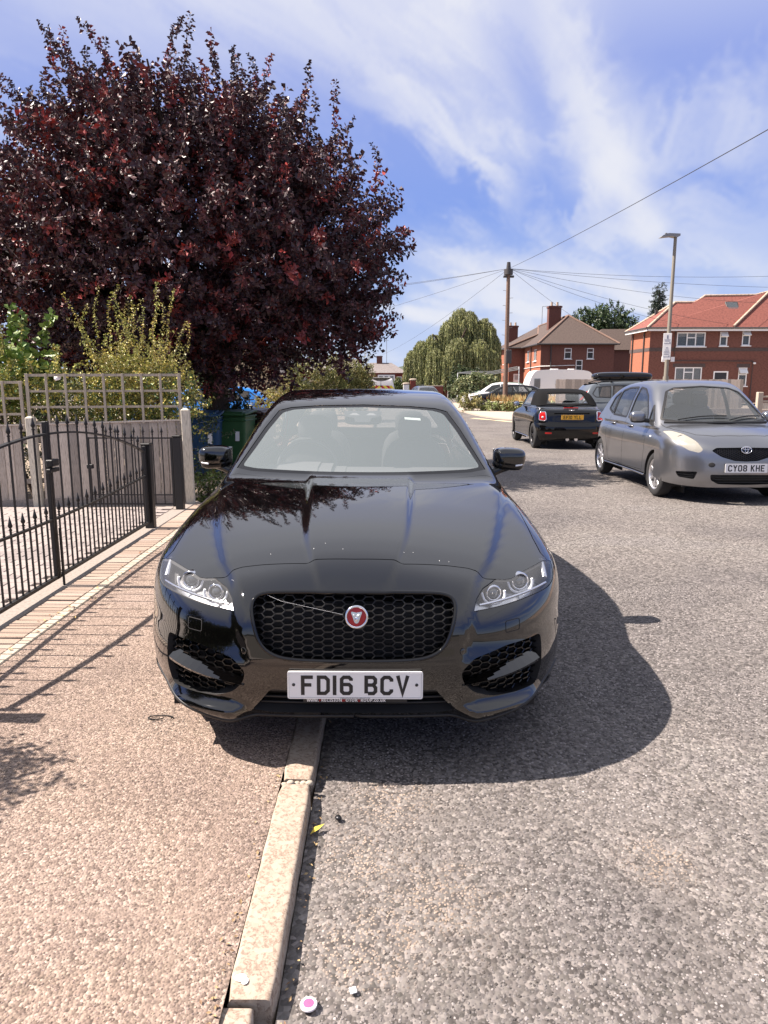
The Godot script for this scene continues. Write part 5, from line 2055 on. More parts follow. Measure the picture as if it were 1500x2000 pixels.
func far_car(called: String, label: String, at: Vector3, turn: float, paint: Material, kind: String, rim: Material) -> Node3D:
	var car := thing(called, label, "van" if kind == "van" else "car", at, turn)
	var sh := Shell.new()
	var spec := {"rim": rim, "spokes": 5, "twin": false}
	sh.crown = Prof.new([[-4.5, 0.04], [-1.0, 0.05], [0.0, 0.14]])
	sh.fprof = Prof.new([[0.1, 0.14], [0.25, 0.03], [0.5, 0.0], [0.7, 0.05], [0.85, 0.16], [1.0, 0.35]])
	sh.rprof = Prof.new([[0.1, 0.2], [0.3, 0.02], [0.6, 0.0], [0.95, 0.04], [1.4, 0.2]])
	sh.fa = 0.45
	sh.fw = 0.92
	sh.fp = 3.4
	sh.ra = 0.2
	sh.fc = Vector3(0, 0.55, -1.2)
	if kind == "suv":
		sh.L = 4.5
		sh.top = Prof.new([[-4.5, 1.0], [-3.0, 1.03], [-1.4, 1.02], [-1.0, 1.0], [-0.4, 0.94], [0.0, 0.78]])
		sh.wid = Prof.new([[-4.5, 0.82], [-3.8, 0.88], [-1.0, 0.89], [0.0, 0.84]])
		sh.roof = Prof.new([[-4.55, 1.0], [-4.4, 1.2], [-4.2, 1.45], [-4.0, 1.55], [-3.0, 1.62], [-2.2, 1.61], [-1.8, 1.50], [-1.2, 1.10], [-0.9, 0.9]])
		sh.belt = 1.02
		spec.wheels = [[-0.85, 0.33, 0.33, 0.21], [-3.62, 0.33, 0.33, 0.21]]
		spec.side = [["side_window", M.tinted_glass, [[-1.55, 1.07], [-2.0, 1.40], [-2.6, 1.47], [-2.63, 1.06]]], ["side_window", M.tinted_glass, [[-2.70, 1.06], [-2.67, 1.47], [-3.4, 1.46], [-3.45, 1.07]]], ["side_window", M.tinted_glass, [[-3.52, 1.08], [-3.48, 1.45], [-3.95, 1.42], [-4.1, 1.2], [-4.0, 1.10]]]]
		spec.back_pair = [["tail_lamp", M.red_lens, [[0.60, 1.30], [0.66, 1.28], [0.72, 1.0], [0.56, 1.0], [0.60, 1.1]], 0.004]]
		spec.front = [["windscreen", M.glass, [Vector2(0, 1.50), Vector2(0.52, 1.46), Vector2(0.70, 1.08), Vector2(0, 1.05)], -2.4, -0.005]]
		spec.zf = -0.8
		spec.zr = -3.9
	elif kind == "van":
		sh.L = 5.2
		sh.top = Prof.new([[-5.2, 1.1], [-1.6, 1.15], [-1.2, 1.1], [-0.4, 1.0], [0.0, 0.85]])
		sh.wid = Prof.new([[-5.2, 0.97], [-3.0, 0.99], [0.0, 0.92]])
		sh.roof = Prof.new([[-5.22, 1.1], [-5.19, 1.7], [-5.14, 2.0], [-5.0, 2.07], [-3.0, 2.10], [-2.2, 2.08], [-1.8, 1.98], [-1.2, 1.4], [-0.9, 1.1]])
		sh.belt = 1.15
		sh.wg = 0.97
		sh.wgs = 0.14
		sh.wgc = 0.1
		sh.cr = 0.01
		sh.rprof = Prof.new([[0.1, 0.12], [0.3, 0.01], [0.6, 0.0], [1.4, 0.0], [2.0, 0.02]])
		sh.ra = 0.06
		spec.wheels = [[-0.95, 0.34, 0.34, 0.22], [-4.2, 0.34, 0.34, 0.22]]
		spec.front = [["windscreen", M.tinted_glass, [Vector2(0, 1.9), Vector2(0.6, 1.86), Vector2(0.78, 1.25), Vector2(0, 1.2)], -2.6, -0.005]]
		spec.zf = -0.8
		spec.zr = -4.6
	else:
		sh.L = 4.5
		var hi := 0.12 if kind == "people_carrier" else 0.0
		sh.top = Prof.new([[-4.5, 0.98], [-3.0, 0.98], [-1.3, 0.97], [-1.0, 0.95], [-0.4, 0.85], [0.0, 0.68]])
		sh.wid = Prof.new([[-4.5, 0.80], [-3.8, 0.88], [-1.0, 0.89], [0.0, 0.84]])
		sh.roof = Prof.new([[-4.5, 0.95], [-4.2, 1.20 + hi], [-3.8, 1.38 + hi], [-3.0, 1.46 + hi], [-2.4, 1.47 + hi], [-1.9, 1.38 + hi], [-1.3, 1.08 + hi * 0.6], [-0.9, 0.85]])
		spec.wheels = [[-0.85, 0.32, 0.32, 0.2], [-3.55, 0.32, 0.32, 0.2]]
		spec.side = [["side_window", M.tinted_glass, [[-1.55, 1.02], [-2.0, 1.28 + hi], [-2.5, 1.36 + hi], [-2.53, 1.01]]], ["side_window", M.tinted_glass, [[-2.60, 1.01], [-2.57, 1.36 + hi], [-3.2, 1.35 + hi], [-3.5, 1.02]]], ["side_window", M.tinted_glass, [[-3.58, 1.03], [-3.3, 1.33 + hi], [-3.7, 1.28 + hi], [-3.95, 1.08]]]]
		spec.front = [["windscreen", M.tinted_glass, [Vector2(0, 1.36 + hi), Vector2(0.5, 1.33 + hi), Vector2(0.68, 1.05), Vector2(0, 1.02)], -2.3, -0.005]]
		spec.front_pair = [["headlamp", M.drl_white, [[0.48, 0.70], [0.78, 0.76], [0.76, 0.64], [0.50, 0.62]], -0.004]]
		spec.back = [["rear_window", M.tinted_glass, [Vector2(0, 1.33 + hi), Vector2(0.46, 1.30 + hi), Vector2(0.58, 1.06), Vector2(0, 1.04)], -2.6, -0.005]]
		spec.back_pair = [["tail_lamp", M.red_lens, [[0.60, 0.95], [0.72, 0.93], [0.74, 0.76], [0.60, 0.78]], 0.002]]
		spec.zf = -0.8
		spec.zr = -3.7
	sh.rc = Vector3(0, 0.7, spec.zr + 0.4)
	sh.yc = 0.65
	car_body(car, sh, spec, paint, 0.075)
	return car

func far_cars() -> void:
	var suv := far_car("grey_estate_car", "grey estate car with a black roof box, beyond the convertible", Vector3(10.9, -0.04, -24.4), PI / 2, M.grey_paint, "suv", M.alloy_dark)
	var mb := MB.new()
	for s in [-1.0, 1.0]:
		mb.tube([Vector3(0.58 * s, 1.56, -1.9), Vector3(0.58 * s, 1.625, -2.1), Vector3(0.58 * s, 1.625, -3.7), Vector3(0.58 * s, 1.55, -3.9)], 0.018, 6)
	obj("roof_rail", mb, M.trim, suv)
	var rb := thing("roof_box", "black roof box strapped on top of the grey estate car", "roof box", Vector3(7.95, 1.57, -24.4))
	mb = MB.new()
	sball(mb, T(0, 0.15, 0), Vector3(0.98, 0.15, 0.40), 0.55, 28, 12)
	obj("shell", mb, M.trim_gloss, rb)
	mb = MB.new()
	mb.bx(-0.5, 0.0, 0, 0.06, 0.04, 1.1, 0.01)
	mb.bx(0.5, 0.0, 0, 0.06, 0.04, 1.1, 0.01)
	obj("cross_bar", mb, M.trim, rb)
	far_car("white_people_carrier", "white people carrier parked on the drive behind the telegraph pole", Vector3(5.05, -0.1, -47.5), -1.75, M.white_car_paint, "people_carrier", M.alloy)
	far_car("black_estate_car", "black estate car in front of the white people carrier", Vector3(5.35, -0.09, -44.9), -1.75, M.black_paint_far, "car", M.alloy)
	var van := far_car("white_van", "pale grey van with yellow and red chevrons on its rear doors", Vector3(-0.22, -0.25, -55.2), PI, M.caravan, "van", M.alloy)
	mb = MB.new()
	var mr := MB.new()
	for i in 8:
		var x := -0.84 + i * 0.21
		var lean := 0.1 if i < 4 else -0.1
		var q := [Vector3(x + lean, 1.53, -5.215), Vector3(x + 0.20 + lean, 1.53, -5.215), Vector3(x + 0.20 - lean, 1.33, -5.215), Vector3(x - lean, 1.33, -5.215)]
		(mb if i % 2 == 0 else mr).quad(q[0], q[1], q[2], q[3], Vector3(0, 0, -1))
	obj("yellow_chevron", mb, M.chevron_yellow, van)
	obj("red_chevron", mr, M.chevron_red, van)
	mb = MB.new()
	mb.bx(0, 1.2, -5.205, 0.016, 1.5, 0.016)
	obj("door_gap", mb, M.dark, van)
	far_car("blue_hatchback", "bright blue hatchback half hidden behind the wheelie bins", Vector3(-7.75, -0.02, -21.4), -1.35, M.blue_paint, "car", M.alloy)
	far_car("silver_saloon", "silver car far down the road, just over the black car's roof", Vector3(3.35, -0.22, -50.0), 0.15, M.silver_paint, "car", M.alloy)
	far_car("grey_saloon", "small grey car parked by the red brick gate pillars", Vector3(3.2, -0.28, -62.0), 0.0, M.silver_paint, "people_carrier", M.alloy)
	far_car("dark_green_car", "dark green off-roader under sheets, behind the white people carrier", Vector3(5.6, -0.1, -51.0), -1.5, M.tarp_green, "suv", M.alloy_dark)

# ---------------------------------------------------------------- gates, fence, bins

func finial(mb: MB, at: Vector3) -> void:
	mb.lathe(Transform3D(Basis(), at), [[0.006, -0.012], [0.013, -0.004], [0.006, 0.006], [0.017, 0.022], [0.011, 0.045], [0.002, 0.085]], 6)

func gate_bar(mb: MB, x: float, z: float, y0: float, y1: float) -> void:
	mb.bx(x, (y0 + y1) * 0.5, z, 0.011, y1 - y0, 0.011)
	finial(mb, Vector3(x, y1, z))

func gate_top(u: float) -> float:
	# height of the top rail at u from the hinge (0) to the meeting stile (1)
	return 0.86 + 0.33 * (1.0 - pow(1.0 - u, 1.9))

func gate_mid(u: float) -> float:
	return 0.62 - 0.055 * sin(u * PI * 0.5)

func gates() -> void:
	var X := -2.42
	var leaves := [["swinging leaf of the black iron driveway gate, hinged beside the pedestrian gate", -7.22, -5.165], ["swinging leaf of the black iron driveway gate, cut off by the left edge", -3.13, -5.132]]
	for lf in leaves:
		var g := thing("iron_gate_leaf", lf[0], "gate", Vector3.ZERO, 0.0, "driveway gate leaves")
		var z0: float = lf[1]
		var z1: float = lf[2]
		var top := []
		var mid := []
		for u in span(0.0, 1.0, 0.05):
			top.append(Vector3(X, gate_top(u), lerpf(z0, z1, u)))
			mid.append(Vector3(X, gate_mid(u), lerpf(z0, z1, u)))
		var mb := MB.new()
		for i in top.size() - 1:
			mb.bar(top[i], top[i + 1] + (top[i + 1] - top[i]) * 0.02, 0.036, 0.014)
		obj("top_rail", mb, M.iron, g)
		mb = MB.new()
		for i in mid.size() - 1:
			mb.bar(mid[i], mid[i + 1], 0.024, 0.016)
		obj("middle_rail", mb, M.iron, g)
		mb = MB.new()
		mb.bar(Vector3(X, 0.135, z0), Vector3(X, 0.135, z1), 0.03, 0.022)
		obj("bottom_rail", mb, M.iron, g)
		mb = MB.new()
		mb.bx(X, (0.12 + 1.28) * 0.5, z1, 0.03, 1.16, 0.028, 0.003)
		obj("meeting_stile", mb, M.iron, g)
		mb = MB.new()
		mb.bx(X, 0.52, z0, 0.032, 0.80, 0.032, 0.003)
		obj("hinge_stile", mb, M.iron, g)
		var n := 12
		for i in range(1, n):
			var u := float(i) / n
			mb = MB.new()
			gate_bar(mb, X, lerpf(z0, z1, u), 0.135, gate_top(u) + 0.05)
			obj("bar", mb, M.iron, g)
		for i in n:
			var u := (i + 0.5) / n
			mb = MB.new()
			gate_bar(mb, X, lerpf(z0, z1, u), 0.135, gate_mid(u) + 0.045)
			obj("dog_bar", mb, M.iron, g)
		for y in [0.3, 0.78]:
			mb = MB.new()
			mb.tube([Vector3(X, y, z0 - signf(z1 - z0) * 0.07), Vector3(X, y, z0)], 0.012, 6)
			obj("hinge", mb, M.iron, g)
		if z0 < -6.0:
			mb = MB.new()
			mb.bx(X + 0.035, 0.985, z1 + 0.03, 0.05, 0.05, 0.11, 0.006)
			mb.bx(X + 0.03, 0.93, z1 + 0.02, 0.03, 0.03, 0.15, 0.004)
			obj("latch", mb, M.iron, g)
			mb = MB.new()
			mb.tube([Vector3(X + 0.035, 0.50, z1), Vector3(X + 0.035, 0.068, z1)], 0.009, 6)
			obj("drop_bolt", mb, M.iron, g)
	var pl := ["black square gate post between driveway gate and pedestrian gate", "black square gate post nearest the wooden fence", "black square gate post of the driveway gate's near end"]
	var pz := [-7.30, -8.40, -3.05]
	for i in 3:
		var p := thing("gate_post", pl[i], "post", Vector3(X, 0.06, pz[i]), 0.0, "black gate posts")
		if i == 2:
			p.scale.y = 1.12
		var mb := MB.new()
		mb.bx(0, 0.43, 0, 0.09, 0.86, 0.09, 0.005)
		obj("shaft", mb, M.iron, p)
		mb = MB.new()
		mb.bx(0, 0.872, 0, 0.10, 0.024, 0.10, 0.008)
		obj("cap", mb, M.iron, p)
	# pedestrian gate, standing open against the fence
	var pg := thing("pedestrian_gate", "narrow black iron gate standing open in front of the wooden fence", "gate", Vector3(-2.485, 0.06, -8.38), -0.02)
	var mb := MB.new()
	mb.bar(Vector3(0, 0.85, 0), Vector3(-0.98, 0.85, 0), 0.016, 0.016)
	obj("top_rail", mb, M.iron, pg)
	mb = MB.new()
	mb.bar(Vector3(0, 0.07, 0), Vector3(-0.98, 0.07, 0), 0.016, 0.016)
	mb.bar(Vector3(0, 0.18, 0), Vector3(-0.98, 0.18, 0), 0.012, 0.012)
	obj("bottom_rail", mb, M.iron, pg)
	for x in [0.0, -0.98]:
		mb = MB.new()
		mb.bx(x, 0.45, 0, 0.024, 0.82, 0.024)
		obj("stile", mb, M.iron, pg)
	for i in range(1, 9):
		mb = MB.new()
		gate_bar(mb, -0.98 * i / 9.0, 0.0, 0.07, 0.90)
		obj("bar", mb, M.iron, pg)
	mb = MB.new()
	mb.bx(-0.96, 0.52, 0.03, 0.07, 0.05, 0.05, 0.005)
	obj("latch", mb, M.iron, pg)

func fence_and_trellis() -> void:
	var A := Vector3(-2.44, 0.0, -8.9)
	var dirv := Vector3(-1.0, -0.026, 0.085)
	var yaw := atan2(0.085, 1.0)
	var fence := thing("board_fence", "weathered grey closeboard fence behind the iron gates", "fence")
	var r := RandomNumberGenerator.new()
	r.seed = 5
	var bm := MB.new()
	bm.box(Transform3D(), Vector3(0.101, 0.92, 0.018), 0.004)
	var mesh := bm.mesh()
	var mats := [M.board_a, M.board_b, M.board_c, M.board_a]
	for i in 36:
		var d := 0.07 + i * 0.108
		if absf(d - 1.83) < 0.08:
			continue
		var p := A + dirv * d
		put("board", mesh, mats[r.randi() % 4], fence, T(p.x, p.y + 0.625 + r.randf_range(-0.004, 0.004), p.z, rot(r.randf_range(-0.01, 0.01), yaw + 0.16 + r.randf_range(-0.05, 0.05), r.randf_range(-0.006, 0.006))))
	var mb := MB.new()
	mb.bar(A + Vector3(0, 0.105, 0), A + dirv * 3.95 + Vector3(0, 0.105, 0), 0.035, 0.15, 0.004)
	obj("gravel_board", mb, M.concrete, fence)
	mb = MB.new()
	mb.bar(A + Vector3(0, 1.093, 0), A + dirv * 3.95 + Vector3(0, 1.093, 0), 0.05, 0.018, 0.003)
	obj("capping_rail", mb, M.board_c, fence)
	for d in [0.5, 1.0]:
		mb = MB.new()
		mb.bar(A + Vector3(0, d - 0.1, -0.04), A + dirv * 3.95 + Vector3(0, d - 0.1, -0.04), 0.04, 0.06)
		obj("arris_rail", mb, M.board_b, fence)
	var pm := MB.new()
	pm.bx(0, 0.6, 0, 0.10, 1.2, 0.10, 0.006)
	pm.lathe(Transform3D(Basis(Vector3.UP, PI / 4), Vector3(0, 1.2, 0)), [[0.066, 0.0], [0.002, 0.03]], 4)
	for q in [["pale weathered post ending the board fence at the footway", 0.0, 1.0], ["pale weathered post in the middle of the board fence", 1.83, 0.965]]:
		var p: Vector3 = A + dirv * q[1]
		var o := put("fence_post", pm.mesh(), M.post_wood, self, Transform3D(rot(0.0, yaw, 0.012).scaled(Vector3(1, q[2], 1)), p + Vector3(0.02, 0.02, 0.035)))
		tag(o, q[0], "post", "fence posts")
	# trellis panels on top
	for t in [["square trellis panel on the board fence, nearest the footway", 0.06, 1.85, 9, 1.06], ["square trellis panel on the board fence, cut off by the left edge", 1.92, 3.6, 9, 1.02]]:
		var tr := thing("trellis_panel", t[0], "trellis", A + dirv * t[1], yaw, "trellis panels")
		var w: float = t[2] - t[1]
		var n: int = t[3]
		var lean := 0.02
		for i in n:
			mb = MB.new()
			var x := -w * i / (n - 1)
			mb.bx(x, t[4] + 0.295, 0.012, 0.036 if i in [0, n - 1] else 0.027, 0.60, 0.022, 0.002)
			obj("upright_batten", mb, M.trellis_wood, tr)
		for j in 4:
			mb = MB.new()
			var y: float = t[4] + 0.01 + j * 0.19
			mb.bar(Vector3(0.018, y, -0.010), Vector3(-w - 0.018, y - 0.005, -0.010), 0.020, 0.032 if j in [0, 3] else 0.026)
			obj("cross_batten", mb, M.trellis_wood, tr)

func bins() -> void:
	var defs := [["blue wheelie bin behind the fence end", Vector3(-2.93, 0.04, -11.75), 0.12, M.bin_blue], ["green wheelie bin between the blue and the brown bin", Vector3(-2.56, 0.03, -12.45), -0.1, M.bin_green], ["brown wheelie bin farthest from the fence", Vector3(-2.36, 0.02, -13.3), -0.2, M.bin_brown]]
	for d in defs:
		var b := thing("wheelie_bin", d[0], "bin", d[1], d[2], "wheelie bins")
		var mb := MB.new()
		var lv := [[0.06, 0.21, 0.24], [0.4, 0.235, 0.28], [0.90, 0.265, 0.325], [0.96, 0.275, 0.335]]
		var prev := []
		for l in lv:
			var ring := []
			for p in rounded([[-l[1], -l[2]], [l[1], -l[2]], [l[1], l[2]], [-l[1], l[2]]], 0.05, 4):
				ring.append(Vector3(p.x, l[0], p.y))
			if prev.size():
				for i in ring.size():
					var j := (i + 1) % ring.size()
					mb.quad(prev[i], prev[j], ring[j], ring[i], Vector3(ring[i].x, 0, ring[i].z))
			prev = ring
		for y in [0.88, 0.945]:
			mb.bx(0, y, 0, 0.57, 0.022, 0.69, 0.01)
		mb.bx(0, 0.07, 0, 0.40, 0.02, 0.46)
		for s in [-1.0, 1.0]:
			mb.bx(0.16 * s, 0.5, 0.262, 0.03, 0.72, 0.03, 0.008)
		obj("tub", mb, d[3], b)
		mb = MB.new()
		mb.box(T(0, 1.005, 0.01, rot(0.05, 0, 0)), Vector3(0.59, 0.035, 0.74), 0.014)
		mb.box(T(0, 1.025, 0.02, rot(0.05, 0, 0)), Vector3(0.44, 0.03, 0.56), 0.014)
		mb.box(T(0, 0.985, 0.385, rot(0.2, 0, 0)), Vector3(0.50, 0.04, 0.05), 0.015)
		obj("lid", mb, d[3], b)
		mb = MB.new()
		mb.tube([Vector3(-0.24, 1.0, -0.40), Vector3(0.24, 1.0, -0.40)], 0.016, 8)
		obj("handle", mb, d[3], b)
		for s in [-1.0, 1.0]:
			mb = MB.new()
			mb.lathe(T(0.24 * s, 0.10, -0.25, rot(0, 0, PI / 2)), [[0.002, -0.03], [0.08, -0.03], [0.10, -0.02], [0.10, 0.02], [0.08, 0.03], [0.002, 0.03]], 18)
			obj("wheel", mb, M.rubber, b)
		mb = MB.new()
		mb.box(T(0.12, 0.62, 0.318, rot(-0.09, 0, 0)), Vector3(0.07, 0.16, 0.004))
		obj("sticker", mb, M.plate_white, b)

# ---------------------------------------------------------------- plants

func sprig(n: int, length: float, ll: float, lw: float, seed_: int, open := 0.9, cols := []) -> ArrayMesh:
	# a twig along +y set with folded leaves
	var r := RandomNumberGenerator.new()
	r.seed = seed_
	var mb := MB.new()
	mb.tinted = true
	mb.col = Color(0.5, 0.4, 0.35)
	mb.tri(Vector3(-0.003, 0, 0), Vector3(0.003, 0, 0), Vector3(0, length, 0), Vector3(0, 0, 1))
	for i in n:
		var t := (i + 0.5) / n
		var base := Vector3(r.randf_range(-0.02, 0.02), t * length, r.randf_range(-0.02, 0.02)) + Vector3(r.randf_range(-1, 1), r.randf_range(-1, 1), r.randf_range(-1, 1)) * length * 0.12
		var a := i * 2.4 + r.randf_range(-0.5, 0.5)
		var el := r.randf_range(-0.5, 0.8) + (0.3 if t > 0.8 else 0.0)
		var d := Vector3(cos(a) * cos(el) * open, sin(el), sin(a) * cos(el) * open).normalized()
		var side := d.cross(Vector3(r.randf_range(-1, 1), r.randf_range(-0.3, 1), r.randf_range(-1, 1))).normalized()
		var up := side.cross(d)
		var s := r.randf_range(0.65, 1.2)
		var tip := base + d * ll * s - Vector3(0, ll * 0.2, 0)
		var mid := base + d * ll * s * 0.5
		var fold := up * lw * 0.25
		var c: Color = cols[r.randi() % cols.size()] if cols.size() else Color.WHITE
		mb.col = c * r.randf_range(0.75, 1.25)
		mb.tri(base, mid + side * lw * 0.5 * s + fold, tip)
		mb.tri(base, tip, mid - side * lw * 0.5 * s + fold)
	return mb.mesh()

func orient(dir: Vector3, spin: float, s: float) -> Basis:
	var y := dir.normalized()
	var x := y.cross(Vector3(0.31, 0.2, 0.93)).normalized()
	var b := Basis(x, y, x.cross(y))
	return b * Basis(Vector3.UP, spin) * Basis.from_scale(Vector3(s, s, s))

func leafy(parent: Node, called: String, lumps: Array, count: int, meshes: Array, m: Material, tint: Callable, seed_: int, size := 1.0, rise := 0.35, core := 0.45) -> void:
	var r := RandomNumberGenerator.new()
	r.seed = seed_
	var vol := 0.0
	var vs := []
	for l in lumps:
		var k: float = pow(l[1].x * l[1].y * l[1].z, 0.75)
		vs.append(k)
		vol += k
	var ts := []
	var cs := []
	for k in meshes.size():
		ts.append([])
		cs.append([])
	for li in lumps.size():
		var l: Array = lumps[li]
		for i in int(count * vs[li] / vol):
			var d := Vector3(r.randfn(), r.randfn(), r.randfn()).normalized()
			var rad := pow(r.randf(), core)
			var p: Vector3 = l[0] + d * l[1] * rad * (1.0 + 0.06 * r.randfn())
			var out := (d + Vector3(0, rise, 0) + Vector3(r.randfn(), r.randfn(), r.randfn()) * 0.35).normalized()
			var k := r.randi() % meshes.size()
			ts[k].append(Transform3D(orient(out, r.randf() * TAU, size * r.randf_range(0.7, 1.2)), p))
			cs[k].append(tint.call(p, r))
		# whips that stand out of the outline
		if l.size() > 2:
			for i in l[2]:
				var d := Vector3(r.randfn() * 0.8, absf(r.randfn()) * 0.9 + 0.5, r.randfn() * 0.8).normalized()
				var p: Vector3 = l[0] + d * l[1] * 0.98
				var g := (d + Vector3(0, 1.0, 0)).normalized()
				for s in r.randi_range(2, l[3]):
					var k := r.randi() % meshes.size()
					p += g * 0.17 * size
					g = (g + Vector3(r.randfn(), r.randfn(), r.randfn()) * 0.16).normalized()
					ts[k].append(Transform3D(orient(g, r.randf() * TAU, size * r.randf_range(0.6, 0.9)), p))
					cs[k].append(tint.call(p, r))
	for k in meshes.size():
		multi(called, meshes[k], m, ts[k], cs[k], parent)

func trunk(mb: MB, pts: Array, rad: Array, sides := 10) -> void:
	mb.tube(pts, rad, sides)

func plum_tree() -> void:
	var at := Vector3(-2.95, 0.05, -12.9)
	var tree := thing("plum_tree", "large purple-leaved plum tree over the fence and bins", "tree", at)
	var r := RandomNumberGenerator.new()
	r.seed = 3
	var lumps := [
		[Vector3(-3.4, 3.85, -12.4), Vector3(2.85, 2.2, 2.5), 20, 4],
		[Vector3(-4.5, 4.75, -12.3), Vector3(1.35, 1.1, 1.5), 10, 5],
		[Vector3(-3.6, 5.3, -12.3), Vector3(1.4, 0.75, 1.5), 12, 6],
		[Vector3(-1.3, 3.55, -12.3), Vector3(1.5, 1.65, 2.0), 10, 4],
		[Vector3(-2.0, 4.75, -12.3), Vector3(1.0, 1.0, 1.3), 8, 5],
		[Vector3(-0.9, 2.8, -12.4), Vector3(0.95, 0.7, 1.3), 3, 3],
		[Vector3(-5.5, 3.3, -12.6), Vector3(1.7, 1.5, 1.7), 6, 4],
		[Vector3(-3.2, 2.3, -12.6), Vector3(1.9, 0.9, 1.6)],
		[Vector3(-6.1, 3.7, -12.6), Vector3(1.1, 0.9, 1.3), 6, 4],
		[Vector3(-4.9, 2.1, -12.9), Vector3(1.5, 0.9, 1.2)],
	]
	for l in lumps:
		l[0] -= at
	var mb := MB.new()
	trunk(mb, [Vector3(0, -0.05, 0), Vector3(0.02, 0.5, 0), Vector3(0.0, 1.2, 0.02), Vector3(-0.05, 2.0, 0.05), Vector3(-0.1, 2.6, 0.1)], [0.27, 0.21, 0.19, 0.18, 0.15])
	obj("trunk", mb, M.bark, tree)
	for l in lumps:
		mb = MB.new()
		var e: Vector3 = l[0] + Vector3(r.randfn(), r.randfn(), r.randfn()) * 0.2
		var s := Vector3(-0.06, 1.5 + r.randf() * 0.8, 0.05)
		var m1 := s.lerp(e, 0.4) + Vector3(0, 0.25, 0)
		mb.tube([s, m1, e, e + (e - m1) * 0.5], [0.10, 0.075, 0.045, 0.015], 7)
		for k in 7:
			var d := Vector3(r.randfn(), r.randfn() * 0.7 + 0.4, r.randfn()).normalized()
			var f: Vector3 = e + d * l[1] * 0.85
			mb.tube([m1.lerp(e, r.randf()), e.lerp(f, 0.5) + Vector3(0, 0.1, 0), f], [0.03, 0.018, 0.006], 5)
		obj("limb", mb, M.bark, tree)
	var cols := [Color(0.046, 0.021, 0.028), Color(0.036, 0.018, 0.026), Color(0.062, 0.024, 0.030), Color(0.058, 0.031, 0.034), Color(0.09, 0.026, 0.027)]
	var ms := []
	for k in 3:
		ms.append(sprig(26, 0.34, 0.092, 0.058, 40 + k, 0.9, cols))
	var tint := func(_p: Vector3, q: RandomNumberGenerator) -> Color:
		var u := q.randf()
		if u < 0.10:
			return Color(3.4, 1.25, 1.0)
		if u < 0.25:
			return Color(1.9, 1.3, 1.2)
		var g := q.randf_range(0.8, 1.25)
		return Color(g, g, g)
	leafy(tree, "crown", lumps, 6400, ms, M.plum_leaf, tint, 8, 1.0, 0.25, 0.42)
	# ivy on the trunk
	var iv := [sprig(18, 0.2, 0.06, 0.055, 71, 1.0, [Color(0.018, 0.035, 0.012), Color(0.026, 0.045, 0.016)])]
	leafy(tree, "ivy", [[Vector3(0, 0.9, 0), Vector3(0.33, 1.1, 0.33)], [Vector3(-0.03, 2.0, 0.05), Vector3(0.34, 0.7, 0.34)], [Vector3(0.3, 0.7, 0.0), Vector3(0.5, 0.5, 0.35)]], 420, iv, M.green_leaf, func(_p, q): var g: float = q.randf_range(0.7, 1.4); return Color(g, g, g), 9)

func bush(called: String, label: String, category: String, at: Vector3, lumps: Array, count: int, cols: Array, leaf: Vector2, m: Material, seed_: int, size := 1.0, group := "") -> Node3D:
	var b := thing(called, label, category, at, 0.0, group)
	var mb := MB.new()
	var r := RandomNumberGenerator.new()
	r.seed = seed_
	for l in lumps:
		mb.tube([Vector3(l[0].x * 0.3, 0, l[0].z * 0.3), l[0] * Vector3(0.7, 0.5, 0.7), l[0]], [0.03, 0.022, 0.008], 5)
	obj("stem", mb, M.bark, b)
	var ms := []
	for k in 2:
		ms.append(sprig(16, 0.22, leaf.x, leaf.y, seed_ * 10 + k, 0.9, cols))
	leafy(b, "foliage", lumps, count, ms, m, func(_p, q): var g: float = q.randf_range(0.65, 1.35); return Color(g * q.randf_range(0.9, 1.15), g, g * 0.9), seed_, size, 0.5)
	return b

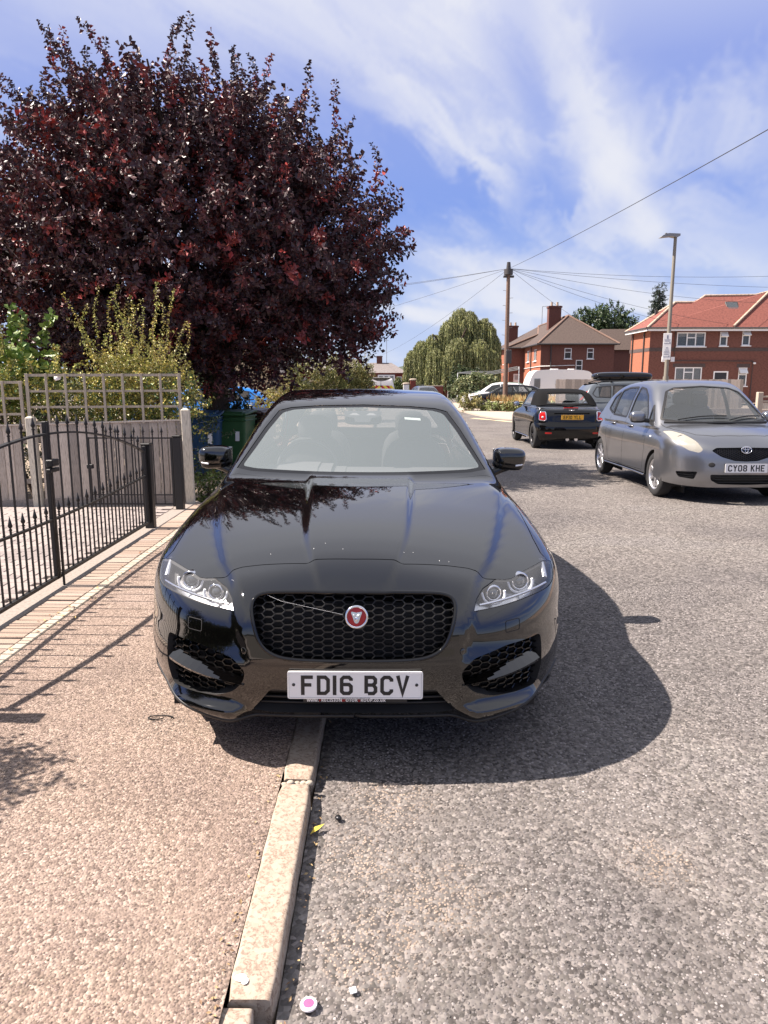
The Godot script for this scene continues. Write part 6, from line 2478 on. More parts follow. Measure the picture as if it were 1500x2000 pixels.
func garden_plants() -> void:
	var gold := [Color(0.38, 0.35, 0.09), Color(0.30, 0.30, 0.08), Color(0.46, 0.41, 0.15), Color(0.20, 0.22, 0.06)]
	var green := [Color(0.06, 0.11, 0.03), Color(0.09, 0.14, 0.04), Color(0.12, 0.15, 0.04)]
	bush("privet_bush", "golden privet bush rising over the trellis", "bush", Vector3(-3.15, 0.03, -9.55), [[Vector3(-0.35, 1.6, 0), Vector3(0.42, 0.42, 0.35), 14, 5], [Vector3(0.2, 1.65, 0), Vector3(0.36, 0.38, 0.32), 12, 5], [Vector3(-0.1, 1.2, 0), Vector3(0.7, 0.45, 0.35)]], 760, gold, Vector2(0.05, 0.026), M.privet_leaf, 21, 0.8)
	bush("rose_bush", "climbing rose in leaf behind the trellis, nearest the footway", "bush", Vector3(-2.75, 0.03, -9.22), [[Vector3(0, 1.25, 0), Vector3(0.5, 0.35, 0.16)], [Vector3(-0.8, 1.2, 0), Vector3(0.5, 0.4, 0.16)], [Vector3(0.28, 1.1, 0.1), Vector3(0.14, 0.16, 0.12)]], 210, green + [gold[0]], Vector2(0.06, 0.045), M.green_leaf, 22, 0.7, "roses behind the trellis")
	bush("rose_bush", "climbing rose with a pale flower, behind the trellis further from the footway", "bush", Vector3(-4.25, 0.03, -9.05), [[Vector3(0, 1.35, 0), Vector3(0.5, 0.4, 0.16), 4, 3], [Vector3(-0.6, 1.3, 0), Vector3(0.5, 0.45, 0.2), 5, 4]], 260, green + [gold[0], gold[1]], Vector2(0.06, 0.045), M.green_leaf, 23, 0.75, "roses behind the trellis")
	bush("broadleaf_shrub", "tall broad-leaved green shrub at the left edge above the trellis", "shrub", Vector3(-4.95, 0.03, -9.6), [[Vector3(0, 1.6, 0), Vector3(0.5, 0.35, 0.35), 6, 3], [Vector3(-0.6, 1.4, 0), Vector3(0.6, 0.5, 0.4)]], 170, [Color(0.10, 0.17, 0.035), Color(0.15, 0.21, 0.05)], Vector2(0.15, 0.10), M.green_leaf, 24, 0.95)
	bush("hedge", "dense dark green hedge behind the trellis", "hedge", Vector3(-4.0, 0.03, -10.3), [[Vector3(-0.8, 0.9, 0), Vector3(1.2, 0.85, 0.4)], [Vector3(0.6, 0.9, 0), Vector3(1.0, 0.85, 0.4)]], 700, [Color(0.03, 0.055, 0.018), Color(0.045, 0.07, 0.02)], Vector2(0.05, 0.035), M.green_leaf, 25, 0.9)
	bush("pavement_plant", "low green plant at the foot of the fence post", "plant", Vector3(-2.28, 0.05, -9.25), [[Vector3(0, 0.2, 0), Vector3(0.14, 0.2, 0.18)]], 40, green, Vector2(0.09, 0.03), M.green_leaf, 26, 0.8)
	var hl := []
	for k in 9:
		for y in [0.3, 0.62, [1.13, 0.95, 0.82][mini(k, 2)]]:
			hl.append([Vector3(0, y, -0.95 + k * 0.25), Vector3(0.22, 0.36, 0.2)])
	bush("garden_hedge", "clipped hedge beyond the left edge that shades the footway", "hedge", Vector3(-2.62, 0.03, -1.62), hl, 4200, [Color(0.04, 0.075, 0.022), Color(0.06, 0.09, 0.03)], Vector2(0.05, 0.035), M.green_leaf, 27, 0.7)
	# a pale rose flower
	var mb := MB.new()
	for k in 9:
		var a := TAU * k / 9.0
		mb.ball(T(0.022 * cos(a), 0.006 * (k % 3), 0.022 * sin(a), rot(0.5 * sin(a), 0, -0.5 * cos(a))), Vector3(0.024, 0.009, 0.024), 8, 5)
	mb.ball(T(0, 0.008, 0), Vector3(0.02, 0.016, 0.02), 8, 5)
	tag(obj("rose_flower", mb, M.cap_white, self, T(-3.95, 1.605, -8.82, rot(0.9, 0, 0))), "pale pink rose flower at the trellis top", "flower")

# ---------------------------------------------------------------- houses

func wall(parent: Node, m: Material, o: Vector3, u: Vector3, w: float, h: float, holes: Array, nrm: Vector3, called := "wall", th := 0.22) -> void:
	# outer face from o along u and up, with real openings
	var us := [0.0, w]
	var vs := [0.0, h]
	for q in holes:
		us.append_array([q[0], q[2]])
		vs.append_array([q[1], q[3]])
	us.sort()
	vs.sort()
	var mb := MB.new()
	for i in us.size() - 1:
		for j in vs.size() - 1:
			if us[i + 1] - us[i] < 0.001 or vs[j + 1] - vs[j] < 0.001:
				continue
			var cu: float = (us[i] + us[i + 1]) * 0.5
			var cv: float = (vs[j] + vs[j + 1]) * 0.5
			var hole := false
			for q in holes:
				if cu > q[0] and cu < q[2] and cv > q[1] and cv < q[3]:
					hole = true
			if hole:
				continue
			var a: Vector3 = o + u * us[i] + Vector3.UP * vs[j]
			var b: Vector3 = o + u * us[i + 1] + Vector3.UP * vs[j]
			var c: Vector3 = o + u * us[i + 1] + Vector3.UP * vs[j + 1]
			var d: Vector3 = o + u * us[i] + Vector3.UP * vs[j + 1]
			mb.quad(a, b, c, d, nrm)
			mb.quad(a - nrm * th, b - nrm * th, c - nrm * th, d - nrm * th, -nrm)
	for q in holes:
		var a: Vector3 = o + u * q[0] + Vector3.UP * q[1]
		var b: Vector3 = o + u * q[2] + Vector3.UP * q[1]
		var c: Vector3 = o + u * q[2] + Vector3.UP * q[3]
		var d: Vector3 = o + u * q[0] + Vector3.UP * q[3]
		var mid := (a + c) * 0.5
		for e in [[a, b], [b, c], [c, d], [d, a]]:
			mb.quad(e[0], e[1], e[1] - nrm * th, e[0] - nrm * th, mid - (e[0] + e[1]) * 0.5)
	obj(called, mb, m, parent)

func window(parent: Node, o: Vector3, u: Vector3, nrm: Vector3, q: Array, cols: Array, rows := [], frame: Material = null, open_top := false, blind := 0.0) -> void:
	# q: u0, v0, u1, v1 in the wall; cols and rows: places of the bars as shares
	var w := sub("window", parent)
	var b := Basis(u, Vector3.UP, u.cross(Vector3.UP))
	if b.z.dot(nrm) < 0.0:
		b = Basis(-u, Vector3.UP, -b.z)
	var c: Vector3 = o + u * (q[0] + q[2]) * 0.5 + Vector3.UP * (q[1] + q[3]) * 0.5 - nrm * 0.05
	var W: float = q[2] - q[0]
	var H: float = q[3] - q[1]
	var mb := MB.new()
	var f := 0.075
	for s in [-1.0, 1.0]:
		mb.box(Transform3D(b, c + u * (W - f) * 0.5 * s), Vector3(f, H, 0.07))
		mb.box(Transform3D(b, c + Vector3.UP * (H - f) * 0.5 * s), Vector3(W - 2 * f, f, 0.07))
	for k in cols:
		mb.box(Transform3D(b, c + u * W * (k - 0.5)), Vector3(0.07, H - 2 * f, 0.068))
	for k in rows:
		mb.box(Transform3D(b, c + u * W * ((k[0] + k[1]) * 0.5 - 0.5) + Vector3.UP * H * (k[2] - 0.5)), Vector3(W * (k[1] - k[0]) - 0.075, 0.065, 0.066))
	obj("frame", mb, frame if frame else M.white_paint, w)
	mb = MB.new()
	mb.box(Transform3D(b, c), Vector3(W - f, H - f, 0.01))
	obj("pane", mb, M.house_glass, w)
	mb = MB.new()
	mb.box(Transform3D(b, c - Vector3.UP * (H * 0.5 + 0.03) + nrm * 0.07), Vector3(W + 0.12, 0.06, 0.20))
	obj("sill", mb, M.white_paint, w)
	if blind > 0.0:
		mb = MB.new()
		for k in int(H * blind / 0.06):
			mb.box(Transform3D(b * rot(0.5, 0, 0), c + Vector3.UP * (H * 0.5 - 0.08 - k * 0.06) - nrm * 0.09), Vector3(W - 0.16, 0.05, 0.004))
		obj("blind", mb, M.caravan, w)
	if open_top:
		mb = MB.new()
		mb.box(Transform3D(b * rot(-0.7, 0, 0), c + Vector3.UP * H * 0.30 + nrm * 0.16), Vector3(W - 0.06, 0.36, 0.045))
		obj("open_sash", mb, M.white_paint, w)

func face(mb: MB, pts: Array, out: Vector3) -> void:
	for i in range(1, pts.size() - 1):
		mb.tri(pts[0], pts[i], pts[i + 1], out)

func red_roof_house() -> void:
	var X0 := 18.07
	var X1 := 34.0
	var Z := -50.0
	var ZB := -55.2
	var Y0 := 0.1
	var EV := 5.1
	var h := thing("brick_house", "red brick house with a bright red tiled roof and white windows", "house")
	var U := Vector3(1, 0, 0)
	var N := Vector3(0, 0, 1)
	var o := Vector3(X0, Y0, Z)
	var up := [[1.82, 3.79, 3.77, 4.74], [4.74, 3.83, 5.27, 4.77], [6.25, 3.86, 6.80, 4.87], [8.6, 3.83, 10.4, 4.8]]
	var low := [[1.85, 1.22, 3.70, 2.42], [6.20, 1.15, 6.80, 2.39], [8.5, 1.2, 10.3, 2.4]]
	var door := [[4.50, 0.0, 5.51, 2.15]]
	wall(h, M.brick_red, o, U, X1 - X0, EV - Y0, up + low + door, N)
	window(h, o, U, N, up[0], [0.36, 0.66], [[0.36, 0.66, 0.62]], null, false, 0.3)
	window(h, o, U, N, up[1], [], [[0.0, 1.0, 0.66]], null, true)
	window(h, o, U, N, up[2], [], [[0.0, 1.0, 0.66]], null, true)
	window(h, o, U, N, up[3], [0.33, 0.66], [[0.33, 0.66, 0.7]])
	window(h, o, U, N, low[0], [0.34, 0.68], [[0.34, 0.68, 0.72]], null, false, 0.9)
	window(h, o, U, N, low[1], [], [[0.0, 1.0, 0.62]], null, true)
	window(h, o, U, N, low[2], [0.33, 0.66], [[0.33, 0.66, 0.7]], null, false, 0.9)
	var d := sub("door", h)
	var mb := MB.new()
	mb.bx(X0 + 5.005, Y0 + 1.03, Z - 0.1, 0.86, 2.06, 0.05)
	mb.bx(X0 + 4.85, Y0 + 1.1, Z - 0.07, 0.12, 1.5, 0.02)
	mb.bx(X0 + 5.15, Y0 + 1.1, Z - 0.07, 0.12, 1.5, 0.02)
	obj("leaf", mb, M.door_black, d)
	mb = MB.new()
	for s in [-1.0, 1.0]:
		mb.bx(X0 + 5.005 + s * 0.465, Y0 + 1.07, Z - 0.05, 0.09, 2.15, 0.1)
	mb.bx(X0 + 5.005, Y0 + 2.105, Z - 0.05, 0.84, 0.09, 0.1)
	obj("frame", mb, M.white_paint, d)
	mb = MB.new()
	mb.bx(X0 + 4.68, Y0 + 1.0, Z - 0.05, 0.12, 0.03, 0.05)
	obj("handle", mb, M.chrome, d)
	wall(h, M.brick_orange, Vector3(X0, Y0, ZB + 1.4), Vector3(0, 0, 1), Z - ZB - 1.4, EV - Y0, [], Vector3(-1, 0, 0))
	wall(h, M.brick_red, Vector3(X0, Y0, ZB + 1.4), U, X1 - X0, EV - Y0, [], -N)
	wall(h, M.brick_red, Vector3(X1, Y0, ZB + 1.4), Vector3(0, 0, 1), Z - ZB - 1.4, EV - Y0, [], Vector3(1, 0, 0))
	# band of dark bricks
	mb = MB.new()
	mb.bx((X0 + X1) * 0.5, 3.70, Z + 0.006, X1 - X0 + 0.02, 0.24, 0.02)
	mb.bx(X0 - 0.006, 3.70, Z - 2.0, 0.02, 0.24, 3.98)
	mb.bx(X0 + 2.78, 2.64, Z + 0.005, 2.2, 0.24, 0.015)
	mb.bx(X0 + 6.5, 2.62, Z + 0.005, 0.9, 0.24, 0.015)
	obj("dark_brick_band", mb, M.brick_band, h)
	# roof
	var rf := sub("roof", h)
	var E0 := Vector3(X0 - 0.35, EV, Z + 0.35)
	var E1 := Vector3(X0 - 0.35, EV, ZB + 1.05)
	var E2 := Vector3(X1 + 0.35, EV, Z + 0.35)
	var E3 := Vector3(X1 + 0.35, EV, ZB + 1.05)
	var R0 := Vector3(20.35, 6.98, -51.9)
	var R1 := Vector3(21.8, 6.98, -51.9)
	var R2 := Vector3(22.5, 7.45, -52.1)
	var R3 := Vector3(26.0, 7.5, -52.1)
	var R4 := Vector3(27.0, 7.75, -52.1)
	var R5 := Vector3(31.0, 7.75, -52.1)
	mb = MB.new()
	face(mb, [E0, R0, R1, R2, R3, R4, R5, E2], Vector3(0, 1, 1))
	face(mb, [E1, R0, R1, R2, R3, R4, R5, E3], Vector3(0, 1, -1))
	face(mb, [E0, R0, E1], Vector3(-1, 1, 0))
	face(mb, [E2, R5, E3], Vector3(1, 1, 0))
	obj("tiles", mb, M.tile_red, rf)
	mb = MB.new()
	for q in [[E0, R0], [R0, R1], [R1, R2], [R2, R3], [R3, R4], [R4, R5], [E1, R0], [Vector3(23.55, 5.2, Z + 0.30), Vector3(26.9, 7.72, -52.0)]]:
		mb.tube([q[0] + Vector3(0, 0.02, 0), q[1] + Vector3(0, 0.02, 0)], 0.085, 6)
	obj("ridge_tiles", mb, M.tile_ridge, rf)
	mb = MB.new()
	mb.bar(Vector3(E0.x, EV - 0.1, E0.z - 0.02), Vector3(E2.x, EV - 0.1, E2.z - 0.02), 0.04, 0.18)
	mb.bar(Vector3(E0.x + 0.02, EV - 0.1, E0.z), Vector3(E1.x + 0.02, EV - 0.1, E1.z), 0.04, 0.18)
	obj("fascia", mb, M.white_paint, rf)
	mb = MB.new()
	face(mb, [E0 + Vector3(0, -0.03, 0), E2 + Vector3(0, -0.03, 0), E3 + Vector3(0, -0.03, 0), E1 + Vector3(0, -0.03, 0)], Vector3.DOWN)
	obj("soffit", mb, M.gutter, rf)
	mb = MB.new()
	mb.tube([E0 + Vector3(0, 0.0, 0.05), E2 + Vector3(0, 0.0, 0.05)], 0.06, 6)
	mb.tube([E0 + Vector3(-0.05, 0.0, 0), E1 + Vector3(-0.05, 0.0, 0)], 0.06, 6)
	obj("gutter", mb, M.gutter, rf)
	var sl := sub("skylight", rf)
	var pn := Vector3(0, 0.8, 1.0).normalized()
	var sb := Basis(Vector3.RIGHT, Vector3.RIGHT.cross(-pn).normalized() * 1.0, pn)
	var so := Vector3(24.0, 6.55, -51.06)
	mb = MB.new()
	mb.box(Transform3D(sb, so), Vector3(0.85, 1.05, 0.10), 0.01)
	obj("frame", mb, M.gutter, sl)
	mb = MB.new()
	mb.box(Transform3D(sb, so + pn * 0.056), Vector3(0.68, 0.86, 0.01))
	obj("pane", mb, M.house_glass, sl)
	mb = MB.new()
	mb.tube([Vector3(19.3, 5.7, -52.6), Vector3(19.3, 6.55, -52.6)], 0.09, 10)
	obj("flue", mb, M.gutter, rf)
	for q in [[X0 - 0.06, Z - 1.0], [X0 - 0.06, Z - 3.3]]:
		mb = MB.new()
		mb.tube([Vector3(q[0], EV - 0.2, q[1]), Vector3(q[0], Y0, q[1])], 0.05, 8)
		obj("drainpipe", mb, M.gutter, h)
	mb = MB.new()
	mb.tube([Vector3(X0 + 1.7, 4.9, Z + 0.06), Vector3(X0 + 1.7, 2.95, Z + 0.06), Vector3(X0 + 7.1, 2.92, Z + 0.06), Vector3(X0 + 7.1, 0.2, Z + 0.06)], 0.03, 6)
	obj("cable_pipe", mb, M.gutter, h)
	mb = MB.new()
	mb.bx(X0 + 1.0, 3.05, Z + 0.03, 0.28, 0.36, 0.06, 0.02)
	obj("vent_cover", mb, M.white_paint, h)
	mb = MB.new()
	sball(mb, T(X0 + 7.2, 2.78, Z + 0.08), Vector3(0.1, 0.07, 0.08), 0.8, 12, 8)
	obj("security_lamp", mb, M.white_paint, h)

func brown_roof_house() -> void:
	var h := thing("brick_house", "orange-red brick house with a brown tiled hip roof and tall chimney", "house")
	var Y0 := 0.1
	var EV := 5.2
	var X0 := 15.6
	var X1 := 22.9
	var Z := -73.0
	var ZB := -81.5
	var N := Vector3(0, 0, 1)
	var U := Vector3(1, 0, 0)
	var o := Vector3(X0, Y0, Z)
	var ws := [[2.35, 3.67, 3.07, 4.72], [4.6, 3.67, 5.27, 4.72], [3.53, 2.47, 4.2, 3.57]]
	wall(h, M.brick_red, o, U, X1 - X0, EV - Y0, ws, N)
	for q in ws:
		window(h, o, U, N, q, [], [[0.0, 1.0, 0.62 if q[1] > 3.0 else 0.5]])
	var ol := Vector3(X0, Y0, ZB)
	var wl := [[1.6, 3.5, 2.8, 4.7], [5.2, 3.5, 6.5, 4.7], [1.8, 0.9, 3.0, 2.2], [5.0, 0.1, 6.2, 2.1]]
	wall(h, M.brick_orange, ol, N, Z - ZB, EV - Y0, wl, Vector3(-1, 0, 0))
	for q in wl:
		window(h, ol, N, Vector3(-1, 0, 0), q, [0.5], [])
	wall(h, M.brick_red, Vector3(X1, Y0, -95), N, 22.0, EV - Y0, [], Vector3(1, 0, 0))
	# wing that stands out towards the road
	var X2 := 13.9
	var of := Vector3(X2, Y0, ZB)
	wall(h, M.brick_red, of, U, X0 - X2, EV - Y0, [[0.55, 0.0, 1.25, 2.3]], N)
	var og := Vector3(X2, Y0, -95.0)
	var wg := [[10.0, 3.4, 12.4, 4.7], [9.6, 0.8, 12.4, 2.1]]
	wall(h, M.brick_orange, og, N, 13.5, EV - Y0, wg, Vector3(-1, 0, 0))
	window(h, og, N, Vector3(-1, 0, 0), wg[0], [0.33, 0.66])
	window(h, og, N, Vector3(-1, 0, 0), wg[1], [0.5], [], M.gutter)
	wall(h, M.brick_red, Vector3(X2, Y0, -95), U, X1 - X2, EV - Y0, [], -N)
	var d := sub("door", h)
	var mb := MB.new()
	mb.bx(X2 + 0.9, Y0 + 1.15, ZB - 0.1, 0.7, 2.3, 0.06)
	obj("leaf", mb, M.white_paint, d)
	mb = MB.new()
	mb.bx(X2 + 0.9, Y0 + 1.9, ZB - 0.05, 0.4, 0.5, 0.06)
	obj("pane", mb, M.house_glass, d)
	var rf := sub("roof", h)
	var E0 := Vector3(X0 - 0.4, EV, Z + 0.4)
	var E2 := Vector3(X1 + 0.4, EV, Z + 0.4)
	var P := Vector3(19.25, 8.3, -77.2)
	var Q := Vector3(19.25, 8.3, -92.0)
	var EB := Vector3(X1 + 0.4, EV, -95.4)
	var EC := Vector3(X2 - 0.4, EV, -95.4)
	var V0 := Vector3(X0 - 0.4, EV, ZB + 0.4)
	var V1 := Vector3(X2 - 0.4, EV, ZB + 0.4)
	var RW := Vector3(17.4, 6.75, ZB - 1.6)
	mb = MB.new()
	face(mb, [E0, P, E2], Vector3(0, 1, 1))
	face(mb, [E2, P, Q, EB], Vector3(1, 1, 0))
	face(mb, [E0, P, Q, RW, V0], Vector3(-1, 1, 0))
	face(mb, [V0, RW, V1], Vector3(0, 1, 1))
	face(mb, [V1, RW, Q, EC], Vector3(-1, 1, 0))
	face(mb, [EC, Q, EB], Vector3(0, 1, -1))
	obj("tiles", mb, M.tile_brown, rf)
	mb = MB.new()
	for q in [[E0, P], [E2, P], [P, Q], [V1, RW], [RW, Q]]:
		mb.tube([q[0] + Vector3(0, 0.03, 0), q[1] + Vector3(0, 0.03, 0)], 0.11, 6)
	obj("ridge_tiles", mb, M.tile_ridge_brown, rf)
	mb = MB.new()
	for q in [[E0, E2], [E0, V0], [V0, V1], [V1, EC]]:
		mb.tube([q[0], q[1]], 0.09, 6)
	obj("gutter", mb, M.gutter, rf)
	mb = MB.new()
	face(mb, [E0 - Vector3(0, 0.05, 0), E2 - Vector3(0, 0.05, 0), EB - Vector3(0, 0.05, 0), Vector3(E0.x, EV - 0.05, -95.4)], Vector3.DOWN)
	obj("soffit", mb, M.gutter, rf)
	for c in [[18.15, -79.0, 1.3, 9.45, 7.2], [15.9, -91.0, 1.1, 8.3, 6.4]]:
		var ch := sub("chimney", h)
		mb = MB.new()
		mb.bx(c[0], (c[3] + c[4]) * 0.5 - 0.3, c[1], c[2], c[3] - c[4] + 0.6, 0.9)
		mb.bx(c[0], c[3] - 0.12, c[1], c[2] + 0.16, 0.16, 1.06)
		obj("stack", mb, M.brick_dark, ch)
		for k in [-0.3, 0.3]:
			mb = MB.new()
			mb.lathe(T(c[0] + k, c[3], c[1]), [[0.13, 0.0], [0.11, 0.35], [0.14, 0.38], [0.11, 0.4]], 12)
			obj("pot", mb, M.tile_ridge, ch)
	mb = MB.new()
	mb.tube([Vector3(X0 + 1.0, EV - 0.1, Z + 0.08), Vector3(X0 + 1.0, Y0, Z + 0.08)], 0.06, 8)
	mb.tube([Vector3(X0 - 0.08, EV - 0.1, -77.5), Vector3(X0 - 0.08, Y0, -77.5)], 0.06, 8)
	obj("drainpipe", mb, M.gutter, h)
	mb = MB.new()
	mb.tube([Vector3(X0 - 0.05, 2.95, ZB + 0.2), Vector3(X0 - 0.05, 3.05, Z + 0.1), Vector3(X0 + 3.4, 3.15, Z + 0.07)], 0.035, 6)
	obj("cable_pipe", mb, M.white_paint, h)
	# television aerial
	mb = MB.new()
	mb.tube([Vector3(17.3, 7.6, -81.0), Vector3(17.3, 9.6, -81.0)], 0.03, 6)
	mb.tube([Vector3(17.3, 9.6, -81.0), Vector3(17.9, 9.65, -81.0)], 0.025, 6)
	obj("aerial", mb, M.galvanised, h)
	# house beyond, seen in the gap
	var g := thing("brick_house", "brown roofed brick house with a skylight, seen between the two others", "house")
	var o2 := Vector3(23.8, 0.1, -84.0)
	wall(g, M.brick_red, o2, U, 8.0, 5.0, [[0.6, 0.2, 4.6, 1.9]], N)
	wall(g, M.brick_orange, Vector3(23.8, 0.1, -92.0), N, 8.0, 5.0, [], Vector3(-1, 0, 0))
	window(g, o2, U, N, [0.6, 0.2, 4.6, 1.9], [0.33, 0.66])
	var r2 := sub("roof", g)
	mb = MB.new()
	face(mb, [Vector3(23.4, 5.1, -83.6), Vector3(25.5, 7.6, -86.5), Vector3(31.0, 7.6, -86.5), Vector3(32.2, 5.1, -83.6)], Vector3(0, 1, 1))
	face(mb, [Vector3(23.4, 5.1, -83.6), Vector3(25.5, 7.6, -86.5), Vector3(23.4, 5.1, -92.4)], Vector3(-1, 1, 0))
	face(mb, [Vector3(23.4, 5.1, -92.4), Vector3(25.5, 7.6, -86.5), Vector3(31.0, 7.6, -86.5), Vector3(32.2, 5.1, -92.4)], Vector3(0, 1, -1))
	obj("tiles", mb, M.tile_brown, r2)
	mb = MB.new()
	mb.box(T(25.4, 6.35, -84.95, rot(-0.86, 0, 0)), Vector3(1.0, 1.1, 0.12))
	obj("skylight", mb, M.white_paint, r2)

# ---------------------------------------------------------------- far street

func strand(seed_: int, cols: Array) -> ArrayMesh:
	# a hanging willow shoot, one metre long, downwards
	var r := RandomNumberGenerator.new()
	r.seed = seed_
	var mb := MB.new()
	mb.tinted = true
	for k in 5:
		var ox := r.randf_range(-0.22, 0.22)
		var oz := r.randf_range(-0.22, 0.22)
		var len := r.randf_range(0.65, 1.0)
		for i in 15:
			var t := (i + r.randf()) / 15.0
			var p := Vector3(ox * (0.5 + t * 0.5), -t * len, oz * (0.5 + t * 0.5))
			var d := Vector3(r.randf_range(-0.5, 0.5), -1, r.randf_range(-0.5, 0.5)).normalized()
			var s := d.cross(Vector3(r.randfn(), 0, r.randfn())).normalized() * 0.024
			mb.col = cols[r.randi() % cols.size()] * r.randf_range(0.75, 1.25)
			mb.tri(p + s, p - s, p + d * 0.105)
	return mb.mesh()

func far_street() -> void:
	var r := RandomNumberGenerator.new()
	r.seed = 77
	# corner of the side road: footway, verge and low rail
	var mb := MB.new()
	var cor := pv(smooth([[4.2, 62.0], [4.45, 40.0], [4.7, 34.0], [5.6, 30.6], [7.5, 29.2], [13.0, 28.4], [30.0, 28.0], [30.0, 62.0]], 2))
	mb.prism(T(0, -0.29, 0, rot(-PI / 2, 0, 0)), cor, 0.24)
	tag(obj("corner_footway", mb, M.stone_pale, self), "pale sunlit footway at the far corner", "", "", "structure")
	mb = MB.new()
	var vg := pv(smooth([[5.6, 48.0], [5.6, 43.0], [6.3, 40.0], [8.5, 38.6], [14.0, 38.0], [14.0, 48.0]], 2))
	mb.prism(T(0, -0.12, 0, rot(-PI / 2, 0, 0)), vg, 0.10)
	tag(obj("verge", mb, M.grass_earth, self), "dry grass verge round the telegraph pole", "", "", "structure")
	var fp := MB.new()
	fp.prism(T(0, -0.06, 0, rot(-PI / 2, 0, 0)), pv([Vector2(5.75, 4.0), Vector2(30.0, 4.0), Vector2(30.0, 25.6), Vector2(5.75, 25.6)]), 0.12)
	tag(obj("opposite_footway", fp, M.footway, self), "footway on the far side behind the parked cars", "", "", "structure")
	mb = MB.new()
	for q in [[3.9, 33.2, 4.5, 31.6], [4.6, 31.3, 5.25, 29.4]]:
		mb.quad(Vector3(q[0], 0.056 + fall(-q[1]), -q[1]), Vector3(q[0] + 0.35, 0.056 + fall(-q[1]), -q[1]), Vector3(q[2] + 0.35, 0.056 + fall(-q[3]), -q[3]), Vector3(q[2], 0.056 + fall(-q[3]), -q[3]), Vector3.UP)
	tag(obj("road_marking", mb, M.marking, self), "faded give way line at the junction", "", "", "structure")
	# dry grass
	var gcol := [Color(0.42, 0.22, 0.07), Color(0.50, 0.30, 0.11), Color(0.34, 0.20, 0.08), Color(0.46, 0.36, 0.16)]
	mb = MB.new()
	mb.tinted = true
	for k in 26:
		var a := r.randf() * TAU
		var p := Vector3(cos(a), 0, sin(a)) * r.randf_range(0.0, 0.14)
		var tip := p + Vector3(r.randfn() * 0.12, r.randf_range(0.5, 1.0), r.randfn() * 0.12)
		mb.col = gcol[r.randi() % 4] * r.randf_range(0.8, 1.2)
		mb.tri(p + Vector3(0.012, 0, 0), p - Vector3(0.012, 0, 0), tip)
		mb.tri(tip + Vector3(0.02, -0.14, 0), tip - Vector3(0.02, 0.14, 0), tip + Vector3(0, 0.05, 0))
	var ts := []
	for i in 620:
		var x := r.randf_range(6.5, 13.5)
		var z := r.randf_range(-46.5, -40.2)
		if z > -42.0 and x < 6.6:
			continue
		var s := r.randf_range(0.5, 0.9)
		ts.append(Transform3D(Basis(Vector3.UP, r.randf() * TAU).scaled(Vector3(1.3, s, 1.3)), Vector3(x, -0.03, z)))
	tag(multi("dry_grass", mb.mesh(), M.dry_grass, ts, []), "tall straw-coloured dry grass round the telegraph pole", "grass", "", "stuff")
	bush("weeds", "green weeds along the edge of the dry verge", "weeds", Vector3(6.6, -0.05, -39.6), [[Vector3(-0.7, 0.12, -0.6), Vector3(0.7, 0.22, 0.4)], [Vector3(0.6, 0.12, 0), Vector3(0.9, 0.25, 0.4)], [Vector3(2.2, 0.12, 0.2), Vector3(0.9, 0.22, 0.4)]], 130, [Color(0.13, 0.15, 0.05), Color(0.18, 0.19, 0.07)], Vector2(0.14, 0.06), M.green_leaf, 51, 1.4)
	bush("round_bush", "round straw-green bush beside the parked cars", "bush", Vector3(4.75, -0.06, -40.6), [[Vector3(0, 0.4, 0), Vector3(0.55, 0.42, 0.5)]], 90, [Color(0.20, 0.19, 0.07), Color(0.26, 0.24, 0.10)], Vector2(0.12, 0.05), M.green_leaf, 52, 1.2)
	var rail := thing("low_rail", "low pale timber rail in front of the dry grass", "fence", Vector3(0, -0.04, 0))
	for q in [[6.1, 40.9], [7.0, 40.4], [8.2, 40.0], [9.4, 39.9]]:
		mb = MB.new()
		mb.bx(q[0], 0.22, -q[1], 0.10, 0.44, 0.10, 0.01)
		obj("post", mb, M.rail_wood, rail)
	for q in [[6.0, 40.95, 7.05, 40.4], [7.0, 40.4, 9.6, 39.85]]:
		mb = MB.new()
		mb.bar(Vector3(q[0], 0.46, -q[1]), Vector3(q[2], 0.46, -q[3]), 0.10, 0.07, 0.01)
		obj("rail", mb, M.rail_wood, rail)
	# caravan
	var cv := thing("caravan", "white touring caravan in front of the brown-roofed house", "caravan", Vector3(12.4, 0.1, -52.0))
	mb = MB.new()
	var cp := pv(smooth([[-2.25, 0.35], [-2.35, 1.0], [-2.0, 2.1], [-1.5, 2.28], [1.6, 2.28], [2.2, 2.0], [2.35, 1.0], [2.3, 0.35]], 2))
	mb.prism(T(0, 0, -1.1), cp, 2.2)
	obj("body", mb, M.caravan, cv)
	for q in [[-1.9, 1.0, 0.42, 0.75], [-0.4, 1.1, 1.5, 0.55], [1.2, 1.15, 0.9, 0.5]]:
		mb = MB.new()
		mb.bx(q[0] + q[2] * 0.5, q[1] + q[3] * 0.5 - 0.1, 1.11, q[2], q[3], 0.04, 0.01)
		obj("window", mb, M.tinted_glass, cv)
	mb = MB.new()
	mb.lathe(T(0.3, 0.28, 1.02, rot(PI / 2, 0, 0)), [[0.002, -0.09], [0.26, -0.09], [0.28, -0.06], [0.28, 0.06], [0.26, 0.09], [0.002, 0.09]], 18)
	obj("wheel", mb, M.rubber, cv)
	mb = MB.new()
	mb.bx(-0.3, 2.3, 0, 0.5, 0.08, 0.5, 0.02)
	mb.bx(0.9, 2.3, 0, 0.4, 0.08, 0.4, 0.02)
	obj("roof_vent", mb, M.white_paint, cv)
	# weathered fences on the right
	var ff := thing("panel_fence", "weathered grey board fence behind the grey estate car", "fence", Vector3(0, 0.1, -35.0))
	var bm := MB.new()
	bm.box(Transform3D(), Vector3(0.148, 1.56, 0.02))
	var bmesh := bm.mesh()
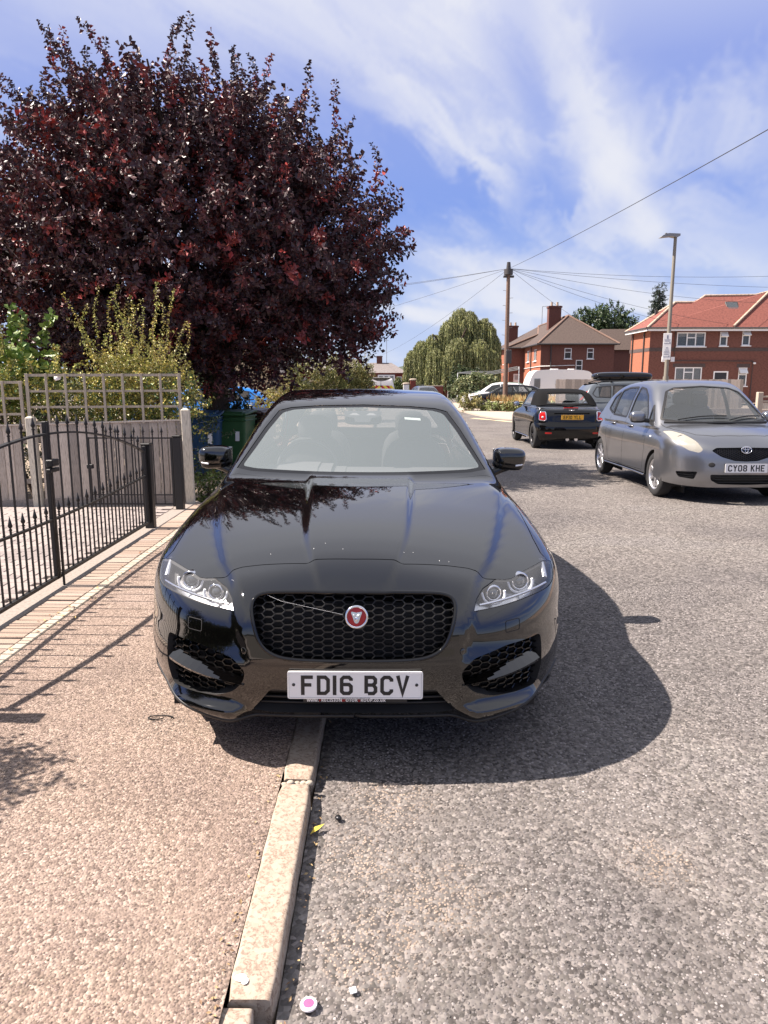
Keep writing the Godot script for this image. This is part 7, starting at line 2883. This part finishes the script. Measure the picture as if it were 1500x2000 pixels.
	for i in 60:
		put("board", bmesh, [M.board_a, M.board_b, M.board_c][r.randi() % 3], ff, T(8.35 + i * 0.15, 0.78 + r.randf_range(-0.01, 0.01), 0, rot(0, 0.06, r.randf_range(-0.006, 0.006))))
	for y in [0.3, 1.3]:
		mb = MB.new()
		mb.bx(12.8, y, -0.05, 9.1, 0.09, 0.05)
		obj("rail", mb, M.board_b, ff)
	var pf := thing("timber_fence", "pale timber fence with horizontal boards behind the silver hatchback", "fence", Vector3(0, 0.11, -16.0))
	for i in 6:
		mb = MB.new()
		mb.bx(10.4, 0.16 + i * 0.152, 0, 4.1, 0.145, 0.022, 0.004)
		obj("board", mb, [M.trellis_wood, M.board_c, M.post_wood][i % 3], pf, T(0, 0, 0))
		mb = MB.new()
		mb.bx(7.15, 0.13 + i * 0.135, 0, 2.1, 0.128, 0.022, 0.004)
		obj("board", mb, [M.post_wood, M.trellis_wood, M.board_c][i % 3], pf, T(0, 0, 0))
	for x in [6.1, 8.27, 10.4, 12.5]:
		mb = MB.new()
		mb.bx(x, 0.61, 0.02, 0.12, 1.22, 0.10, 0.01)
		obj("post", mb, M.edging, pf)
	for y in [1.02, 1.12]:
		mb = MB.new()
		mb.bx(10.4, y, 0.02, 4.2, 0.035, 0.05, 0.005)
		obj("top_rail", mb, M.edging, pf)
	# willow
	var wcols := [Color(0.23, 0.24, 0.095), Color(0.17, 0.19, 0.075), Color(0.30, 0.29, 0.13), Color(0.12, 0.14, 0.06)]
	var wl := thing("weeping_willow", "large weeping willow at the end of the road", "tree", Vector3(6.3, 0.05, -66.0))
	mb = MB.new()
	mb.tube([Vector3(0, 0, 0), Vector3(0.1, 2.0, 0), Vector3(0.3, 4.0, 0)], [0.5, 0.38, 0.28], 10)
	obj("trunk", mb, M.bark, wl)
	var ends := [[-3.3, 4.4, 0.0], [-2.0, 5.6, 1.2], [0.3, 7.2, 0.0], [2.0, 6.6, 0.8], [3.2, 5.6, -0.4], [0.8, 6.0, 2.2], [-1.0, 6.2, -1.8], [2.2, 5.8, -1.8]]
	for e in ends:
		mb = MB.new()
		mb.tube([Vector3(0.2, 3.2, 0), Vector3(e[0] * 0.5, e[1] * 0.8, e[2] * 0.5), Vector3(e[0], e[1], e[2])], [0.2, 0.13, 0.05], 7)
		obj("limb", mb, M.bark, wl)
	var st := [strand(1, wcols), strand(2, wcols), strand(3, wcols)]
	var wt := [[], [], []]
	var wc := [[], [], []]
	var domes := [[0.5, 8.0, 0.0, 1.2, 1.5], [1.3, 7.7, 0.4, 0.9, 1.2], [2.6, 7.1, 0.3, 1.1, 1.3], [3.4, 5.7, 0.2, 0.8, 1.0], [-0.6, 6.9, 0.6, 0.9, 1.2], [-1.9, 5.7, 0.4, 0.9, 1.1], [-2.9, 5.2, 0.2, 0.9, 1.2], [-3.8, 4.3, 0.0, 0.6, 0.8], [0.2, 5.3, 1.8, 1.2, 1.0], [-1.8, 4.4, 1.7, 0.9, 0.9], [2.0, 5.2, 1.7, 1.0, 1.0], [0.5, 6.0, -1.8, 2.0, 1.2], [3.0, 4.4, 1.4, 0.8, 0.8], [-0.6, 3.9, 2.3, 0.9, 0.7]]
	for dm in domes:
		for i in 125:
			var a := r.randf() * TAU
			var q := sqrt(r.randf())
			var p := Vector3(dm[0] + cos(a) * q * dm[3], dm[1] - q * q * dm[4], dm[2] + sin(a) * q * dm[3])
			var ln := r.randf_range(0.7, 2.7) * (0.6 + 0.7 * q)
			ln = minf(ln, p.y - 0.5)
			var k := r.randi() % 3
			wt[k].append(Transform3D(Basis(Vector3.UP, r.randf() * TAU).scaled(Vector3(1.2, ln, 1.2)), p))
			var g := r.randf_range(0.7, 1.35)
			wc[k].append(Color(g, g, g * 0.95))
			if q > 0.75 and p.y > 3.2:
				wt[k].append(Transform3D(Basis(Vector3.UP, r.randf() * TAU).scaled(Vector3(1.2, minf(p.y - ln - 0.4, 2.2), 1.2)), p - Vector3(0, ln * 0.85, 0)))
				wc[k].append(Color(g * 0.9, g * 0.9, g * 0.85))
	for k in 3:
		multi("crown", st[k], M.willow_leaf, wt[k], wc[k], wl)
	# other trees far behind
	var oak := thing("broadleaf_tree", "dark green spreading tree behind the brown-roofed house", "tree", Vector3(31.0, 0.1, -104.0))
	mb = MB.new()
	mb.tube([Vector3(0, 0, 0), Vector3(0, 4, 0), Vector3(0.3, 8, 0)], [0.5, 0.4, 0.2], 8)
	obj("trunk", mb, M.bark, oak)
	var ocols := [Color(0.05, 0.085, 0.03), Color(0.07, 0.105, 0.035), Color(0.04, 0.07, 0.025)]
	var os := [sprig(16, 0.8, 0.32, 0.22, 301, 1.0, ocols), sprig(16, 0.8, 0.32, 0.22, 302, 1.0, ocols)]
	var plain := func(_p: Vector3, q: RandomNumberGenerator) -> Color:
		var g := q.randf_range(0.65, 1.3)
		return Color(g, g, g)
	leafy(oak, "crown", [[Vector3(0, 9.3, 0), Vector3(3.4, 2.6, 3.0), 10, 3], [Vector3(-3.4, 8.8, 0.5), Vector3(2.2, 1.8, 2.0), 6, 3], [Vector3(3.2, 8.3, 0.4), Vector3(2.0, 1.7, 2.0), 6, 3], [Vector3(0.8, 7.2, 1.0), Vector3(3.6, 1.8, 2.4)]], 1000, os, M.green_leaf, plain, 61, 1.0, 0.3, 0.5)
	var con := thing("conifer_tree", "dark narrow conifer behind the red-roofed house", "tree", Vector3(32.2, 0.1, -87.0))
	mb = MB.new()
	mb.tube([Vector3(0, 0, 0), Vector3(0, 11.9, 0)], [0.35, 0.05], 8)
	obj("trunk", mb, M.bark, con)
	var ccols := [Color(0.022, 0.035, 0.022), Color(0.032, 0.047, 0.028)]
	var cl := []
	for i in 8:
		var y := 12.1 - i * 0.75
		var w := 0.45 + 0.13 * i
		cl.append([Vector3(r.randfn() * 0.15, y, r.randfn() * 0.1), Vector3(w, 0.6, w)])
	leafy(con, "crown", cl, 620, [sprig(18, 0.5, 0.22, 0.10, 311, 1.0, ccols)], M.green_leaf, plain, 62, 0.9, -0.4, 0.5)
	# hedges and bushes along the left of the road
	var hcol := [Color(0.15, 0.16, 0.045), Color(0.20, 0.20, 0.07), Color(0.10, 0.125, 0.035), Color(0.26, 0.24, 0.09)]
	bush("roadside_bush", "olive green bush left of the thin lamp post, over the car roof", "bush", Vector3(-3.2, 0.05, -30.0), [[Vector3(0, 1.7, 0), Vector3(0.75, 0.75, 0.8), 8, 3], [Vector3(-0.3, 0.9, 0), Vector3(0.9, 0.9, 0.8)]], 620, hcol, Vector2(0.085, 0.045), M.green_leaf, 71, 1.1, "bushes left of the road")
	bush("roadside_bush", "olive green bush with dry flower heads, middle of the roadside bushes", "bush", Vector3(-2.2, 0.05, -31.0), [[Vector3(0, 1.85, 0), Vector3(0.8, 0.7, 0.8), 10, 4], [Vector3(0.1, 1.0, 0), Vector3(0.9, 0.9, 0.8)]], 620, hcol, Vector2(0.085, 0.045), M.green_leaf, 72, 1.1, "bushes left of the road")
	bush("roadside_bush", "olive green bush nearest the white van", "bush", Vector3(-1.15, 0.05, -32.0), [[Vector3(0, 1.65, 0), Vector3(0.7, 0.7, 0.7), 6, 3], [Vector3(0, 0.9, 0), Vector3(0.75, 0.9, 0.7)]], 520, hcol, Vector2(0.085, 0.045), M.green_leaf, 73, 1.1, "bushes left of the road")
	bush("yellow_bush", "yellow green bush in front of the cream gable", "bush", Vector3(-3.0, 0.05, -19.8), [[Vector3(0, 0.9, 0), Vector3(0.45, 0.35, 0.4)], [Vector3(-0.3, 0.55, 0), Vector3(0.6, 0.5, 0.4)]], 260, [Color(0.32, 0.27, 0.05), Color(0.22, 0.22, 0.05)], Vector2(0.07, 0.04), M.green_leaf, 74, 1.0)
	bush("clipped_hedge", "dark clipped hedge right of the willow", "hedge", Vector3(6.0, 0.05, -56.0), [[Vector3(0, 1.25, 0), Vector3(1.0, 1.25, 0.8)], [Vector3(0.9, 1.2, 0), Vector3(0.9, 1.2, 0.8)]], 700, [Color(0.03, 0.05, 0.02), Color(0.05, 0.075, 0.025)], Vector2(0.12, 0.08), M.green_leaf, 75, 1.3)
	bush("vine_bush", "pale leafed bush in front of the dark green off-roader", "bush", Vector3(5.05, 0.1, -48.6), [[Vector3(0.3, 0.9, 0), Vector3(0.7, 0.7, 0.5)], [Vector3(1.4, 1.5, -0.6), Vector3(1.2, 0.4, 0.5)]], 330, [Color(0.10, 0.13, 0.05), Color(0.24, 0.26, 0.14)], Vector2(0.14, 0.07), M.green_leaf, 76, 1.2)
	bush("ball_bush", "small round clipped bush beside the white van", "bush", Vector3(1.15, 0.05, -66.0), [[Vector3(0, 1.0, 0), Vector3(0.65, 0.6, 0.6)]], 160, [Color(0.08, 0.11, 0.03), Color(0.11, 0.13, 0.04)], Vector2(0.12, 0.07), M.green_leaf, 77, 1.2)
	# canvas awning frame beside the drive
	var aw := thing("canopy_frame", "pale pipe frame with sagging netting beside the drive", "canopy", Vector3(0, 0.1, -52.0))
	for x in [5.25, 6.15, 9.6]:
		mb = MB.new()
		mb.tube([Vector3(x, 0, 0), Vector3(x, 2.05 if x < 9.0 else 2.5, 0)], 0.03, 6)
		obj("pole", mb, M.white_paint, aw)
	for k in 3:
		mb = MB.new()
		mb.tube([Vector3(5.25, 2.05, 0), Vector3(6.15, 2.0 + k * 0.08, -0.3 * k), Vector3(7.8, 1.98 + k * 0.09, -0.3 * k), Vector3(9.6, 2.3 + k * 0.1, -0.3 * k)], 0.035, 6)
		obj("netting_roll", mb, M.galvanised, aw)
	var sh := thing("sheeted_boat", "small boat under a pale sheet behind the dry grass", "boat", Vector3(9.4, 0.3, -47.3))
	mb = MB.new()
	sball(mb, T(0, 0.55, 0), Vector3(1.25, 0.28, 0.6), 0.7, 22, 10)
	obj("sheet", mb, M.tarp, sh)
	mb = MB.new()
	sball(mb, T(0, 0.25, 0), Vector3(1.1, 0.3, 0.5), 0.7, 20, 8)
	obj("hull", mb, M.caravan, sh)
	# house at the far end
	var fh := thing("far_house", "small brick house with grey roof and white porch far down the road", "house")
	var fo := Vector3(-3.4, 0.1, -95.0)
	wall(fh, M.rust_red, fo, Vector3(1, 0, 0), 6.2, 2.6, [[5.0, 0.9, 5.7, 2.1]], Vector3(0, 0, 1))
	window(fh, fo, Vector3(1, 0, 0), Vector3(0, 0, 1), [5.0, 0.9, 5.7, 2.1], [], [[0.0, 1.0, 0.5]])
	wall(fh, M.rust_red, Vector3(2.8, 0.1, -101.0), Vector3(0, 0, 1), 6.0, 2.6, [], Vector3(1, 0, 0))
	wall(fh, M.rust_red, Vector3(-3.4, 0.1, -101.0), Vector3(0, 0, 1), 6.0, 2.6, [], Vector3(-1, 0, 0))
	mb = MB.new()
	face(mb, [Vector3(-3.8, 2.65, -94.6), Vector3(-1.8, 4.0, -97.5), Vector3(1.0, 4.0, -97.5), Vector3(3.1, 2.65, -94.6)], Vector3(0, 1, 1))
	face(mb, [Vector3(3.1, 2.65, -94.6), Vector3(1.0, 4.0, -97.5), Vector3(3.1, 2.65, -101.4)], Vector3(1, 1, 0))
	face(mb, [Vector3(-3.8, 2.65, -94.6), Vector3(-1.8, 4.0, -97.5), Vector3(-3.8, 2.65, -101.4)], Vector3(-1, 1, 0))
	obj("roof", mb, M.tile_grey, fh)
	mb = MB.new()
	mb.bx(0.3, 1.25, -94.4, 2.2, 2.3, 1.0)
	obj("porch", mb, M.white_paint, fh)
	for q in [-0.4, 0.3, 1.0]:
		mb = MB.new()
		mb.bx(q, 2.0, -93.88, 0.45, 0.5, 0.04)
		obj("window", mb, M.house_glass, fh)
	mb = MB.new()
	mb.bx(-0.6, 4.1, -97.5, 0.75, 1.4, 0.6)
	mb.bx(-0.6, 4.83, -97.5, 0.85, 0.12, 0.7)
	obj("chimney", mb, M.brick_dark, fh)
	# gate pillars and a brick wall before it
	for q in [["white rounded gate pillar beside the clipped ball bush", Vector3(1.95, 0.05, -64.0), M.white_paint, 1.25], ["red brick gate pillar left of the grey car", Vector3(2.55, 0.05, -64.0), M.rust_red, 1.6], ["red brick gate pillar right of the grey car", Vector3(5.3, 0.05, -64.0), M.rust_red, 1.5]]:
		var gp := thing("gate_pillar", q[0], "pillar", q[1], 0.0, "gate pillars far down the road")
		mb = MB.new()
		mb.bx(0, q[3] * 0.5, 0, 0.5, q[3], 0.5, 0.02)
		obj("shaft", mb, q[2], gp)
		mb = MB.new()
		sball(mb, T(0, q[3] + 0.06, 0), Vector3(0.32, 0.10, 0.32), 0.6, 16, 8)
		obj("cap", mb, M.stone_pale, gp)
	var bw := thing("brick_wall", "red brick garden wall under the willow", "wall", Vector3(4.4, 0.05, -63.0))
	mb = MB.new()
	mb.bx(0, 0.55, 0, 1.4, 1.1, 0.22)
	obj("brickwork", mb, M.rust_red, bw)
	mb = MB.new()
	mb.bx(0, 1.13, 0, 1.46, 0.07, 0.28, 0.01)
	obj("coping", mb, M.stone_pale, bw)
	# cream chalet on the left
	var ch := thing("cream_house", "cream rendered gable house under the purple tree", "house", Vector3(0, 0.05, 0))
	mb = MB.new()
	mb.prism(T(0, 0, -42.0), pv([Vector2(-12.0, 0), Vector2(-4.05, 0), Vector2(-4.05, 1.2), Vector2(-6.6, 3.35), Vector2(-12.0, 3.35)]), 7.0)
	obj("gable_wall", mb, M.render_cream, ch)
	mb = MB.new()
	mb.bar(Vector3(-6.7, 3.48, -38.0), Vector3(-3.85, 1.08, -38.0), 8.4, 0.10)
	obj("roof", mb, M.tile_grey, ch)
	mb = MB.new()
	mb.bx(-4.8, 2.55, -36.5, 1.3, 1.1, 1.6)
	obj("dormer", mb, M.tile_grey, ch)
	mb = MB.new()
	mb.bx(-4.55, 2.55, -35.66, 0.55, 0.9, 0.08)
	obj("dormer_window", mb, M.white_paint, ch)
	mb = MB.new()
	mb.bx(-4.55, 2.55, -35.61, 0.36, 0.7, 0.03)
	obj("dormer_pane", mb, M.house_glass, ch)
	var lr := thing("long_roof_house", "long low house with a grey roof behind the roadside bushes", "house", Vector3(0, 0.05, -60.0))
	mb = MB.new()
	mb.bx(-5.4, 1.2, -2.0, 6.6, 2.4, 4.0)
	obj("walls", mb, M.render_cream, lr)
	mb = MB.new()
	mb.prism(T(-8.9, 0, 0, rot(0, PI / 2, 0)), pv([Vector2(-0.3, 2.4), Vector2(4.3, 2.4), Vector2(2.0, 3.35)]), 7.0)
	obj("roof", mb, M.tile_grey, lr)
	# wooded rise on the horizon
	var hm := MB.new()
	var hn := FastNoiseLite.new()
	hn.seed = 2
	hn.frequency = 0.03
	var row := []
	for x in span(-260.0, 260.0, 4.0):
		var y := 6.2 + 2.4 * hn.get_noise_1d(x) + 0.5 * hn.get_noise_1d(x * 9.0)
		row.append([Vector3(x, -1.0, -262.0), Vector3(x, y, -272.0 + 3.0 * hn.get_noise_1d(x * 5.0)), Vector3(x, y * 0.9, -300.0)])
	for i in row.size() - 1:
		for k in 2:
			hm.quad(row[i][k], row[i + 1][k], row[i + 1][k + 1], row[i][k + 1], Vector3(0, 1, 0.5))
	tag(obj("wooded_hill", hm, M.hill, self), "low wooded rise on the horizon", "", "", "structure")
	# back gardens: hedge mass behind the purple tree so that the ground does not run bare to the horizon
	bush("back_hedge", "tall dark hedge behind the wheelie bins", "hedge", Vector3(-5.4, 0.05, -15.5), [[Vector3(-1.5, 1.1, 0), Vector3(2.2, 1.2, 0.6)], [Vector3(1.0, 0.45, 0), Vector3(1.2, 0.55, 0.5)], [Vector3(-4.5, 1.3, 0), Vector3(2.2, 1.4, 0.6)]], 800, [Color(0.025, 0.042, 0.016), Color(0.04, 0.06, 0.02)], Vector2(0.08, 0.055), M.green_leaf, 78, 1.2)

func cable(a: Vector3, b: Vector3, sag: float, label: String, w := 0.009) -> void:
	var pts := []
	for t in span(0.0, 1.0, 0.08):
		pts.append(a.lerp(b, t) - Vector3(0, sag * 4.0 * t * (1.0 - t), 0))
	var mb := MB.new()
	mb.tube(pts, w, 5)
	tag(obj("overhead_cable", mb, M.cable, self), label, "cable", "overhead cables")

func poles_and_wires() -> void:
	var P := Vector3(7.24, 0.1, -43.4)
	var tp := thing("telegraph_pole", "brown wooden telegraph pole standing in the dry grass", "pole", P)
	var mb := MB.new()
	mb.tube([Vector3(0, -0.1, 0), Vector3(0, 4.0, 0), Vector3(-0.02, 8.1, 0)], [0.15, 0.13, 0.10], 12)
	obj("shaft", mb, M.pole_wood, tp)
	mb = MB.new()
	mb.tube([Vector3(-0.02, 7.55, 0), Vector3(-0.02, 7.85, 0)], 0.26, 12)
	mb.tube([Vector3(-0.02, 7.85, 0), Vector3(-0.02, 8.25, 0)], [0.14, 0.10], 10)
	mb.bx(0.0, 7.45, 0.0, 0.62, 0.12, 0.16, 0.02)
	obj("junction_head", mb, M.gutter, tp)
	mb = MB.new()
	mb.bx(0.12, 2.9, 0.08, 0.34, 0.8, 0.2, 0.03)
	obj("cable_box", mb, M.gutter, tp)
	for i in 9:
		mb = MB.new()
		var s := 1.0 if i % 2 else -1.0
		mb.tube([Vector3(0.08 * s, 3.3 + i * 0.42, 0), Vector3(0.30 * s, 3.32 + i * 0.42, 0)], 0.012, 5)
		obj("step", mb, M.galvanised, tp)
	var top := P + Vector3(0, 7.9, 0)
	cable(top, Vector3(7.55, 5.75, 2.0), 0.25, "overhead cable rising from the telegraph pole to the top right corner", 0.010)
	var ends := [[Vector3(33.0, 8.5, -46.0), 0.55, "highest of the cables running right from the pole"], [Vector3(36.0, 7.6, -48.0), 0.5, "second cable running right from the pole"], [Vector3(30.0, 6.9, -52.1), 0.5, "cable running right from the pole to the red roof's far ridge"], [Vector3(24.0, 5.3, -50.2), 0.35, "cable from the pole to the red-roofed house's eaves above the door"], [Vector3(20.5, 5.3, -50.2), 0.3, "cable from the pole to the red-roofed house's near eaves"], [Vector3(23.0, 5.4, -73.0), 0.3, "cable from the pole to the brown-roofed house's eaves"], [Vector3(-24.0, 7.6, -58.0), 0.7, "highest cable running left from the pole"], [Vector3(-22.0, 6.2, -50.0), 0.6, "second cable running left from the pole"], [Vector3(-14.0, 4.4, -62.0), 0.5, "cable running left from the pole down towards the long grey roof"], [Vector3(-0.6, 4.9, -97.5), 0.5, "cable from the pole to the far house's chimney"]]
	for e in ends:
		cable(top, e[0], e[1], e[2])
	# street lamp with its notice
	var L := Vector3(8.5, 0.1, -22.0)
	var lp := thing("street_lamp", "tall grey street lamp with a flat head behind the silver hatchback", "lamp post", L)
	mb = MB.new()
	mb.tube([Vector3(0, 0, 0), Vector3(0, 1.6, 0), Vector3(0, 1.62, 0), Vector3(0.0, 5.62, 0)], [0.085, 0.085, 0.062, 0.045], 14)
	obj("column", mb, M.lamp_pole, lp)
	mb = MB.new()
	mb.prism(T(0, 5.58, -0.11), pv([Vector2(-0.46, 0.0), Vector2(-0.16, 0.03), Vector2(0.02, 0.0), Vector2(0.10, 0.04), Vector2(0.10, 0.10), Vector2(-0.24, 0.115), Vector2(-0.40, 0.055)]), 0.22)
	mb.bx(-0.28, 5.70, 0, 0.06, 0.03, 0.06, 0.005)
	obj("lamp_head", mb, M.galvanised, lp)
	var sg := thing("parking_notice", "tall white notice fixed to the street lamp column", "sign", L + Vector3(-0.065, 2.1, 0.095), -0.15)
	mb = MB.new()
	mb.bx(0, 0.385, 0, 0.235, 0.77, 0.012, 0.004)
	obj("board", mb, M.sign_white, sg)
	mb = MB.new()
	for q in [[0.0, 0.66, 0.045, 0.10], [0.0, 0.585, 0.17, 0.010], [0.0, 0.545, 0.15, 0.016], [-0.02, 0.475, 0.14, 0.016], [0.075, 0.485, 0.03, 0.05], [0.0, 0.345, 0.065, 0.022], [0.0, 0.285, 0.11, 0.016], [0.0, 0.235, 0.14, 0.014], [0.0, 0.20, 0.16, 0.010], [0.0, 0.155, 0.14, 0.014], [-0.02, 0.085, 0.13, 0.018], [0.07, 0.095, 0.028, 0.05]]:
		mb.bx(q[0], q[1], 0.0075, q[2], q[3], 0.002)
	obj("print", mb, M.sign_grey, sg)
	var sg2 := thing("small_notice", "small white square notice beside the tall one on the lamp column", "sign", L + Vector3(0.135, 2.04, 0.085), 0.1)
	mb = MB.new()
	mb.bx(0, 0.07, 0, 0.12, 0.14, 0.01, 0.003)
	obj("board", mb, M.sign_white, sg2)
	# thin lamp post down the road
	var l2 := thing("far_lamp_post", "thin pale lamp post among the roadside bushes", "lamp post", Vector3(-2.83, 0.05, -60.0))
	mb = MB.new()
	mb.tube([Vector3(0, 0, 0), Vector3(0, 5.4, 0)], [0.07, 0.05], 8)
	obj("column", mb, M.lamp_pole, l2)
	mb = MB.new()
	mb.bx(0.1, 5.43, 0, 0.45, 0.08, 0.2, 0.02)
	obj("lamp_head", mb, M.galvanised, l2)
	# aerial of the far house
	var ar := thing("aerial_mast", "thin aerial mast over the far house", "aerial", Vector3(0.35, 3.9, -97.4))
	mb = MB.new()
	mb.tube([Vector3(0, 0, 0), Vector3(0, 3.2, 0)], 0.03, 5)
	mb.tube([Vector3(-0.3, 3.0, 0), Vector3(0.3, 3.0, 0)], 0.02, 5)
	obj("mast", mb, M.galvanised, ar)

func small_things() -> void:
	var r := RandomNumberGenerator.new()
	r.seed = 15
	# bottle cap, paper scrap, pebble, leaves on the ground
	var bc := thing("bottle_top", "white bottle top printed pink lying on the road by the kerb", "bottle top", Vector3(-0.19, 0.012, -1.555))
	var mb := MB.new()
	mb.lathe(Transform3D(), [[0.021, 0.0], [0.022, 0.004], [0.0205, 0.007], [0.001, 0.0075]], 24)
	obj("disc", mb, M.cap_white, bc)
	mb = MB.new()
	mb.lathe(T(0, 0.0078, 0), [[0.014, 0.0], [0.001, 0.0006]], 20)
	obj("print", mb, M.cap_pink, bc)
	mb = MB.new()
	mb.bx(0, 0.0, 0, 0.018, 0.004, 0.018, 0.001)
	tag(obj("paper_scrap", mb, M.plate_white, self, T(-0.08, 0.013, -1.60, rot(0.1, 0.3, 0.05))), "small white paper scrap on the road near the bottle top", "paper")
	mb = MB.new()
	for i in 3:
		mb.ball(T(r.randf_range(-0.004, 0.004), 0.0, r.randf_range(-0.004, 0.004)), Vector3(0.012, 0.009, 0.011), 8, 6)
	tag(obj("dark_pebble", mb, M.alloy_dark, self, T(-0.165, 0.015, -2.34)), "dark pebble lying loose on the road", "pebble")
	mb = MB.new()
	mb.tri(Vector3(-0.03, 0, 0), Vector3(0.0, 0.008, 0.012), Vector3(0.035, 0.002, 0.0), Vector3.UP)
	mb.tri(Vector3(-0.03, 0, 0), Vector3(0.0, 0.006, -0.012), Vector3(0.035, 0.002, 0.0), Vector3.UP)
	tag(obj("fallen_leaf", mb, M.leaf_yellow, self, T(-0.235, 0.016, -2.27, rot(0, 0.7, 0.2))), "yellow fallen leaf in the gutter by the kerb", "leaf")
	# loop of dark string on the footway
	var pts := []
	for i in 22:
		var t := i / 21.0
		pts.append(Vector3(-1.04 + 0.045 * cos(t * 7.0) + t * 0.045, 0.066, -3.02 + 0.018 * sin(t * 7.0) - 0.005 * t))
	mb = MB.new()
	mb.tube(pts, 0.003, 5)
	tag(obj("string_loop", mb, M.dark, self), "thin dark loop of string on the footway before the bumper", "string")
	# white chewing gum mark on the kerb end
	mb = MB.new()
	mb.ball(T(0, 0, 0), Vector3(0.017, 0.0016, 0.013), 12, 5)
	mb.ball(T(0.012, 0, 0.01), Vector3(0.010, 0.0014, 0.012), 10, 5)
	tag(obj("gum_spot", mb, M.plate_white, self, T(-0.365, 0.065, -1.585)), "white trodden gum spot on the near kerb stone", "gum")
	# litter of dry leaves and grit along the back of the kerb
	var ms := MB.new()
	ms.tinted = true
	ms.tri(Vector3(-0.012, 0, 0), Vector3(0, 0.003, 0.006), Vector3(0.012, 0.001, 0), Vector3.UP)
	ms.tri(Vector3(-0.012, 0, 0), Vector3(0, 0.002, -0.006), Vector3(0.012, 0.001, 0), Vector3.UP)
	var ts := []
	var cs := []
	for i in 130:
		var back := r.randf() < 0.55
		var x := -0.402 - absf(r.randfn()) * 0.02 if back else -0.255 + absf(r.randfn()) * 0.018
		var z := -1.2 - r.randf() * 2.0 if r.randf() < 0.75 else -1.2 - r.randf() * 0.6
		ts.append(Transform3D(rot(r.randfn() * 0.2, r.randf() * TAU, r.randfn() * 0.3).scaled(Vector3.ONE * r.randf_range(0.25, 0.8)), Vector3(x, 0.065 if back else 0.012, z)))
		cs.append([Color(0.30, 0.20, 0.10), Color(0.36, 0.26, 0.13), Color(0.20, 0.12, 0.07)][r.randi() % 3])
	for i in 60:
		ts.append(Transform3D(rot(0, r.randf() * TAU, r.randfn() * 0.3).scaled(Vector3.ONE * r.randf_range(0.8, 1.6)), Vector3(-2.08 + r.randfn() * 0.05, 0.072, -3.4 - r.randf() * 4.5)))
		cs.append([Color(0.34, 0.14, 0.06), Color(0.5, 0.36, 0.14)][r.randi() % 2])
	tag(multi("leaf_litter", ms.mesh(), M.dry_grass, ts, cs), "crumbled dry leaves along the kerb and edging", "leaf litter", "", "stuff")
